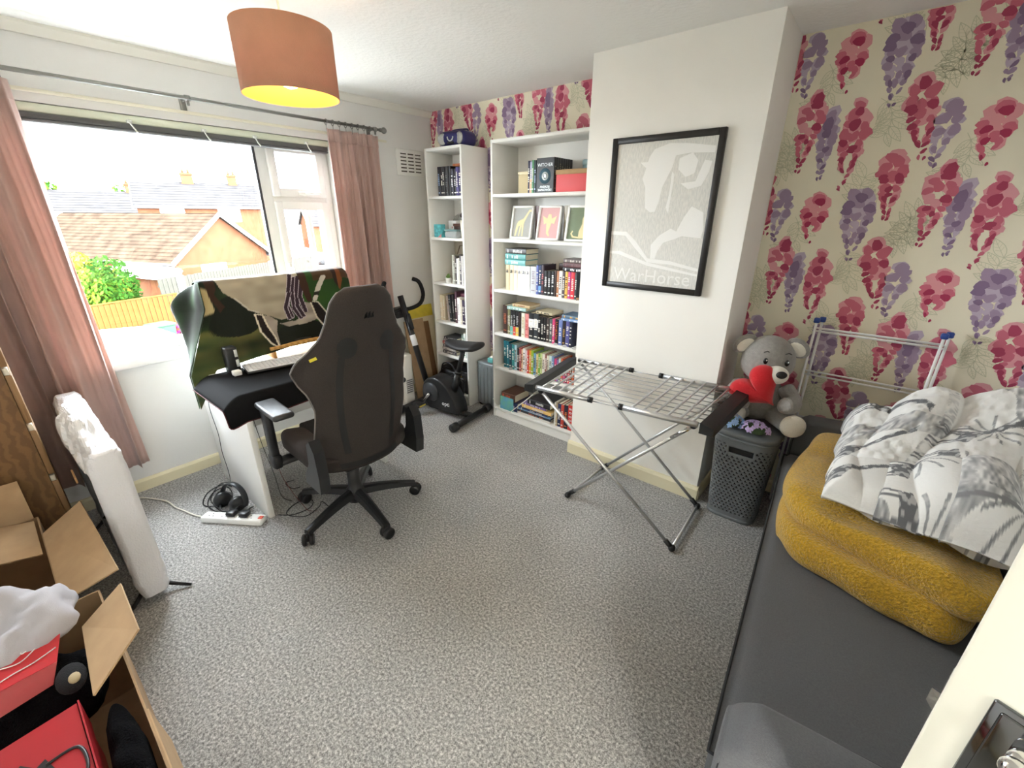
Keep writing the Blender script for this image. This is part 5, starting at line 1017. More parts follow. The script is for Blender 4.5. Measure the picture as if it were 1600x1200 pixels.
# ================================================================== GAMING CHAIR
def gaming_chair():
    CA = 87
    r = thing('gaming_chair', 'charcoal fabric high-backed gaming chair on a black star base at the desk', 'chair', (1.15, -1.695, 0), math.radians(CA))
    M_F = mat('charcoal_chair_cloth', (54, 47, 44), 0.95, noise=(250, 0.16), bump=(700, 0.3)); M_F2 = mat('black_chair_cloth', (26, 24, 24), 0.95, noise=(250, 0.15), bump=(700, 0.3))
    # star base
    for k, ang in enumerate((-78, -6, 66, 138, 210)):
        a = math.radians(ang-CA); M = TR((0, 0, 0), (0, 0, a))
        b = MB(); n = 10; vs = []; fs = []
        for i in range(n):
            t = i/(n-1); x = 0.03+0.30*t; w = 0.033-0.012*t; zc = 0.125-0.05*t**1.6; h = 0.022-0.009*t
            vs += [(x, -w, zc-h), (x, w, zc-h), (x, w*0.75, zc+h*0.6), (x, w*0.35, zc+h), (x, -w*0.35, zc+h), (x, -w*0.75, zc+h*0.6)]
        for i in range(n-1):
            for j in range(6): fs.append((i*6+j, i*6+(j+1) % 6, (i+1)*6+(j+1) % 6, (i+1)*6+j))
        fs += [tuple(range(6))[::-1], tuple(range((n-1)*6, n*6))]
        b.add(vs, fs, 0, False, M); sp = b.build('base_arm', M_BLACKS, r, world=False)
        c = MB(); Mc = TR((0.33*math.cos(a), 0.33*math.sin(a), 0), (0, 0, a+0.8+k*0.9))
        for s in (-1, 1): c.lathe([(0.0, -0.009), (0.022, -0.011), (0.030, -0.008), (0.0305, 0.006), (0.024, 0.011), (0.0, 0.011)], 20, 0, Mc @ TR((0, s*0.017, 0.0305), (PI/2, 0, 0)))
        c.tube([(0, 0, 0.03), (0, 0, 0.068)], 0.009, 8, 0, True, Mc); c.rbox(-0.026, 0.02, -0.006, 0.006, 0.028, 0.062, 0.004, 1, 0, Mc)
        c.build('caster', M_BLACK, sp, world=False)
    b = MB(); b.lathe([(0.0, 0.07), (0.05, 0.07), (0.056, 0.1), (0.05, 0.14), (0.036, 0.15), (0.034, 0.2), (0.034, 0.3), (0.022, 0.302), (0.022, 0.37), (0.0, 0.37)], 22); b.build('gas_lift', M_BLACK, r, world=False)
    b = MB(); b.rbox(-0.11, 0.11, -0.17, 0.12, 0.35, 0.40, 0.012, 1); b.tube([(0.06, 0.05, 0.37), (0.24, 0.06, 0.365)], 0.006, 8); b.rbox(0.22, 0.29, 0.045, 0.075, 0.355, 0.372, 0.006, 1); b.build('mechanism', M_BLACK, r, world=False)
    # seat: pad with raised side bolsters
    def seat(u, v):
        q = 2*PI*v
        hx, hy = 0.262, 0.262; y = -0.215+0.50*u
        e = 1-abs(2*u-1)**8*0.35
        cx, sx = math.cos(q), math.sin(q); sp = lambda c, p: math.copysign(abs(c)**p, c)
        x = hx*e*sp(cx, 0.55); z = 0.445+0.05*sp(sx, 0.6)*(0.55+0.45*e)
        if sx > 0: z += 0.03*min(1, max(0, (abs(x)-0.15)/0.07))*(0.3+0.7*min(1, u*3))-0.012*max(0, 1-abs(x)/0.14)
        return (x, y, z-0.015*max(0, u-0.8)/0.2)
    b = MB(); b.grid(seat, 22, 36, wv=True); n = 36
    b.f += [tuple(range(n)), tuple(range(21*n, 22*n))[::-1]]; b.mi += [0, 0]; b.sm += [True, True]; st = b.build('seat', M_F, r, world=False)
    MB().rbox(-0.14, 0.14, -0.18, 0.275, 0.452, 0.4975, 0.015, 2).build('seat_panel', M_F2, st, world=False)
    # backrest
    prof = [(0.40, 0.205), (0.46, 0.225), (0.55, 0.235), (0.65, 0.232), (0.75, 0.226), (0.82, 0.240), (0.88, 0.268), (0.93, 0.285), (0.98, 0.270), (1.03, 0.225), (1.09, 0.180), (1.16, 0.155), (1.22, 0.140), (1.26, 0.115), (1.285, 0.075)]
    def hw(z):
        for (a, wa), (c, wc) in zip(prof[:-1], prof[1:]):
            if a <= z <= c: t = (z-a)/(c-a); t = t*t*(3-2*t)*0.4+t*0.6; return wa+(wc-wa)*t
        return prof[-1][1]
    def yb(z): return -0.205-0.16*(z-0.40)+0.02*math.sin((z-0.4)*4)
    def wing(z): return 0.075*math.exp(-((z-0.92)/0.10)**2)+0.05*math.exp(-((z-0.5)/0.14)**2)+0.02
    def back(u, v):
        z = 0.40+0.885*u; q = 2*PI*v; w = hw(z); s = math.cos(q); sp = math.copysign(abs(s)**0.8, s); th = 0.045*(1-0.45*max(0, (u-0.9)/0.1))*(1 if u > 0.03 else 0.8)
        x = w*sp; y = yb(z)+wing(z)*abs(sp)**2.6+th*math.sin(q)*(1-0.25*abs(sp))
        return (x, y, z)
    b = MB(); b.grid(back, 46, 44, wv=True); n = 44
    b.f += [tuple(range(n)), tuple(range(45*n, 46*n))[::-1]]; b.mi += [0, 0]; b.sm += [True, True]; bk = b.build('backrest', M_F, r, world=False)
    def onback(x, z, off=0.002):   # point on the rear face
        w = hw(z); sp = max(-1, min(1, x/w)); s = math.copysign(abs(sp)**(1/0.8), sp); q = -math.acos(max(-1, min(1, s))); th = 0.045
        return Vector((x, yb(z)+wing(z)*abs(sp)**2.6+th*math.sin(q)*(1-0.25*abs(sp))-off, z))
    # piping round the silhouette, dark centre bands, harness openings, emblem
    L = [back(k/45, 0.5) for k in range(1, 45)]; R_ = [back(k/45, 0.0) for k in range(44, 0, -1)]
    MB().tube(L+R_, 0.0045, 6).build('piping', mat('grey_piping', (118, 112, 108), 0.8), bk, world=False)
    for s in (-1, 1):
        b = MB(); b.grid(lambda u, v: tuple(onback(s*(0.115+0.02*math.sin(u*3)+0.028*(v-0.5)), 0.50+0.50*u, 0.0015)), 26, 4); b.build('band', mat('black_band', (14, 13, 14), 0.6), bk, world=False)
        b = MB(); b.grid(lambda u, v: tuple(onback(s*0.095+0.042*u**0.5*math.cos(2*PI*v)*1.0, 1.035+0.048*u**0.5*math.sin(2*PI*v)+s*0.0, 0.004)), 6, 24, wv=True); b.build('harness_opening', mat('matt_black_trim', (14, 14, 15), 0.6), bk, world=False)
    b = MB(); b.grid(lambda u, v: tuple(onback(-0.225+0.45*u, 0.42+0.03*v, 0.003)), 20, 3); b.build('hem', mat('black_band', (20, 19, 20)), bk, world=False)
    em = MB()   # three-sail emblem on the head panel
    for dx, h in ((-0.016, 0.030), (0.0, 0.036), (0.015, 0.028)):
        P = [(dx-0.008, 1.155), (dx+0.008, 1.158), (dx+0.004, 1.155+h*0.6), (dx+0.007, 1.155+h), (dx-0.003, 1.155+h*0.6)]
        em.add([tuple(onback(x, z, 0.0025)) for x, z in P], [tuple(range(5))])
    em.build('emblem', mat('glossy_black_print', (8, 8, 9), 0.25), bk, world=False)
    tg = MB(); tg.add([tuple(onback(x, z, 0.004)) for x, z in ((-0.232, 1.0), (-0.208, 1.012), (-0.205, 1.0), (-0.229, 0.988))], [(0, 1, 2, 3)]); tg.build('care_tag', mat('yellow_tag', (222, 206, 60), 0.6), bk, world=False)
    # side hinge covers and arms
    for s in (-1, 1):
        b = MB(); b.prism([(-0.27, 0.37), (-0.12, 0.37), (-0.13, 0.42), (-0.19, 0.50), (-0.20, 0.60), (-0.235, 0.63), (-0.27, 0.58), (-0.28, 0.45)], s*0.238, s*0.285, 'x'); b.build('hinge_cover', M_BLACKS, r, world=False)
        b = MB(); b.rbox(min(s*0.1, s*0.335), max(s*0.1, s*0.335), 0.10, 0.17, 0.372, 0.398, 0.006, 1); b.rbox(min(s*0.30, s*0.345), max(s*0.30, s*0.345), 0.095, 0.175, 0.365, 0.44, 0.01, 1); b.rbox(min(s*0.305, s*0.34), max(s*0.305, s*0.34), 0.105, 0.165, 0.42, 0.69, 0.008, 1); ar = b.build('arm_post', M_BLACK, r, world=False)
        p = MB(); p.rbox(s*0.305-0.048, s*0.305+0.048, -0.065, 0.185, 0.685, 0.715, 0.014, 3); p.build('arm_pad', mat('soft_black_pad', (44, 45, 47), 0.4), ar, world=False)
gaming_chair()
# ================================================================== EXERCISE BIKE (local x = forward, towards the window)
def bike():
    r = thing('exercise_bike', 'black folding exercise bike in front of the narrow bookcase', 'exercise bike', (0.857, -0.483, 0), math.radians(186.6))
    B = lambda mb, n, m=M_BLACK, p=r: mb.build(n, m, p, world=False)
    for x, n in ((0.0, 'rear_foot'), (0.58, 'front_foot')):
        b = MB(); b.tube([(x, -0.215, 0.034), (x, 0.215, 0.034)], 0.025, 14); f = B(b, n)
        for s in (-1, 1): c = MB(); c.tube([(x, s*0.185, 0.034), (x, s*0.242, 0.034)], 0.0335, 14); B(c, 'end_cap', M_BLACKS, f)
    b = MB(); b.rbox(0.0, 0.58, -0.022, 0.022, 0.03, 0.065, 0.006, 1); B(b, 'floor_beam')
    P = [(0.085, 0.05), (0.10, 0.13), (0.16, 0.235), (0.22, 0.29), (0.29, 0.325), (0.36, 0.325), (0.42, 0.29), (0.455, 0.235), (0.465, 0.17), (0.45, 0.10), (0.40, 0.05)]
    Ps = [(v.x, v.z) for v in bez([(x, 0, z) for x, z in P], 3)]; cx, cz = 0.29, 0.17
    b = MB(); n = len(Ps); vs = []; fs = []
    for yy, s in ((-0.055, 0.86), (-0.07, 0.95), (-0.06, 1.0), (0.06, 1.0), (0.07, 0.95), (0.072, 0.86)): vs += [(cx+(x-cx)*s, yy, cz+(z-cz)*s) for x, z in Ps]
    for k in range(5):
        for i in range(n): fs.append((k*n+i, (k+1)*n+i, (k+1)*n+(i+1) % n, k*n+(i+1) % n))
    fs += [tuple(range(n))[::-1][::-1], tuple(range(5*n, 6*n))[::-1]]
    b.add(vs, fs, 0, True); h = B(b, 'flywheel_cover', mat('satin_black_shell', (26, 26, 28), 0.4))
    for s in (-1, 1):
        c = MB(); c.lathe([(0.0, 0.0), (0.075, 0.0), (0.082, -0.01), (0.082, -0.02)], 26, 0, TR((0.36, s*0.083, 0.2), (-s*PI/2, 0, 0))); B(c, 'hub_disc', mat('grey_shell_disc', (52, 53, 56), 0.4), h)
        ck = MB(); a = -0.9 if s > 0 else PI-0.9; dx, dz = 0.11*math.cos(a), 0.11*math.sin(a); ck.tube([(0.36, s*0.085, 0.185), (0.36, s*0.10, 0.185), (0.36+dx, s*0.108, 0.185+dz)], [0.016, 0.014, 0.009], 10); k = B(ck, 'crank', M_CHROME, r)
        pd = MB(); px_, pz_ = 0.36+dx, 0.185+dz; pd.rbox(px_-0.045, px_+0.045, s*0.115-0.0+(0 if s > 0 else -0.085), s*0.115+(0.085 if s > 0 else 0), pz_-0.012, pz_+0.012, 0.005, 1); B(pd, 'pedal', M_BLACK, k)
        st = MB(); st.rbox(px_-0.047, px_-0.043, s*0.12 if s > 0 else s*0.12-0.07, s*0.12+0.07 if s > 0 else s*0.12, pz_-0.006, pz_+0.006, 0.001, 1); B(st, 'reflector', mat('yellow_reflector', (206, 190, 80), 0.4), k)
    t = text_obj('opti', 0.05, 'lettering', mat('print_white', (246, 246, 244)), h, (0.205, 0.0735, 0.125), (PI/2, 0, PI), 0.0004)
    # seat post and saddle
    b = MB(); b.tube([(0.19, 0, 0.17), (0.115, 0, 0.40)], 0.028, 14); B(b, 'seat_tube'); b = MB(); b.tube([(0.118, 0, 0.39), (0.058, 0, 0.60)], 0.019, 12); b.tube([(0.12, 0, 0.385), (0.114, 0, 0.405)], 0.031, 14); sp = B(b, 'seat_post'); k = MB(); k.tube([(0.135, 0, 0.36), (0.08, 0, 0.345)], 0.006, 8); k.ball((0.07, 0, 0.343), 0.019); B(k, 'height_knob', M_BLACKS, sp)
    def sad(u, v):
        s = -0.10+0.33*u; w = 0.10*(1-0.0*u) if u < 0.35 else 0.10*(1-((u-0.35)/0.65)**1.5*0.68); w *= min(1, (u*14+0.08)**0.5) * min(1, ((1-u)*14+0.08)**0.5); q = 2*PI*v; c_, s_ = math.cos(q), math.sin(q)
        z = 0.625+0.012*math.sin(u*PI*1.0)*-1+(0.032*s_ if s_ > 0 else 0.026*s_)*min(1, (u*12+0.1)**0.5)*min(1, ((1-u)*12+0.1)**0.5)+0.012*(1-u)
        return (s, w*math.copysign(abs(c_)**0.8, c_), z)
    b = MB(); b.grid(sad, 26, 26, wv=True); n = 26; b.f += [tuple(range(n)), tuple(range(25*n, 26*n))[::-1]]; b.mi += [0, 0]; b.sm += [True, True]; B(b, 'saddle', mat('black_vinyl', (34, 34, 37), 0.5))
    # front column, console and horn handles
    b = MB(); p0, p1 = Vector((0.46, 0, 0.20)), Vector((0.70, 0, 0.94)); d = (p1-p0).normalized(); b.tube([p0, p1], 0.024, 12); col = B(b, 'front_column', mat('satin_black_shell', (26, 26, 28)))
    b = MB(); a0, a1 = p0+d*0.36, p0+d*0.45; b.tube([a0, a1], 0.0248, 12); B(b, 'label_band', mat('white_sticker', (236, 236, 236), 0.5), col)
    b = MB(); a0 = p0+d*0.5; b.tube([a0+Vector((-0.02, 0, 0)), a0+d*0.13+Vector((-0.02, 0, 0))], 0.021, 10); B(b, 'tension_knob', M_BLACKS, col)
    b = MB(); b.rbox(-0.05, 0.05, -0.06, 0.06, -0.03, 0.03, 0.012, 2, 0, TR((0.735, 0, 0.80), (0, -0.3, 0))); B(b, 'console', M_BLACKS)
    for s in (-1, 1):
        b = MB(); b.tube(bez([(0.70, 0, 0.83), (0.70, s*0.10, 0.82), (0.67, s*0.185, 0.85), (0.645, s*0.205, 0.92), (0.655, s*0.20, 0.995), (0.675, s*0.185, 1.04), (0.70, s*0.15, 1.06)], 6), 0.0165, 12); B(b, 'handlebar', mat('black_foam_grip', (22, 22, 23), 0.85))
bike()
# things behind the bike
M_CARD = mat('brown_cardboard', (168, 138, 104), 0.9, noise=(18, 0.08), bump=(120, 0.08))
def leaning_board(label, y0, y1, xb, xt, h, t, m, name='cardboard_sheet', cat='cardboard'):
    a = math.atan2(xb-xt, h); r = thing(name, label, cat, (xb, (y0+y1)/2, 0.0), group='flat boards leaning on the window wall')
    MB().box(-t, 0, y0-(y0+y1)/2, y1-(y0+y1)/2, 0, math.hypot(h, xb-xt), 0, TR((0, 0, t*math.sin(a)), (0, -a, 0))).build('sheet', m, r, world=False); return r
leaning_board('tall brown cardboard sheet leaning on the wall behind the bike column', -0.50, -0.30, 0.215, 0.10, 0.70, 0.012, M_CARD)
leaning_board('dark brown board leaning between wall and bookcase', -0.46, -0.22, 0.185, 0.075, 0.66, 0.014, mat('dark_hardboard', (120, 88, 58), 0.85))
leaning_board('cream mount board leaning beside the brown cardboard', -0.42, -0.12, 0.158, 0.055, 0.70, 0.006, mat('cream_board', (214, 202, 172), 0.85))
yb_ = leaning_board('yellow printed envelope sticking up behind the cream board', -0.40, -0.14, 0.14, 0.035, 0.80, 0.008, mat('yellow_envelope', (218, 196, 66), 0.7, noise=(20, 0.08)), 'padded_envelope', 'envelope')
ht = thing('fan_heater', 'white upright heater with a grey grille behind the chair', 'heater', (0.22, -0.6, 0))
MB().rbox(0.142, 0.242, -0.66, -0.53, 0, 0.028, 0.012, 2).build('base', M_WHITE, ht); MB().rbox(0.15, 0.232, -0.645, -0.545, 0.026, 0.46, 0.02, 3).build('body', M_WHITE, ht)
for k in range(7): MB().rbox(0.2315, 0.236, -0.63, -0.565, 0.12+k*0.018, 0.13+k*0.018, 0.001, 1).build('grille_bar', mat('grey_grille', (130, 132, 134), 0.5), ht)
sc_ = thing('trolley_case', 'ribbed silver grey trolley case between the two bookcases', 'suitcase', (0.78, -0.12, 0))
MB().rbox(0.655, 0.905, -0.205, -0.03, 0.012, 0.405, 0.02, 3).build('shell', mat('silver_grey_shell', (134, 140, 142), 0.35, 0.3), sc_)
for k in range(5): MB().rbox(0.69+k*0.042, 0.702+k*0.042, -0.209, -0.201, 0.04, 0.37, 0.003, 1).build('rib', mat('silver_grey_rib', (120, 126, 128), 0.35, 0.3), sc_)
MB().tube(bez([(0.84, -0.19, 0.39), (0.84, -0.19, 0.48), (0.85, -0.19, 0.50), (0.87, -0.185, 0.505), (0.885, -0.10, 0.505), (0.885, -0.09, 0.48), (0.885, -0.09, 0.39)], 5), 0.007, 8).build('handle', M_CHROME, sc_)
for x in (0.69, 0.87): MB().lathe([(0.0, -0.012), (0.02, -0.012), (0.02, 0.012), (0, 0.012)], 14, 0, TR((x, -0.185, 0.02), (0, PI/2, 0))).build('wheel', M_BLACK, sc_)
pk = thing('tissue_packet', 'teal and white packet lying on the trolley case', 'packet', (0.80, -0.13, 0.406)); MB().rbox(0.765, 0.83, -0.19, -0.07, 0.4055, 0.445, 0.01, 2).build('packet', mat('teal_packet', (104, 190, 186), 0.5), pk); MB().rbox(0.775, 0.82, -0.175, -0.085, 0.444, 0.456, 0.005, 1).build('tissue', M_WHITE, pk)
bb = thing('holdall_bag', 'crumpled black bag slumped behind the bike', 'bag', (0.5, -0.335, 0))
def bagfn(p): n_ = vnoise(p.x*22, p.z*22, 5)-0.5; return Vector((p.x+0.02*n_, p.y+0.016*n_, max(0.001, p.z+0.03*n_)))
MB().ball((0.46, -0.333, 0.16), 0.17, 0.036, 0.165, 30, 22, fn=bagfn).build('body', mat('black_nylon', (20, 20, 22), 0.4), bb); MB().tube(bez([(0.36, -0.345, 0.27), (0.40, -0.35, 0.36), (0.50, -0.35, 0.37), (0.56, -0.345, 0.27)], 6), 0.007, 7).build('strap', M_BLACK, bb)

# ================================================================== POWER STRIP, HEADSET, CABLES
ps = thing('extension_lead', 'white four-socket extension lead with a red switch on the carpet', 'extension lead', (0.735, -2.19, 0), math.radians(35))
MB().rbox(-0.17, 0.17, -0.029, 0.029, 0.0, 0.034, 0.006, 2).build('body', M_WHITE, ps, world=False)
MB().rbox(0.145, 0.168, -0.012, 0.012, 0.033, 0.0385, 0.002, 1).build('switch', mat('red_switch', (226, 84, 60), 0.4), ps, world=False)
for k in range(4):
    so = MB(); 
    for dx, dy in ((0, 0.01), (-0.011, -0.008), (0.011, -0.008)): so.box(-0.12+k*0.072+dx-0.003, -0.12+k*0.072+dx+0.003, dy-0.0025, dy+0.0025, 0.0338, 0.0345)
    so.build('socket', mat('socket_dark', (60, 60, 60), 0.6), ps, world=False)
for k, x in enumerate((-0.01, 0.062)):
    p = thing('plug', ('black moulded plug in the extension lead nearer the wall end', 'black moulded plug in the extension lead nearer the red switch')[k], 'plug', (0.735+x*math.cos(0.611)-0.004*math.sin(0.611), -2.19+x*math.sin(0.611)+0.004, 0.0345), math.radians(35), 'plugs in the extension lead')
    MB().rbox(-0.024, 0.024, -0.02, 0.026, 0.0, 0.026, 0.008, 2).build('body', M_BLACKS, p, world=False); MB().tube([(0, 0.024, 0.012), (0, 0.05, 0.014), (0.0, 0.075, 0.006)], [0.007, 0.004, 0.0035], 8).build('cable_end', M_BLACK, p, world=False)
tag(MB().tube(bez([(-0.02+0.06, -2.54, 0.006), (0.105, -2.458, 0.006), (0.2, -2.40, 0.006), (0.263, -2.373, 0.006), (0.36, -2.36, 0.006), (0.444, -2.335, 0.006), (0.52, -2.315, 0.008), (0.602, -2.285, 0.014)], 6), 0.0042, 7).build('power_cable', mat('white_cable', (226, 222, 208), 0.5)), 'white mains cable running from the extension lead toward the window wall', 'cable')
hs = thing('headset', 'black over-ear headset leaning on the white desk slab', 'headset', (0.60, -2.15, 0), 0.35)
MB().tube([(0.088*math.cos(q), 0.02+0.012*math.sin(q), 0.052+0.088*math.sin(q)) for q in [-0.35+(PI+0.7)*k/24 for k in range(25)]], 0.017, 10, flat=0.45).build('headband', mat('grey_black_band', (44, 46, 49), 0.35), hs, world=False)
for s in (-1, 1): MB().lathe([(0.0, -0.026), (0.034, -0.024), (0.045, -0.006), (0.044, 0.012), (0.03, 0.024), (0.0, 0.026)], 22, 0, TR((s*0.058, -0.008, 0.047), (0.35, PI/2, 0))).build('ear_cup', M_BLACKS, hs, world=False)
MB().tube(bez([(-0.05, -0.03, 0.03), (0.0, -0.065, 0.03), (0.05, -0.06, 0.028), (0.075, -0.04, 0.03)], 5), 0.006, 8).build('microphone', M_BLACK, hs, world=False)
def cable(label, pts, r=0.0028, m=M_BLACK, n=6): return tag(MB().tube(bez(pts, n), r, 6).build('cable', m), label, 'cable')
z0 = 0.004
cable('black cable looped in wide coils beside the headset', [(0.34, -2.075, 0.02), (0.33, -2.13, 0.02), (0.42, -2.205, z0), (0.52, -2.20, z0), (0.50, -2.12, z0), (0.38, -2.10, 0.012), (0.37, -2.17, 0.012), (0.47, -2.235, 0.009), (0.58, -2.225, z0), (0.64, -2.185, z0)], 0.0034)
cable('second black cable coiled on the carpet under the headset coils', [(0.38, -2.08, 0.01), (0.31, -2.11, z0), (0.35, -2.20, 0.009), (0.46, -2.25, z0), (0.55, -2.17, 0.012), (0.47, -2.11, 0.009), (0.40, -2.15, 0.016), (0.50, -2.215, 0.014), (0.66, -2.20, 0.012)], 0.0034)
cable('thin black wire hanging down the outside of the desk slab', [(0.33, -2.064, 0.735), (0.34, -2.066, 0.6), (0.32, -2.068, 0.5), (0.345, -2.066, 0.35), (0.33, -2.068, 0.22), (0.36, -2.07, 0.1), (0.40, -2.085, 0.012)], 0.0018)
cable('thin dark wire hanging between desk and chair arm', [(0.60, -1.96, 0.71), (0.61, -1.95, 0.5), (0.60, -1.93, 0.3), (0.65, -1.92, 0.12), (0.72, -1.93, 0.012), (0.80, -1.91, z0)], 0.0016)
cable('dark red wire trailing from the desk onto the carpet', [(0.885, -1.97, 0.58), (0.89, -1.965, 0.4), (0.86, -1.955, 0.24), (0.90, -1.93, 0.12), (0.93, -1.90, 0.03), (0.96, -1.89, z0), (1.0, -1.86, z0)], 0.0016, mat('dark_red_wire', (96, 34, 34), 0.5))
cable('black cable looped on the carpet by the chair caster', [(0.87, -2.015, z0), (0.93, -1.96, z0), (0.94, -1.87, z0), (0.88, -1.83, z0), (0.84, -1.90, z0), (0.90, -1.985, 0.008), (1.0, -1.93, 0.009), (0.98, -1.84, 0.009), (0.94, -1.80, z0), (1.03, -1.80, z0)], 0.0026)
cable('short black lead curled under the desk', [(0.60, -1.80, z0), (0.64, -1.82, 0.03), (0.62, -1.86, 0.02), (0.68, -1.85, z0), (0.70, -1.81, z0)], 0.003)

# ================================================================== PICTURE ON THE CHIMNEY BREAST
pf = thing('framed_poster', 'large black framed pale grey poster with a white horse silhouette', 'poster', (2.167, CY-0.012, 1.177))
x0, x1, zb, zt_ = 1.888, 2.446, 1.176, 1.929; yf = CY-0.024; fw = 0.029
M_FR = mat('black_wood_frame', (34, 31, 29), 0.45, noise=(40, 0.15))
for q, (a, b_, c, d) in enumerate(((x0, x0+fw, zb, zt_), (x1-fw, x1, zb, zt_), (x0+fw, x1-fw, zb, zb+fw), (x0+fw, x1-fw, zt_-fw, zt_))): MB().rbox(a, b_, yf, CY-0.001, c, d, 0.002, 1).build('frame_rail', M_FR, pf)
def poster_mat():
    m = mat('poster_micro_print', (226, 224, 216), 0.7); N = m.node_tree.nodes; L = m.node_tree.links; tc = N.new('ShaderNodeTexCoord')
    mp = N.new('ShaderNodeMapping'); mp.inputs['Scale'].default_value = (170, 1, 38); L.new(tc.outputs['Object'], mp.inputs[0]); t = N.new('ShaderNodeTexNoise'); t.inputs['Scale'].default_value = 1.0; t.inputs['Detail'].default_value = 2; L.new(mp.outputs[0], t.inputs['Vector'])
    r = N.new('ShaderNodeValToRGB'); r.color_ramp.elements[0].position = 0.42; r.color_ramp.elements[0].color = lin((216, 215, 208)); r.color_ramp.elements[1].position = 0.6; r.color_ramp.elements[1].color = lin((230, 228, 220)); L.new(t.outputs['Fac'], r.inputs[0]); L.new(r.outputs[0], N['Principled BSDF'].inputs['Base Color']); return m
pr = MB().box(x0+fw, x1-fw, CY-0.012, CY-0.002, zb+fw, zt_-fw).build('print', poster_mat(), pf)
M_PW = mat('poster_white', (246, 245, 240), 0.7); PW, PH = x1-x0-2*fw, zt_-zb-2*fw
def pp(P): return [(x0+fw+a*PW, zt_-fw-b_*PH) for a, b_ in P]
sil = [[(0.40, 0.05), (0.55, 0.02), (0.72, 0.03), (0.98, 0.06), (0.98, 0.10), (0.75, 0.09), (0.62, 0.10), (0.60, 0.17), (0.52, 0.30), (0.50, 0.40), (0.47, 0.465), (0.42, 0.47), (0.36, 0.44), (0.34, 0.30), (0.30, 0.24), (0.33, 0.17), (0.26, 0.13), (0.34, 0.13), (0.36, 0.09)],
       [(0.66, 0.12), (0.78, 0.09), (0.84, 0.14), (0.82, 0.22), (0.74, 0.24), (0.66, 0.19)], [(0.90, 0.14), (0.97, 0.15), (0.95, 0.22), (0.90, 0.30), (0.78, 0.32), (0.70, 0.28), (0.84, 0.27)], [(0.60, 0.20), (0.63, 0.22), (0.62, 0.38), (0.615, 0.48), (0.58, 0.44), (0.60, 0.34)],
       [(0.84, 0.43), (0.96, 0.47), (0.985, 0.58), (0.97, 0.64), (0.78, 0.63), (0.72, 0.65), (0.60, 0.68), (0.55, 0.74), (0.53, 0.80), (0.48, 0.80), (0.47, 0.70), (0.55, 0.63), (0.66, 0.58), (0.72, 0.60), (0.78, 0.50)],
       [(0.0, 0.61), (0.18, 0.61), (0.30, 0.68), (0.45, 0.80), (0.70, 0.81), (0.99, 0.85), (0.99, 0.87), (0.70, 0.835), (0.45, 0.83), (0.28, 0.72), (0.17, 0.64), (0.0, 0.635)], [(0.0, 0.76), (0.12, 0.755), (0.45, 0.83), (0.99, 0.89), (0.99, 0.905), (0.45, 0.855), (0.10, 0.78), (0.0, 0.78)]]
q = MB()
for k, P in enumerate(sil): q.prism(pp(P), CY-0.0124-0.0001*k, CY-0.0118, 'y')
q.build('silhouette', M_PW, pr)
text_obj('WarHorse', 0.098, 'lettering', M_PW, pr, (x0+fw+PW*0.5-2.167, -0.0128+0.012, zb+fw+PH*0.062-1.177), (PI/2, 0, 0), 0.0003, sx=1.0)
MB().box(x0+fw*0.8, x1-fw*0.8, CY-0.0165, CY-0.016, zb+fw*0.8, zt_-fw*0.8).build('glazing', glass_mat('poster_glass', refl=0.015, gr=0.3), pf)

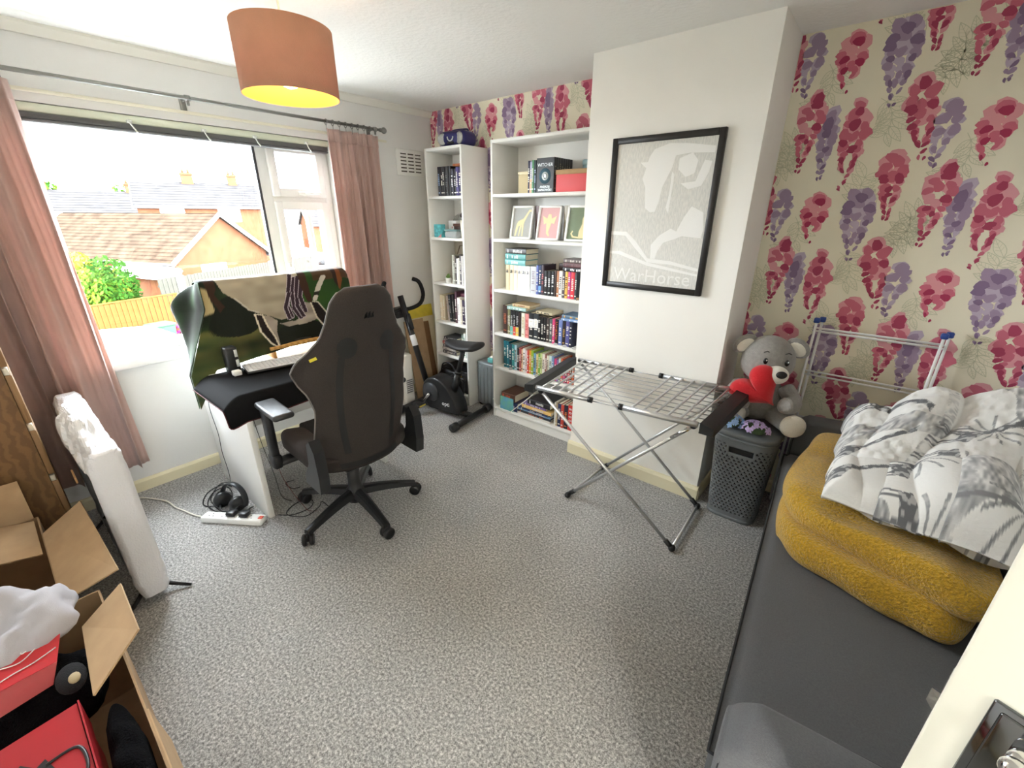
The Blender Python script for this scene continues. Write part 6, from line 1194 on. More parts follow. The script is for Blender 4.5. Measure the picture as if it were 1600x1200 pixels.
# ================================================================== SILVER CLOTHES AIRER
def airer():
    r = thing('clothes_airer', 'silver fold-out clothes airer with black end caps standing on the carpet', 'clothes airer', (2.33, -0.7, 0))
    zt = 0.73; NL, FL, NR, FR = (Vector((1.893, -1.03, zt)), Vector((1.823, -0.50, zt)), Vector((2.689, -0.931, zt)), Vector((2.71, -0.402, zt)))
    fNL, fFL, fNR, fFR = (Vector((2.009, -0.845, 0.018)), Vector((2.022, -0.43, 0.018)), Vector((2.647, -0.885, 0.018)), Vector((2.634, -0.462, 0.018)))
    P = lambda s, t: NL*(1-s)*(1-t)+NR*s*(1-t)+FL*(1-s)*t+FR*s*t      # s along, t near->far
    T = lambda a, b_, rad, n, m=M_ALU, par=r, k=10: MB().tube([a, b_], rad, k).build(n, m, par)
    for t in (0.0, 1.0):
        T(P(0.0, t), P(0.375, t), 0.0125, 'rail'); T(P(0.56, t), P(0.985, t), 0.014, 'rail')
        for s0, s1, rad in ((0.36, 0.385, 0.0145), (0.55, 0.575, 0.0155)): T(P(s0, t), P(s1, t), rad, 'rail_cap', M_BLACK)
        T(P(0.37, t)-Vector((0, 0, 0.004)), P(0.57, t)-Vector((0, 0, 0.004)), 0.003, 'slide_rod')
    for s in [0.045+0.06*k for k in range(6)]+[0.625+0.066*k for k in range(6)]: T(P(s, 0.01)+Vector((0, 0, 0.008)), P(s, 0.99)+Vector((0, 0, 0.008)), 0.0052, 'cross_bar', M_ALU, r, 8)
    for k in range(9):
        t = 0.09+0.82*k/8; T(P(0.01, t)-Vector((0, 0, 0.012)), P(0.99, t)-Vector((0, 0, 0.012)), 0.0026, 'line_rod', M_ALU, r, 6)
    for s, sg in ((-0.012, -1), (1.0, 1)):
        b = MB(); a, c = P(s, -0.03), P(s, 0.98); d = (c-a).normalized(); n_ = Vector((d.y, -d.x, 0))*(-sg)*-1; n_ = Vector((sg*abs(d.y), 0, 0)); vs = []
        for p in (a, c):
            for o_, h in ((0.0, 0.018), (0.055, 0.006), (0.06, -0.03), (0.0, -0.03)): vs.append(p+Vector((sg*o_, 0, h)))
        b.add(vs, [(0, 1, 5, 4), (1, 2, 6, 5), (2, 3, 7, 6), (3, 0, 4, 7), (3, 2, 1, 0), (4, 5, 6, 7)]); ec = b.build('end_panel', mat('black_ribbed_plastic', (34, 34, 34), 0.5, wave=(55, 0.0, 1.0, 'Y'), col2=(20, 20, 20)), r)
    # crossing legs
    def leg(a, b_, rad, cap0, cap1): 
        l = T(a, b_, rad, 'leg'); d = (b_-a).normalized(); T(b_-d*0.05, b_+d*0.012, rad*1.5, 'foot_cap', M_BLACK, l)
    leg(P(0.03, 0.02)-Vector((0, 0, 0.02)), fNR, 0.0085, 0, 0); leg(P(0.03, 0.98)-Vector((0, 0, 0.02)), fFR, 0.0085, 0, 0)
    leg(P(0.955, 0.05)-Vector((0, 0, 0.02)), fNL+Vector((0, 0.02, 0)), 0.0085, 0, 0); leg(P(0.955, 0.95)-Vector((0, 0, 0.02)), fFL-Vector((0, 0.02, 0)), 0.0085, 0, 0)
    for a, b_ in ((fNR, fFR), (fNL, fFL)):
        T(a, b_, 0.008, 'floor_bar')
        for p in (a, b_): MB().ball(p, 0.0175, 0.022, 0.0175, 10, 8).build('foot', M_BLACK, r)
    for s, (u, v) in ((0.955, (0.05, 0)), (0.03, (0.02, 0))): MB().ball(P(s, u)-Vector((0, 0, 0.02)), 0.016, nu=10, nv=8).build('pivot', M_BLACK, r)
    a = P(0.955, 0.05)-Vector((0, 0, 0.02)); d = (fNL+Vector((0, 0.02, 0))-a).normalized(); T(a+d*0.03, a+d*0.13, 0.0095, 'locking_sleeve', M_CHROME)
    return P
PA = airer()
cable('white cord strung from the tall bookcase to the silver airer', [(0.925, -0.296, 0.155), (1.1, -0.42, 0.16), (1.35, -0.62, 0.27), (1.6, -0.82, 0.46), (1.893, -1.04, 0.70)], 0.0028, mat('white_cable', (226, 222, 208)), 8)
# ================================================================== WHITE FOLDED AIRER AGAINST THE WALLPAPER
wa = thing('folded_airer', 'white wire airer with blue corner caps folded against the wallpaper', 'clothes airer', (3.17, -0.06, 0)); M_WW = mat('white_coated_wire', (244, 244, 242), 0.35)
for k, y in enumerate((-0.088, -0.045)):
    dx = 0.02*k
    for x in (2.935+dx, 3.405+dx):
        MB().tube([(x, y, 0.0), (x, y, 1.075)], 0.0062, 8).build('upright', M_WW, wa); MB().rbox(x-0.013, x+0.013, y-0.012, y+0.012, 1.06, 1.085, 0.004, 1).build('corner_cap', mat('blue_cap', (44, 74, 150), 0.4), wa)
    for z in (1.035, 1.02-0.0, 0.81, 0.79, 0.55, 0.3): MB().tube([(2.935+dx, y, z-0.012*k), (3.405+dx, y, z-0.012*k)], 0.0042, 7).build('rod', M_WW, wa)

# ================================================================== HAMPER, FLOWERS, BEAR
def hamper():
    r = thing('laundry_hamper', 'grey knitted-pattern plastic laundry hamper with a lid', 'hamper', (2.79, -0.33, 0))
    M_H = mat('grey_hamper_plastic', (110, 114, 116), 0.45); cx, cy = 2.79, -0.325
    _t = []; _l = [0.0]
    for k in range(2001):
        q = 2*PI*k/2000; c, s = math.cos(q), math.sin(q); _t.append((math.copysign(abs(c)**0.45, c), math.copysign(abs(s)**0.45, s)))
        if k: _l.append(_l[-1]+math.hypot(_t[k][0]-_t[k-1][0], _t[k][1]-_t[k-1][1]))
    _l = np.array(_l)/_l[-1]
    def ring(q, hx, hy, p=0.45):
        u = (q/(2*PI)) % 1.0; k = int(np.searchsorted(_l, u)); k = min(max(k, 1), 2000); f = (u-_l[k-1])/max(1e-9, _l[k]-_l[k-1]); a, b_ = _t[k-1], _t[k]; return (a[0]+(b_[0]-a[0])*f)*hx, (a[1]+(b_[1]-a[1])*f)*hy
    def surf(i, j, nu, nv, off=0):
        q = 2*PI*i/nu; t = j/nv; hx = 0.120+0.026*t-off; hy = 0.115+0.045*t-off; x, y = ring(q, hx, hy); return (cx+x, cy-0.006+y-0.010*t, 0.012+0.488*t)
    nu, nv = 168, 84; vs = [surf(i, j, nu, nv) for j in range(nv+1) for i in range(nu)]; fs = []
    for j in range(nv):
        for i in range(nu):
            hole = 5 < j < nv-5 and (j % 3 != 2) and ((i+(2 if (j//3) % 2 else 0)) % 4 < 2) and (j % 3 == 0 or (i % 2 == 0))
            if nv-13 <= j <= nv-8 and 116 < i < 136: hole = True
            elif nv-15 <= j <= nv-6 and 114 < i < 138: hole = False
            if not hole: fs.append((j*nu+i, j*nu+(i+1) % nu, (j+1)*nu+(i+1) % nu, (j+1)*nu+i))
    b = MB(); b.add(vs, fs, 0, True); o = b.build('basket', M_H, r); md = o.modifiers.new('t', 'SOLIDIFY'); md.thickness = 0.004; md.offset = -1
    b = MB(); vs = [surf(i, j*8, 44, 66, 0.012) if False else (lambda p: p)(surf(i*nu/44, j*nv/5, nu, nv, 0.012)) for j in range(6) for i in range(44)]; fs = [(j*44+i, j*44+(i+1) % 44, (j+1)*44+(i+1) % 44, (j+1)*44+i) for j in range(5) for i in range(44)]; fs.append(tuple(range(44))[::-1]); b.add(vs, fs, 0, True); b.build('liner', mat('dark_liner', (34, 35, 37), 0.9), r)
    def band(name, z0, z1, hx, hy, m, dy=0):
        b = MB(); n = 64; vs = []; prof = [(0.97, z0), (1.0, z0+0.004), (1.0, z1-0.005), (0.97, z1)]; 
        for k, z in prof:
            for i in range(n): x, y = ring(2*PI*i/n, hx*k, hy*k); vs.append((cx+x, cy+y-dy, z))
        fs = [(k*n+i, k*n+(i+1) % n, (k+1)*n+(i+1) % n, (k+1)*n+i) for k in range(3) for i in range(n)]+[tuple(range(n))[::-1], tuple(range(3*n, 4*n))]
        b.add(vs, fs, 0, True); return b.build(name, m, r)
    band('base_rim', 0.0, 0.022, 0.124, 0.119, M_H, 0.006); band('rim', 0.498, 0.515, 0.151, 0.165, M_H, 0.017); band('lid', 0.515, 0.545, 0.153, 0.168, mat('grey_hamper_lid', (104, 108, 110), 0.4), 0.017)
hamper()
def flowers(label, c, m, seed, n=34, R=0.058):
    r = thing('artificial_flowers', label, 'flowers', c); rnd = random.Random(seed)
    pet = MB(); pet.add([(0, 0, 0), (0.006, -0.005, 0.002), (0.014, 0, 0.001), (0.006, 0.005, 0.002)], [(0, 1, 2, 3)], 0, True)
    for k in range(n):
        q = rnd.random()*2*PI; cz = rnd.uniform(-0.25, 1); s_ = math.sqrt(max(0, 1-cz*cz)); p = Vector((R*1.1*s_*math.cos(q), R*0.8*s_*math.sin(q), R*0.62+R*0.62*cz)); nrm = Vector((s_*math.cos(q), s_*math.sin(q), cz+0.3)).normalized(); rt_ = Vector((0, 0, 1)).rotation_difference(nrm).to_matrix().to_4x4()
        b = MB()
        for a in range(4): b.add(pet.v, pet.f, 0, True, Matrix.Translation(p) @ rt_ @ Matrix.Rotation(a*PI/2+k, 4, 'Z') @ Matrix.Scale(1.15, 4))
        b.build('floret', m, r, world=False)
    b = MB(); b.ball((0, 0, R*0.55), R*0.8, R*0.55, R*0.5, 12, 8); b.tube([(0, 0, 0.004), (0.03, 0.05, 0.006)], 0.003, 6); b.build('stem', mat('flower_stem_green', (74, 96, 66), 0.7), r, world=False)
flowers('pale blue fabric hydrangea lying on the hamper lid', (2.712, -0.455, 0.5455), mat('pale_blue_petal', (160, 196, 236), 0.7), 1)
flowers('lilac fabric hydrangea lying on the hamper lid', (2.832, -0.465, 0.5455), mat('lilac_petal', (208, 184, 228), 0.7), 2)
def bear():
    r = thing('teddy_bear', 'grey plush teddy bear hugging a red heart on the hamper', 'soft toy', (2.785, -0.262, 0.5455), 0.32)
    M_G = mat('grey_plush', (150, 146, 140), 1.0, noise=(60, 0.1), bump=(260, 0.5), sheen=0.5); M_C = mat('cream_plush', (232, 226, 212), 1.0, bump=(260, 0.5), sheen=0.4); M_R = mat('red_plush', (204, 22, 32), 0.95, bump=(260, 0.5), sheen=0.3)
    b = MB(); b.ball((0, 0.02, 0.12), 0.115, 0.10, 0.125, 22, 16); b.build('body', M_G, r, world=False)
    def headfn(p): d = p-Vector((0, 0, 0.335)); k = 1+0.12*max(0, -d.z/0.13); return Vector((d.x*k, d.y*(1+0.05*max(0, -d.z/0.13)), d.z))+Vector((0, 0, 0.335))
    b = MB(); b.ball((0, 0, 0.335), 0.122, 0.108, 0.122, 26, 18, fn=headfn); hd = b.build('head', M_G, r, world=False)
    b = MB(); b.ball((0.03, -0.115, 0.292), 0.054, 0.05, 0.044, 18, 12); mz = b.build('muzzle', M_C, hd, world=False); b = MB(); b.ball((0.042, -0.162, 0.308), 0.024, 0.013, 0.018, 14, 10); b.build('nose', mat('black_nose_cloth', (20, 18, 18), 0.6), mz, world=False)
    for x in (-0.026, 0.066):
        b = MB(); b.ball((x, -0.103, 0.352), 0.0105, 0.006, 0.0155, 12, 10); e = b.build('eye', mat('black_glossy_eye', (14, 13, 13), 0.1), hd, world=False); b = MB(); b.ball((x+0.003, -0.109, 0.358), 0.003, 0.002, 0.004, 8, 6); b.build('glint', M_WHITE, e, world=False)
        b = MB(); b.tube([(x-0.014, -0.092, 0.392), (x, -0.092, 0.399), (x+0.014, -0.09, 0.393)], 0.0024, 6); b.build('eyebrow', mat('dark_stitch', (60, 56, 54), 0.8), hd, world=False)
    for s in (-1, 1):
        b = MB(); M = TR((s*0.118, 0.0, 0.405), (0.25, s*0.75, 0)); b.ball((0, 0, 0), 0.062, 0.022, 0.045, 16, 10, 0, M); ea = b.build('ear', M_G, hd, world=False); b = MB(); b.ball((0, -0.014, -0.002), 0.045, 0.012, 0.032, 14, 8, 0, M); b.build('inner_ear', M_C, ea, world=False)
        b = MB(); b.tube(bez([(s*0.10, -0.02, 0.20), (s*0.135, -0.075, 0.155), (s*0.115, -0.135, 0.145), (s*0.08, -0.165, 0.16)], 5), [0.034]+[0.04]*14+[0.026], 12); b.build('arm', M_G, r, world=False)
    for s, lx, ly in ((1, 0.135, -0.165), (-1, -0.12, -0.10)):
        b = MB(); b.tube(bez([(s*0.07, -0.01, 0.055), (lx*0.8, ly*0.6, 0.055), (lx, ly, 0.058)], 5), [0.05]*5+[0.05]*5+[0.048], 14); lg = b.build('leg', M_G, r, world=False); b = MB(); d = Vector((lx*0.2+0.02, -1, 0.05)).normalized(); b.ball((lx+0.002, ly-0.012, 0.06), 0.056, 0.03, 0.058, 18, 12); b.build('sole', M_C, lg, world=False)
    # heart
    def heart(u, v):
        a = 2*PI*v; t = PI*u; x = 16*math.sin(a)**3; z = 13*math.cos(a)-5*math.cos(2*a)-2*math.cos(3*a)-math.cos(4*a); k = math.sin(t)**0.75
        return (x/16*0.118*k, 0.055*math.cos(t), (z+2.5)/16*0.118*k)
    b = MB(); b.grid(heart, 16, 44, 0, TR((-0.03, -0.115, 0.205), (0.12, -0.85, -0.1)), wv=True); b.build('heart', M_R, r, world=False)
bear()
# ================================================================== SOFA (local x = depth from the front, y = along, from the near arm)
SR = math.radians(4.0); SO = Vector((3.09, -2.06, 0))
def sofa():
    r = thing('sofa', 'dark grey fabric two-seater sofa with piped arms', 'sofa', SO, SR)
    M_S = mat('dark_grey_sofa_cloth', (98, 99, 102), 0.95, noise=(300, 0.14), bump=(800, 0.35), sheen=0.2); M_P = mat('dark_piping', (48, 49, 52), 0.9)
    L, D = 1.90, 0.80; B = lambda mb, n, m=M_S, p=r: mb.build(n, m, p, world=False)
    B(MB().rbox(0.03, D-0.02, 0.02, L-0.02, 0.10, 0.27, 0.02, 2), 'base')
    for x in (0.08, D-0.1):
        for y in (0.08, L-0.13): B(MB().tube([(x, y+0.02, 0.10), (x, y+0.02, 0.0)], [0.025, 0.017], 10), 'leg', mat('dark_wood_leg', (50, 38, 30), 0.5))
    def pad(u, v):  # seat cushion: gently crowned slab with soft edges
        return None
    b = MB(); n1, n2 = 26, 50; vs = []; y0, y1, x0, x1, zt, zb = 0.125, L-0.125, -0.005, 0.60, 0.43, 0.265
    def spt(u, v):
        x = x0+(x1-x0)*u; y = y0+(y1-y0)*v; e = min(min(u, 1-u)*(x1-x0), min(v, 1-v)*(y1-y0)); rr = 0.035
        k = 1.0 if e > rr else math.sqrt(max(0, 1-(1-e/rr)**2)); return (x, y, zt-0.03*(1-k)+0.012*math.sin(PI*u)*math.sin(PI*v))
    b.grid(spt, n1, n2); nb = len(b.v)
    ed = [i*n2 for i in range(n1)]+[(n1-1)*n2+j for j in range(1, n2)]+[i*n2+n2-1 for i in range(n1-2, -1, -1)]+[j for j in range(n2-2, 0, -1)]
    b.v += [(b.v[k][0], b.v[k][1], zb) for k in ed]; m = len(ed); 
    for i in range(m): b.f.append((ed[i], ed[(i+1) % m], nb+(i+1) % m, nb+i)); b.mi.append(0); b.sm.append(True)
    b.f.append(tuple(range(nb, nb+m))[::-1]); b.mi.append(0); b.sm.append(False); cu = B(b, 'seat_cushion')
    pth = [b.v[k] for k in ed]; B(MB().tube([(p[0]-0.002, p[1], p[2]+0.002) for p in pth], 0.0045, 6, closed=True), 'piping', M_P, cu)
    # raked back
    b = MB()
    def bk(u, v):
        q = 2*PI*u; c, s = math.cos(q), math.sin(q); X = 0.095*math.copysign(abs(c)**0.6, c); Z = 0.26*math.copysign(abs(s)**0.55, s); y = 0.11+(L-0.22)*v; k = 1-0.12*max(0, abs(2*v-1)-0.93)/0.07; return (0.60+X*k+0.16*(Z+0.26)/0.52, y, 0.53+Z*k)
    b.grid(bk, 40, 30, wu=True); n = 30; b.f += [tuple(i*n for i in range(40))[::-1], tuple(i*n+n-1 for i in range(40))]; b.mi += [0, 0]; b.sm += [False, False]; B(b, 'back_cushion')
    B(MB().rbox(0.62, D-0.01, 0.02, L-0.02, 0.2, 0.62, 0.04, 3), 'back_frame')
    # arms: sloping top band with piped outer panels
    for y0_, nm in ((0.025, 0), (L-0.13, 1)):
        prof = [(0.012, 0.10), (0.005, 0.50), (0.015, 0.56), (0.05, 0.598), (0.10, 0.605), (0.40, 0.615), (0.72, 0.625), (0.76, 0.60), (0.77, 0.10)]
        pr_ = [(v.x, v.z) for v in bez([(x, 0, z) for x, z in prof], 4)]
        b = MB(); k = len(pr_); vs = []; w = 0.13
        for yy, off in ((0.0, 0.012), (0.012, 0.0), (w-0.012, 0.0), (w, 0.012)):
            for x, z in pr_: cx, cz = 0.36, 0.3; d = math.hypot(x-cx, z-cz); vs.append((x-(x-cx)/d*off, y0_+yy, max(0.1, z-(z-cz)/d*off)))
        fs = []
        for a in range(3):
            for i in range(k-1): fs.append((a*k+i, a*k+i+1, (a+1)*k+i+1, (a+1)*k+i))
        fs += [tuple(range(k))[::-1], tuple(range(3*k, 4*k))]; b.add(vs, fs, 0, True); ar = B(b, 'arm')
        for yy in (0.004, w-0.004): B(MB().tube([(x-(x-0.36)*0.03, y0_+yy, z-0.012) for x, z in pr_], 0.004, 6), 'piping', M_P, ar)
sofa()

def puff(outline, z0, z1, rnd=0.5, amp=0.012, seed=1, nout=96, nring=14, edge=0.12, wob=None):
    P = bez(list(outline)+[outline[0]], 12)[:-1]; n = len(P); c = sum(P, Vector((0, 0, 0)))/n; vs = []; rows = []
    prof = [(s, 0.0) for s in np.linspace(0.05, 1-edge, 5)]
    for k in range(nring+1):
        ph = -PI/2+PI*k/nring; prof.append((1-edge+edge*math.cos(ph)**0.8 if abs(math.cos(ph)) > 1e-6 else 1-edge, (1+math.sin(ph))/2))
    prof += [(s, 1.0) for s in np.linspace(1-edge, 0.05, 18)[1:]]
    for s, h in prof:
        for i, p in enumerate(P):
            x = c.x+(p.x-c.x)*s; y = c.y+(p.y-c.y)*s; nz = (vnoise(x*9, y*9, seed)-0.5)*2
            z = z0+(z1-z0)*h+(amp*nz*h if h > 0 else 0)+(wob(x, y)*h if wob else 0)
            k2 = 1+0.012*math.sin(i*0.35+h*3+seed)*(s > 0.8); vs.append((c.x+(x-c.x)*k2, c.y+(y-c.y)*k2, max(z, z0)))
    b = MB(); fs = [(a*n+i, a*n+(i+1) % n, (a+1)*n+(i+1) % n, (a+1)*n+i) for a in range(len(prof)-1) for i in range(n)]
    fs += [tuple(range(n))[::-1], tuple(range((len(prof)-1)*n, len(prof)*n))]; b.add(vs, fs, 0, True); return b
fl = thing('fleece_blanket', 'thick mustard yellow sherpa blanket folded on the sofa seat', 'blanket', (3.3, -0.8, 0.445))
M_Y = mat('mustard_sherpa', (206, 162, 40), 1.0, noise=(130, 0.22), bump=(150, 0.9, 3, 0.012), sheen=0.4)
low = [(3.045, -1.09, 0), (3.12, -1.19, 0), (3.26, -1.245, 0), (3.40, -1.285, 0), (3.51, -1.29, 0), (3.565, -1.17, 0), (3.56, -0.9, 0), (3.52, -0.45, 0), (3.30, -0.335, 0), (3.08, -0.36, 0), (3.035, -0.6, 0), (3.03, -0.9, 0)]
up_ = [(3.045, -1.03, 0), (3.13, -1.13, 0), (3.28, -1.185, 0), (3.44, -1.26, 0), (3.55, -1.275, 0), (3.60, -1.17, 0), (3.58, -0.9, 0), (3.53, -0.47, 0), (3.30, -0.35, 0), (3.10, -0.38, 0), (3.05, -0.6, 0), (3.025, -0.9, 0)]
puff(low, 0.443, 0.545, seed=3, edge=0.11, amp=0.014).build('lower_fold', M_Y, fl); puff(up_, 0.535, 0.64, seed=5, edge=0.12, amp=0.018).build('upper_fold', M_Y, fl)
# ---- bundled duvet with a grey sketched animal print
def duvet():
    r = thing('duvet', 'bundled white duvet printed with grey giraffes and palms on the yellow blanket', 'duvet', (3.42, -0.7, 0.64))
    A, Bc, Cc, Dd = Vector((3.145, -1.09)), Vector((3.60, -1.15)), Vector((3.75, -0.17)), Vector((3.155, -0.40))   # near-left, near-right, far-right, far-left
    n1, n2 = 210, 210; vs = []; cols = []; rnd = random.Random(4)
    def ridge(u, v):
        w = u+0.10*math.sin(v*2.2+0.6)+0.05*math.sin(v*6)        # folds run along the sofa with a lean
        z = 0
        for c0, wd, h in ((0.13, 0.18, 0.055), (0.44, 0.19, 0.10), (0.82, 0.25, 0.15)):
            d = (w-c0)/wd; 
            if abs(d) < 1: z = max(z, h*math.sqrt(1-d*d)*(0.7+0.3*math.sin(v*5+c0*9)))
        return z
    def gir(x, y):   # motif in unit cell: giraffe leaning
        s = 9
        body = [(0.12, 0.42), (0.38, 0.5), (0.44, 0.4), (0.36, 0.28), (0.16, 0.26)]; neck = [(0.38, 0.5), (0.72, 0.88), (0.86, 0.86), (0.74, 0.8), (0.45, 0.4)]; legs = [[(0.16, 0.3), (0.12, 0.02)], [(0.22, 0.28), (0.2, 0.02)], [(0.36, 0.3), (0.4, 0.02)], [(0.4, 0.34), (0.46, 0.04)]]
        if pip(x, y, body) or pip(x, y, neck): return 0.62 if vnoise(x*22, y*22, 2) > 0.42 else 0.25
        for L in legs:
            if segd(x, y, L) < 0.016: return 0.55
        return 0
    def palm(x, y):
        if segd(x, y, [(0.5, 0.0), (0.54, 0.55)]) < 0.022: return 0.5
        d = math.hypot(x-0.54, y-0.58); a = math.atan2(y-0.58, x-0.54)
        if d < 0.38: 
            k = abs(math.sin(a*5.5+d*2.0)); return 0.55*(0.4+0.6*vnoise(x*60, y*60, 3)) if k < 0.55-0.8*d else 0
        return 0
    def printw(u, v):
        s = 3.3*(u*0.58+0.04*math.sin(v*6))+0.15; t = 2.7*v+0.2; ci = int(math.floor(s)); tt = t+0.5*(ci % 2); cj = int(math.floor(tt)); fx, fy = s-ci, tt-cj
        sel = (ci*5+cj*3) % 3; X, Y = (fy, fx) if (ci+cj) % 2 else (1-fy, fx)
        if sel == 0: m_ = gir(X, Y)
        elif sel == 1: m_ = palm(X, Y)
        else: m_ = max(gir(X, Y*1.05), 0.9*palm(1-X*1.2+0.1, Y*1.1))
        st = 0.0
        if Y < 0.12: st = 0.55*max(0, vnoise(X*38, Y*20, 5)-0.35)          # grass tufts under each motif
        if vnoise(s*2.1, t*2.1, 17) > 0.68: st = max(st, 0.6*vnoise(s*34, t*14, 15))
        return min(1, max(m_*1.25, st))
    for i in range(n1):
        u = i/(n1-1)
        for j in range(n2):
            v = j/(n2-1); p = (A*(1-u)+Bc*u)*(1-v)+(Dd*(1-u)+Cc*u)*v
            e = min(min(u, 1-u)*0.58, min(v, 1-v)*0.9); k = 1.0 if e > 0.07 else math.sqrt(max(0, 1-(1-e/0.07)**2))
            z = 0.668+k*(0.045+ridge(u, v)*(0.55+0.6*v)+0.17*v**2.2*(0.35+0.65*u)+0.02*u)+k*(0.016*(vnoise(u*11, v*16, 6)-0.5)+0.010*(vnoise(u*28, v*28, 8)-0.5))
            if u > 0.80 and v > 0.12: z = max(z, 0.668+k*(0.15*min(1, (u-0.80)/0.12)*min(1, (v-0.12)/0.15)))
            off = 0.018*math.sin(v*17+u*3)*(1 if u < 0.03 or u > 0.97 else 0)+0.02*math.sin(u*13)*(1 if v < 0.03 else 0)
            vs.append((p.x+off*0.3, p.y+off, z))
            w = printw(u, v)
            g = (240, 239, 235); dk = (70, 72, 77); c_ = tuple(g[q]*(1-w)+dk[q]*w for q in range(3)); cols.append(lin(c_))
    fs = [(i*n2+j, (i+1)*n2+j, (i+1)*n2+j+1, i*n2+j+1) for i in range(n1-1) for j in range(n2-1)]
    # skirt down to the blanket
    b = MB(); b.add(vs, fs, 0, True); b.col = cols
    mt = mat('printed_cotton', (255, 255, 255), 0.85, attr='Col', sheen=0.15, bump=(90, 0.25)); o = b.build('cover', mt, r); md = o.modifiers.new('t', 'SOLIDIFY'); md.thickness = 0.02; md.offset = -1
    # loose hem folds along the near edge, overlapping like turned-back layers
    for q, (u0, u1, lift, out) in enumerate(((0.0, 0.36, 0.018, 0.03), (0.30, 0.68, 0.034, 0.045), (0.62, 0.98, 0.055, 0.05))):
        hv = []; hc = []; m1, m2 = 90, 60
        for i in range(m1):
            u = u0+(u1-u0)*i/(m1-1)
            for j in range(m2):
                t = j/(m2-1); v = 0.30*(1-t)-0.01; vv = max(0.0, v); p = (A*(1-u)+Bc*u)*(1-vv)+(Dd*(1-u)+Cc*u)*vv
                e = min(min(u, 1-u)*0.58, vv*0.9); k = 1.0 if e > 0.07 else math.sqrt(max(0, 1-(1-max(e, 0)/0.07)**2))
                z = 0.675+max(k, 0.25)*(0.045+ridge(u, vv)*(0.55+0.6*vv)+0.02*u)+lift*math.sin(PI*min(1, (i/(m1-1))*1.0))**0.4*(1-t**3)*0.9
                hv.append((p.x, p.y-out*t*t, max(z, 0.672-0.03*t))); st = printw(u+0.2*q, 0.33*t+0.3*q); hc.append(lin(tuple(a*(1-st)+b_*st for a, b_ in zip((240, 239, 235), (70, 72, 77)))))
        h = MB(); h.add(hv, [(i*m2+j, (i+1)*m2+j, (i+1)*m2+j+1, i*m2+j+1) for i in range(m1-1) for j in range(m2-1)], 0, True); h.col = hc; ho = h.build('turned_fold', mt, r); md = ho.modifiers.new('t', 'SOLIDIFY'); md.thickness = 0.012; md.offset = 1
duvet()

# ================================================================== LEFT: CHEST, WRAPPED TELEVISION, BOXES
M_OAK = mat('brown_oak_veneer', (128, 94, 56), 0.55, wave=(9, 7, 2.2, 'Y'), col2=(112, 80, 47)); M_OAKE = mat('oak_edge', (150, 116, 78), 0.55)
ch = thing('chest_of_drawers', 'brown oak veneer chest of drawers beside the pink curtain', 'chest of drawers', (0.39, -3.0, 0))
MB().box(0.20, 0.61, -3.27, -2.755, 0.03, 1.24).build('carcass', M_OAK, ch); MB().rbox(0.195, 0.615, -3.275, -2.735, 1.24, 1.262, 0.002, 1).build('top', M_OAK, ch); MB().box(0.22, 0.59, -3.25, -2.78, 0, 0.03).build('plinth', M_OAK, ch)
for k in range(5):
    z0_ = 0.045+k*0.24; d_ = MB(); d_.rbox(0.202, 0.608, -2.754, -2.734, z0_, z0_+0.205, 0.002, 1); dr = d_.build('drawer', M_OAKE, ch); MB().rbox(0.206, 0.604, -2.754, -2.738, z0_+0.2055, z0_+0.232, 0.001, 1).build('finger_pull', mat('pale_pull', (232, 224, 206), 0.5), dr)
tv = thing('wrapped_television', 'flat television in white bubble wrap standing on black feet', 'television', (0.55, -2.6, 0))
MB().rbox(0.18, 1.04, -2.632, -2.585, 0.06, 0.70, 0.006, 2).build('screen', mat('tv_black_gloss', (14, 15, 18), 0.2), tv)
M_WRAP = mat('white_bubble_wrap', (240, 240, 244), 0.35, bump=(140, 0.5, 2, 0.006), sheen=0.1)
def wrapfn(u, v):    # sleeve closed over top, bottom and the two ends, open towards the screen side
    q = -0.35+(2*PI-1.0)*v; hx = 0.036; c, s = math.cos(q-0.15), math.sin(q-0.15)
    x = 0.03+1.04*u; y = -2.592+0.048*math.copysign(abs(c)**0.6, c)+0.0; z = 0.385+0.36*math.copysign(abs(s)**0.32, s)
    n_ = vnoise(u*14, v*22, 3)-0.5; return (x, y+0.012*n_, z+0.014*(vnoise(u*9, v*9, 5)-0.5))
b = MB()
def shell(u, v):
    a = 2*PI*v; c, s = math.cos(a), math.sin(a); y = -2.598+0.055*math.copysign(abs(c)**0.45, c); z = 0.385+0.352*math.copysign(abs(s)**0.22, s)
    e = 1-0.35*max(0, (abs(2*u-1)-0.985)/0.015); n_ = vnoise(u*24, v*40, 3)-0.5
    return (0.155+0.91*u, -2.598+(y+2.598)*e+0.010*n_, 0.385+(z-0.385)*(1-0.02*max(0, abs(2*u-1)-0.97)/0.03)+0.012*(vnoise(u*20, v*16, 5)-0.5))
nu, nv = 70, 90; b.grid(shell, nu, nv, wv=True)
keep = [k for k, f in enumerate(b.f) if not (sum(b.v[i][1] for i in f)/4 < -2.632 and 0.10 < sum(b.v[i][2] for i in f)/4 < 0.66 and 0.20 < sum(b.v[i][0] for i in f)/4 < 1.03)]
b.f = [b.f[k] for k in keep]; b.mi = [0]*len(b.f); b.sm = [True]*len(b.f)
b.f += [tuple(range(nv)), tuple(range((nu-1)*nv, nu*nv))[::-1]]; b.mi += [0, 0]; b.sm += [False, False]; b.build('wrapping', M_WRAP, tv)
def crump(p):
    k = 1+0.4*(vnoise(p.x*13, p.z*13, 9)-0.5)+0.2*(vnoise(p.x*34, p.z*34, 4)-0.5); d = p-Vector((0.78, -2.63, 0.72)); return Vector((0.78, -2.63, 0.72))+Vector((d.x*k, d.y*k*1.1, d.z*k))
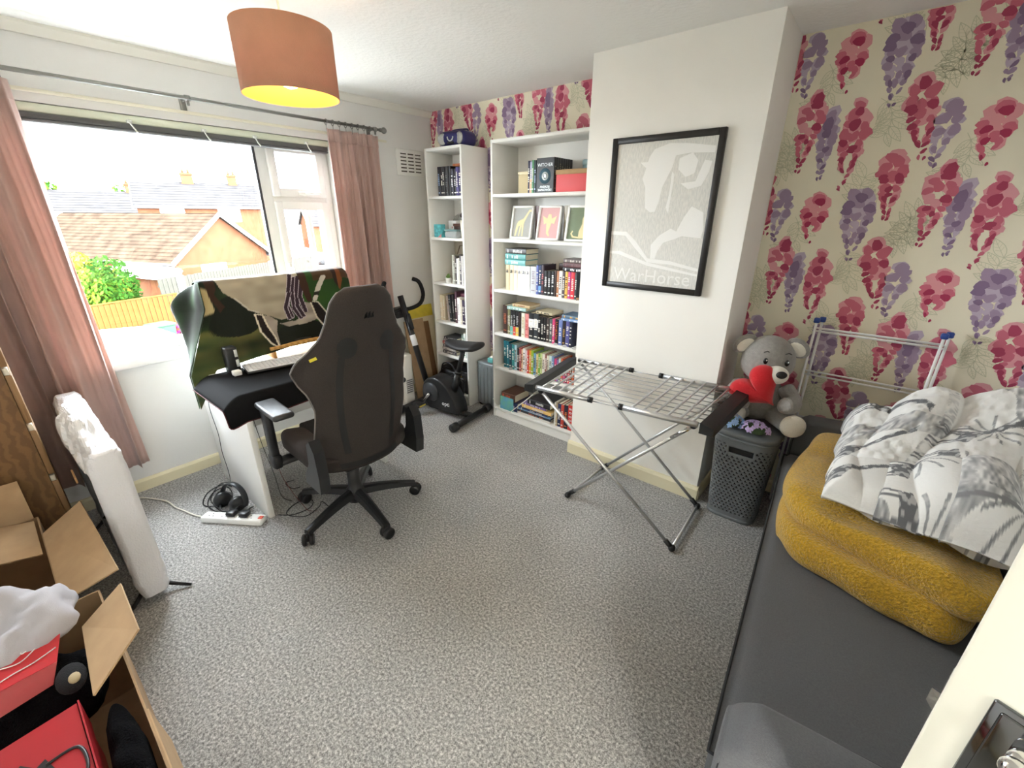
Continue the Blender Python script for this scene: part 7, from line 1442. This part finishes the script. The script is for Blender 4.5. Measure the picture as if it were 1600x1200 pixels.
b = MB(); b.ball((0.78, -2.63, 0.72), 0.27, 0.042, 0.13, 40, 28, fn=crump); b.sm = [False]*len(b.f); b.build('crumpled_wrap', mat('crinkled_white_plastic', (238, 236, 236), 0.3, noise=(14, 0.06)), tv)
b = MB(); b.box(0.87, 0.955, -2.6915, -2.690+0.004, 0.60, 0.625, 0, TR((0, 0, 0), (0, 0, 0))); b.build('tape', mat('brown_tape', (176, 132, 84), 0.4), tv)
for x in (0.97, 0.21):
    for s, tip in ((1, -2.485), (-1, -2.715)):
        MB().tube([(x, -2.60, 0.065), (x+0.05, (tip-2.60)/2, 0.03), (x+0.10, tip, 0.008)], [0.012, 0.011, 0.008], 4).build('foot', M_BLACK, tv)
# ---- open cardboard boxes
M_CIN = mat('cardboard_inside', (186, 156, 120), 0.9, noise=(18, 0.06))
def panel(name, parent, P, m, t=0.005):
    b = MB(); b.add(P, [tuple(range(len(P)))]); o = b.build(name, m, parent); md = o.modifiers.new('t', 'SOLIDIFY'); md.thickness = t; md.offset = 0; return o
def open_box(label, x0, x1, y0, y1, z1, flaps, m=M_CARD, grp='boxes beside the chest'):
    r = thing('cardboard_box', label, 'box', ((x0+x1)/2, (y0+y1)/2, 0), group=grp)
    panel('wall', r, [(x0, y0, 0), (x1, y0, 0), (x1, y0, z1), (x0, y0, z1)], m); panel('wall', r, [(x0, y1, 0), (x1, y1, 0), (x1, y1, z1), (x0, y1, z1)], m)
    panel('wall', r, [(x0, y0, 0), (x0, y1, 0), (x0, y1, z1), (x0, y0, z1)], m); panel('wall', r, [(x1, y0, 0), (x1, y1, 0), (x1, y1, z1), (x1, y0, z1)], m); panel('bottom', r, [(x0, y0, 0.003), (x1, y0, 0.003), (x1, y1, 0.003), (x0, y1, 0.003)], m)
    for P in flaps: panel('flap', r, P, M_CIN)
    return r
boxA = open_box('open cardboard box with raised flaps in front of the chest', 0.70, 1.36, -3.25, -2.83, 0.40, [
    [(0.86, -2.828, 0.40), (1.36, -2.828, 0.40), (1.43, -2.685, 0.475), (0.88, -2.70, 0.49)],
    [(0.70, -2.84, 0.40), (0.70, -3.24, 0.40), (0.60+0.06, -3.24, 0.56), (0.60+0.06, -2.84, 0.56)],
    [(0.92, -3.246, 0.40), (1.30, -3.246, 0.40), (1.30, -3.27, 0.58), (0.92, -3.27, 0.58)], [(0.74, -2.842, 0.405), (1.02, -2.842, 0.405), (1.0, -3.16, 0.47), (0.72, -3.16, 0.47)]])
boxB = open_box('big open cardboard box holding clothes and a red box', 1.44, 2.36, -3.25, -2.745, 0.44, [
    [(1.60, -2.80, 0.455), (1.90, -2.815, 0.475), (1.845, -2.70, 0.545), (1.60, -2.695, 0.535)],
    [(2.00, -2.742, 0.44), (2.36, -2.742, 0.44), (2.34, -2.728, 0.30), (2.00, -2.728, 0.30)]])
def lump(name, label, cat, c, rx, ry, rz, m, seed, fr=9, am=0.6, sm=True, squash=0.0):
    r = thing(name, label, cat, (c[0], c[1], c[2]-rz))
    def fn(p): d = p-Vector(c); k = 1+am*(vnoise(p.x*fr+seed, p.y*fr, seed)-0.5)+am*0.5*(vnoise(p.x*fr*2.3, p.y*fr*2.3, seed+1)-0.5); return Vector(c)+Vector((d.x*(1+0.3*(k-1)), d.y*(1+0.3*(k-1)), d.z*k if d.z > 0 else d.z*0.8))
    MB().ball(c, rx, ry, rz, 44, 26, fn=fn).build('cloth', m, r); return r
lump('shirt', 'crumpled pale grey shirt heaped between the two boxes', 'clothing', (1.51, -2.93, 0.50), 0.15, 0.15, 0.06, mat('pale_grey_jersey', (186, 184, 190), 0.9, bump=(500, 0.2)), 6, 13, 1.2)
lump('fleece_jacket', 'black fleece clothing stuffed into the big box', 'clothing', (1.70, -2.915, 0.365), 0.15, 0.135, 0.085, mat('black_fleece_cloth', (13, 12, 14), 1.0, spec=0.1, bump=(220, 0.8)), 3, 11, 0.7)
rl = thing('shoe_box_lid', 'bright red cardboard lid with white scribbled lettering', 'box lid', (1.65, -2.9, 0.46)); M_RED = mat('red_card_gloss', (196, 40, 48), 0.35); M_REDD = mat('dark_red_card', (168, 24, 34), 0.4)
lp = [Vector((1.58, -3.02, 0.525)), Vector((1.61, -2.832, 0.505)), Vector((1.725, -2.858, 0.485)), Vector((1.745, -3.02, 0.50))]
panel('top', rl, lp, M_RED, 0.003); panel('lip', rl, [lp[2], lp[3], lp[3]+Vector((0.03, 0, -0.05)), lp[2]+Vector((0.025, -0.02, -0.04))], M_REDD, 0.003)
nn = (lp[1]-lp[0]).cross(lp[2]-lp[1]).normalized(); nn = nn if nn.z > 0 else -nn
Q = lambda a, b_: lp[0]*(1-a)*(1-b_)+lp[1]*a*(1-b_)+lp[3]*(1-a)*b_+lp[2]*a*b_+nn*0.003
for w_ in ([(0.05, 0.75), (0.3, 0.55), (0.6, 0.6), (0.8, 0.35), (0.95, 0.3)], [(0.45, 0.3), (0.6, 0.22), (0.62, 0.42), (0.75, 0.28)], [(0.2, 0.9), (0.5, 0.8), (0.75, 0.75), (0.97, 0.62)]): MB().tube(bez([Q(a, b_) for a, b_ in w_], 6), 0.0016, 5).build('lettering', mat('print_white', (246, 246, 244)), rl)
# red picture box in the front of the big box
rx = thing('product_box', 'red box printed with a grey hand tool, standing inside the big box', 'box', (2.1, -2.98, 0.25))
tp = [Vector((1.88, -3.2, 0.45)), Vector((1.89, -2.845, 0.475)), Vector((2.31, -2.84, 0.475)), Vector((2.31, -3.2, 0.45))]
def hexa(top, h, name, par, m):
    b = MB(); bt = [p-Vector((0, 0, h)) for p in top]; b.add([tuple(p) for p in top+bt], [(0, 1, 2, 3)[::-1], (4, 5, 6, 7), (0, 4, 5, 1)[::-1], (1, 5, 6, 2)[::-1], (2, 6, 7, 3)[::-1], (3, 7, 4, 0)[::-1]]); return b.build(name, m, par)
hexa(tp, 0.2, 'carton', rx, M_REDD)
Q2 = lambda a, b_, h=0.0012: tp[0]*(1-a)*(1-b_)+tp[1]*a*(1-b_)+tp[3]*(1-a)*b_+tp[2]*a*b_+Vector((0, 0, h))
def flat(P, m, n, h=0.0012): b = MB(); b.add([tuple(Q2(a, c, h)) for a, c in P], [tuple(range(len(P)))]); b.build(n, m, rx)
G1, G2 = mat('print_tool_grey', (118, 120, 120), 0.4), mat('print_tool_black', (30, 30, 32), 0.4)
flat([(0.30, 0.62), (0.72, 0.30), (0.80, 0.40), (0.38, 0.80)], G1, 'printed_tool'); flat([(0.26, 0.52), (0.72, 0.18), (0.78, 0.26), (0.30, 0.62)], G2, 'printed_tool'); flat([(0.70, 0.30), (0.82, 0.24), (0.88, 0.42), (0.78, 0.46)], G2, 'printed_tool', 0.0016); flat([(0.1, 0.55), (0.3, 0.5), (0.36, 0.85), (0.12, 0.9)], G2, 'printed_tool', 0.0014)
MB().tube(bez([Q2(0.82, 0.28), Q2(0.96, 0.30), Q2(0.97, 0.48), Q2(0.84, 0.56)], 6), 0.0035, 5).build('printed_cord', G2, rx)
panel('lid_edge', rx, [tuple(tp[1]+Vector((0.0, 0.004, 0.006))), tuple(tp[2]+Vector((0, 0.004, 0.006))), tuple(tp[2]+Vector((0, 0.004, -0.08))), tuple(tp[1]+Vector((0, 0.004, -0.08)))], M_REDD, 0.003)
lump('fur_throw', 'black furry throw squeezed between red box and box wall', 'blanket', (2.11, -2.793, 0.40), 0.215, 0.033, 0.075, mat('black_fur', (13, 12, 15), 1.0, spec=0.1, bump=(260, 1.0)), 8, 16, 0.5)
o = thing('slipper', 'beige and black knitted slipper lying on the black fleece', 'slipper', (1.79, -2.86, 0.45)); MB().ball((1.775, -2.845, 0.455), 0.05, 0.03, 0.022, 18, 12).build('upper', mat('black_knit', (22, 20, 24), 0.95, bump=(400, 0.6)), o); MB().ball((1.80, -2.838, 0.472), 0.018, 0.012, 0.008, 12, 8).build('patch', mat('beige_felt', (176, 160, 128), 0.9), o)
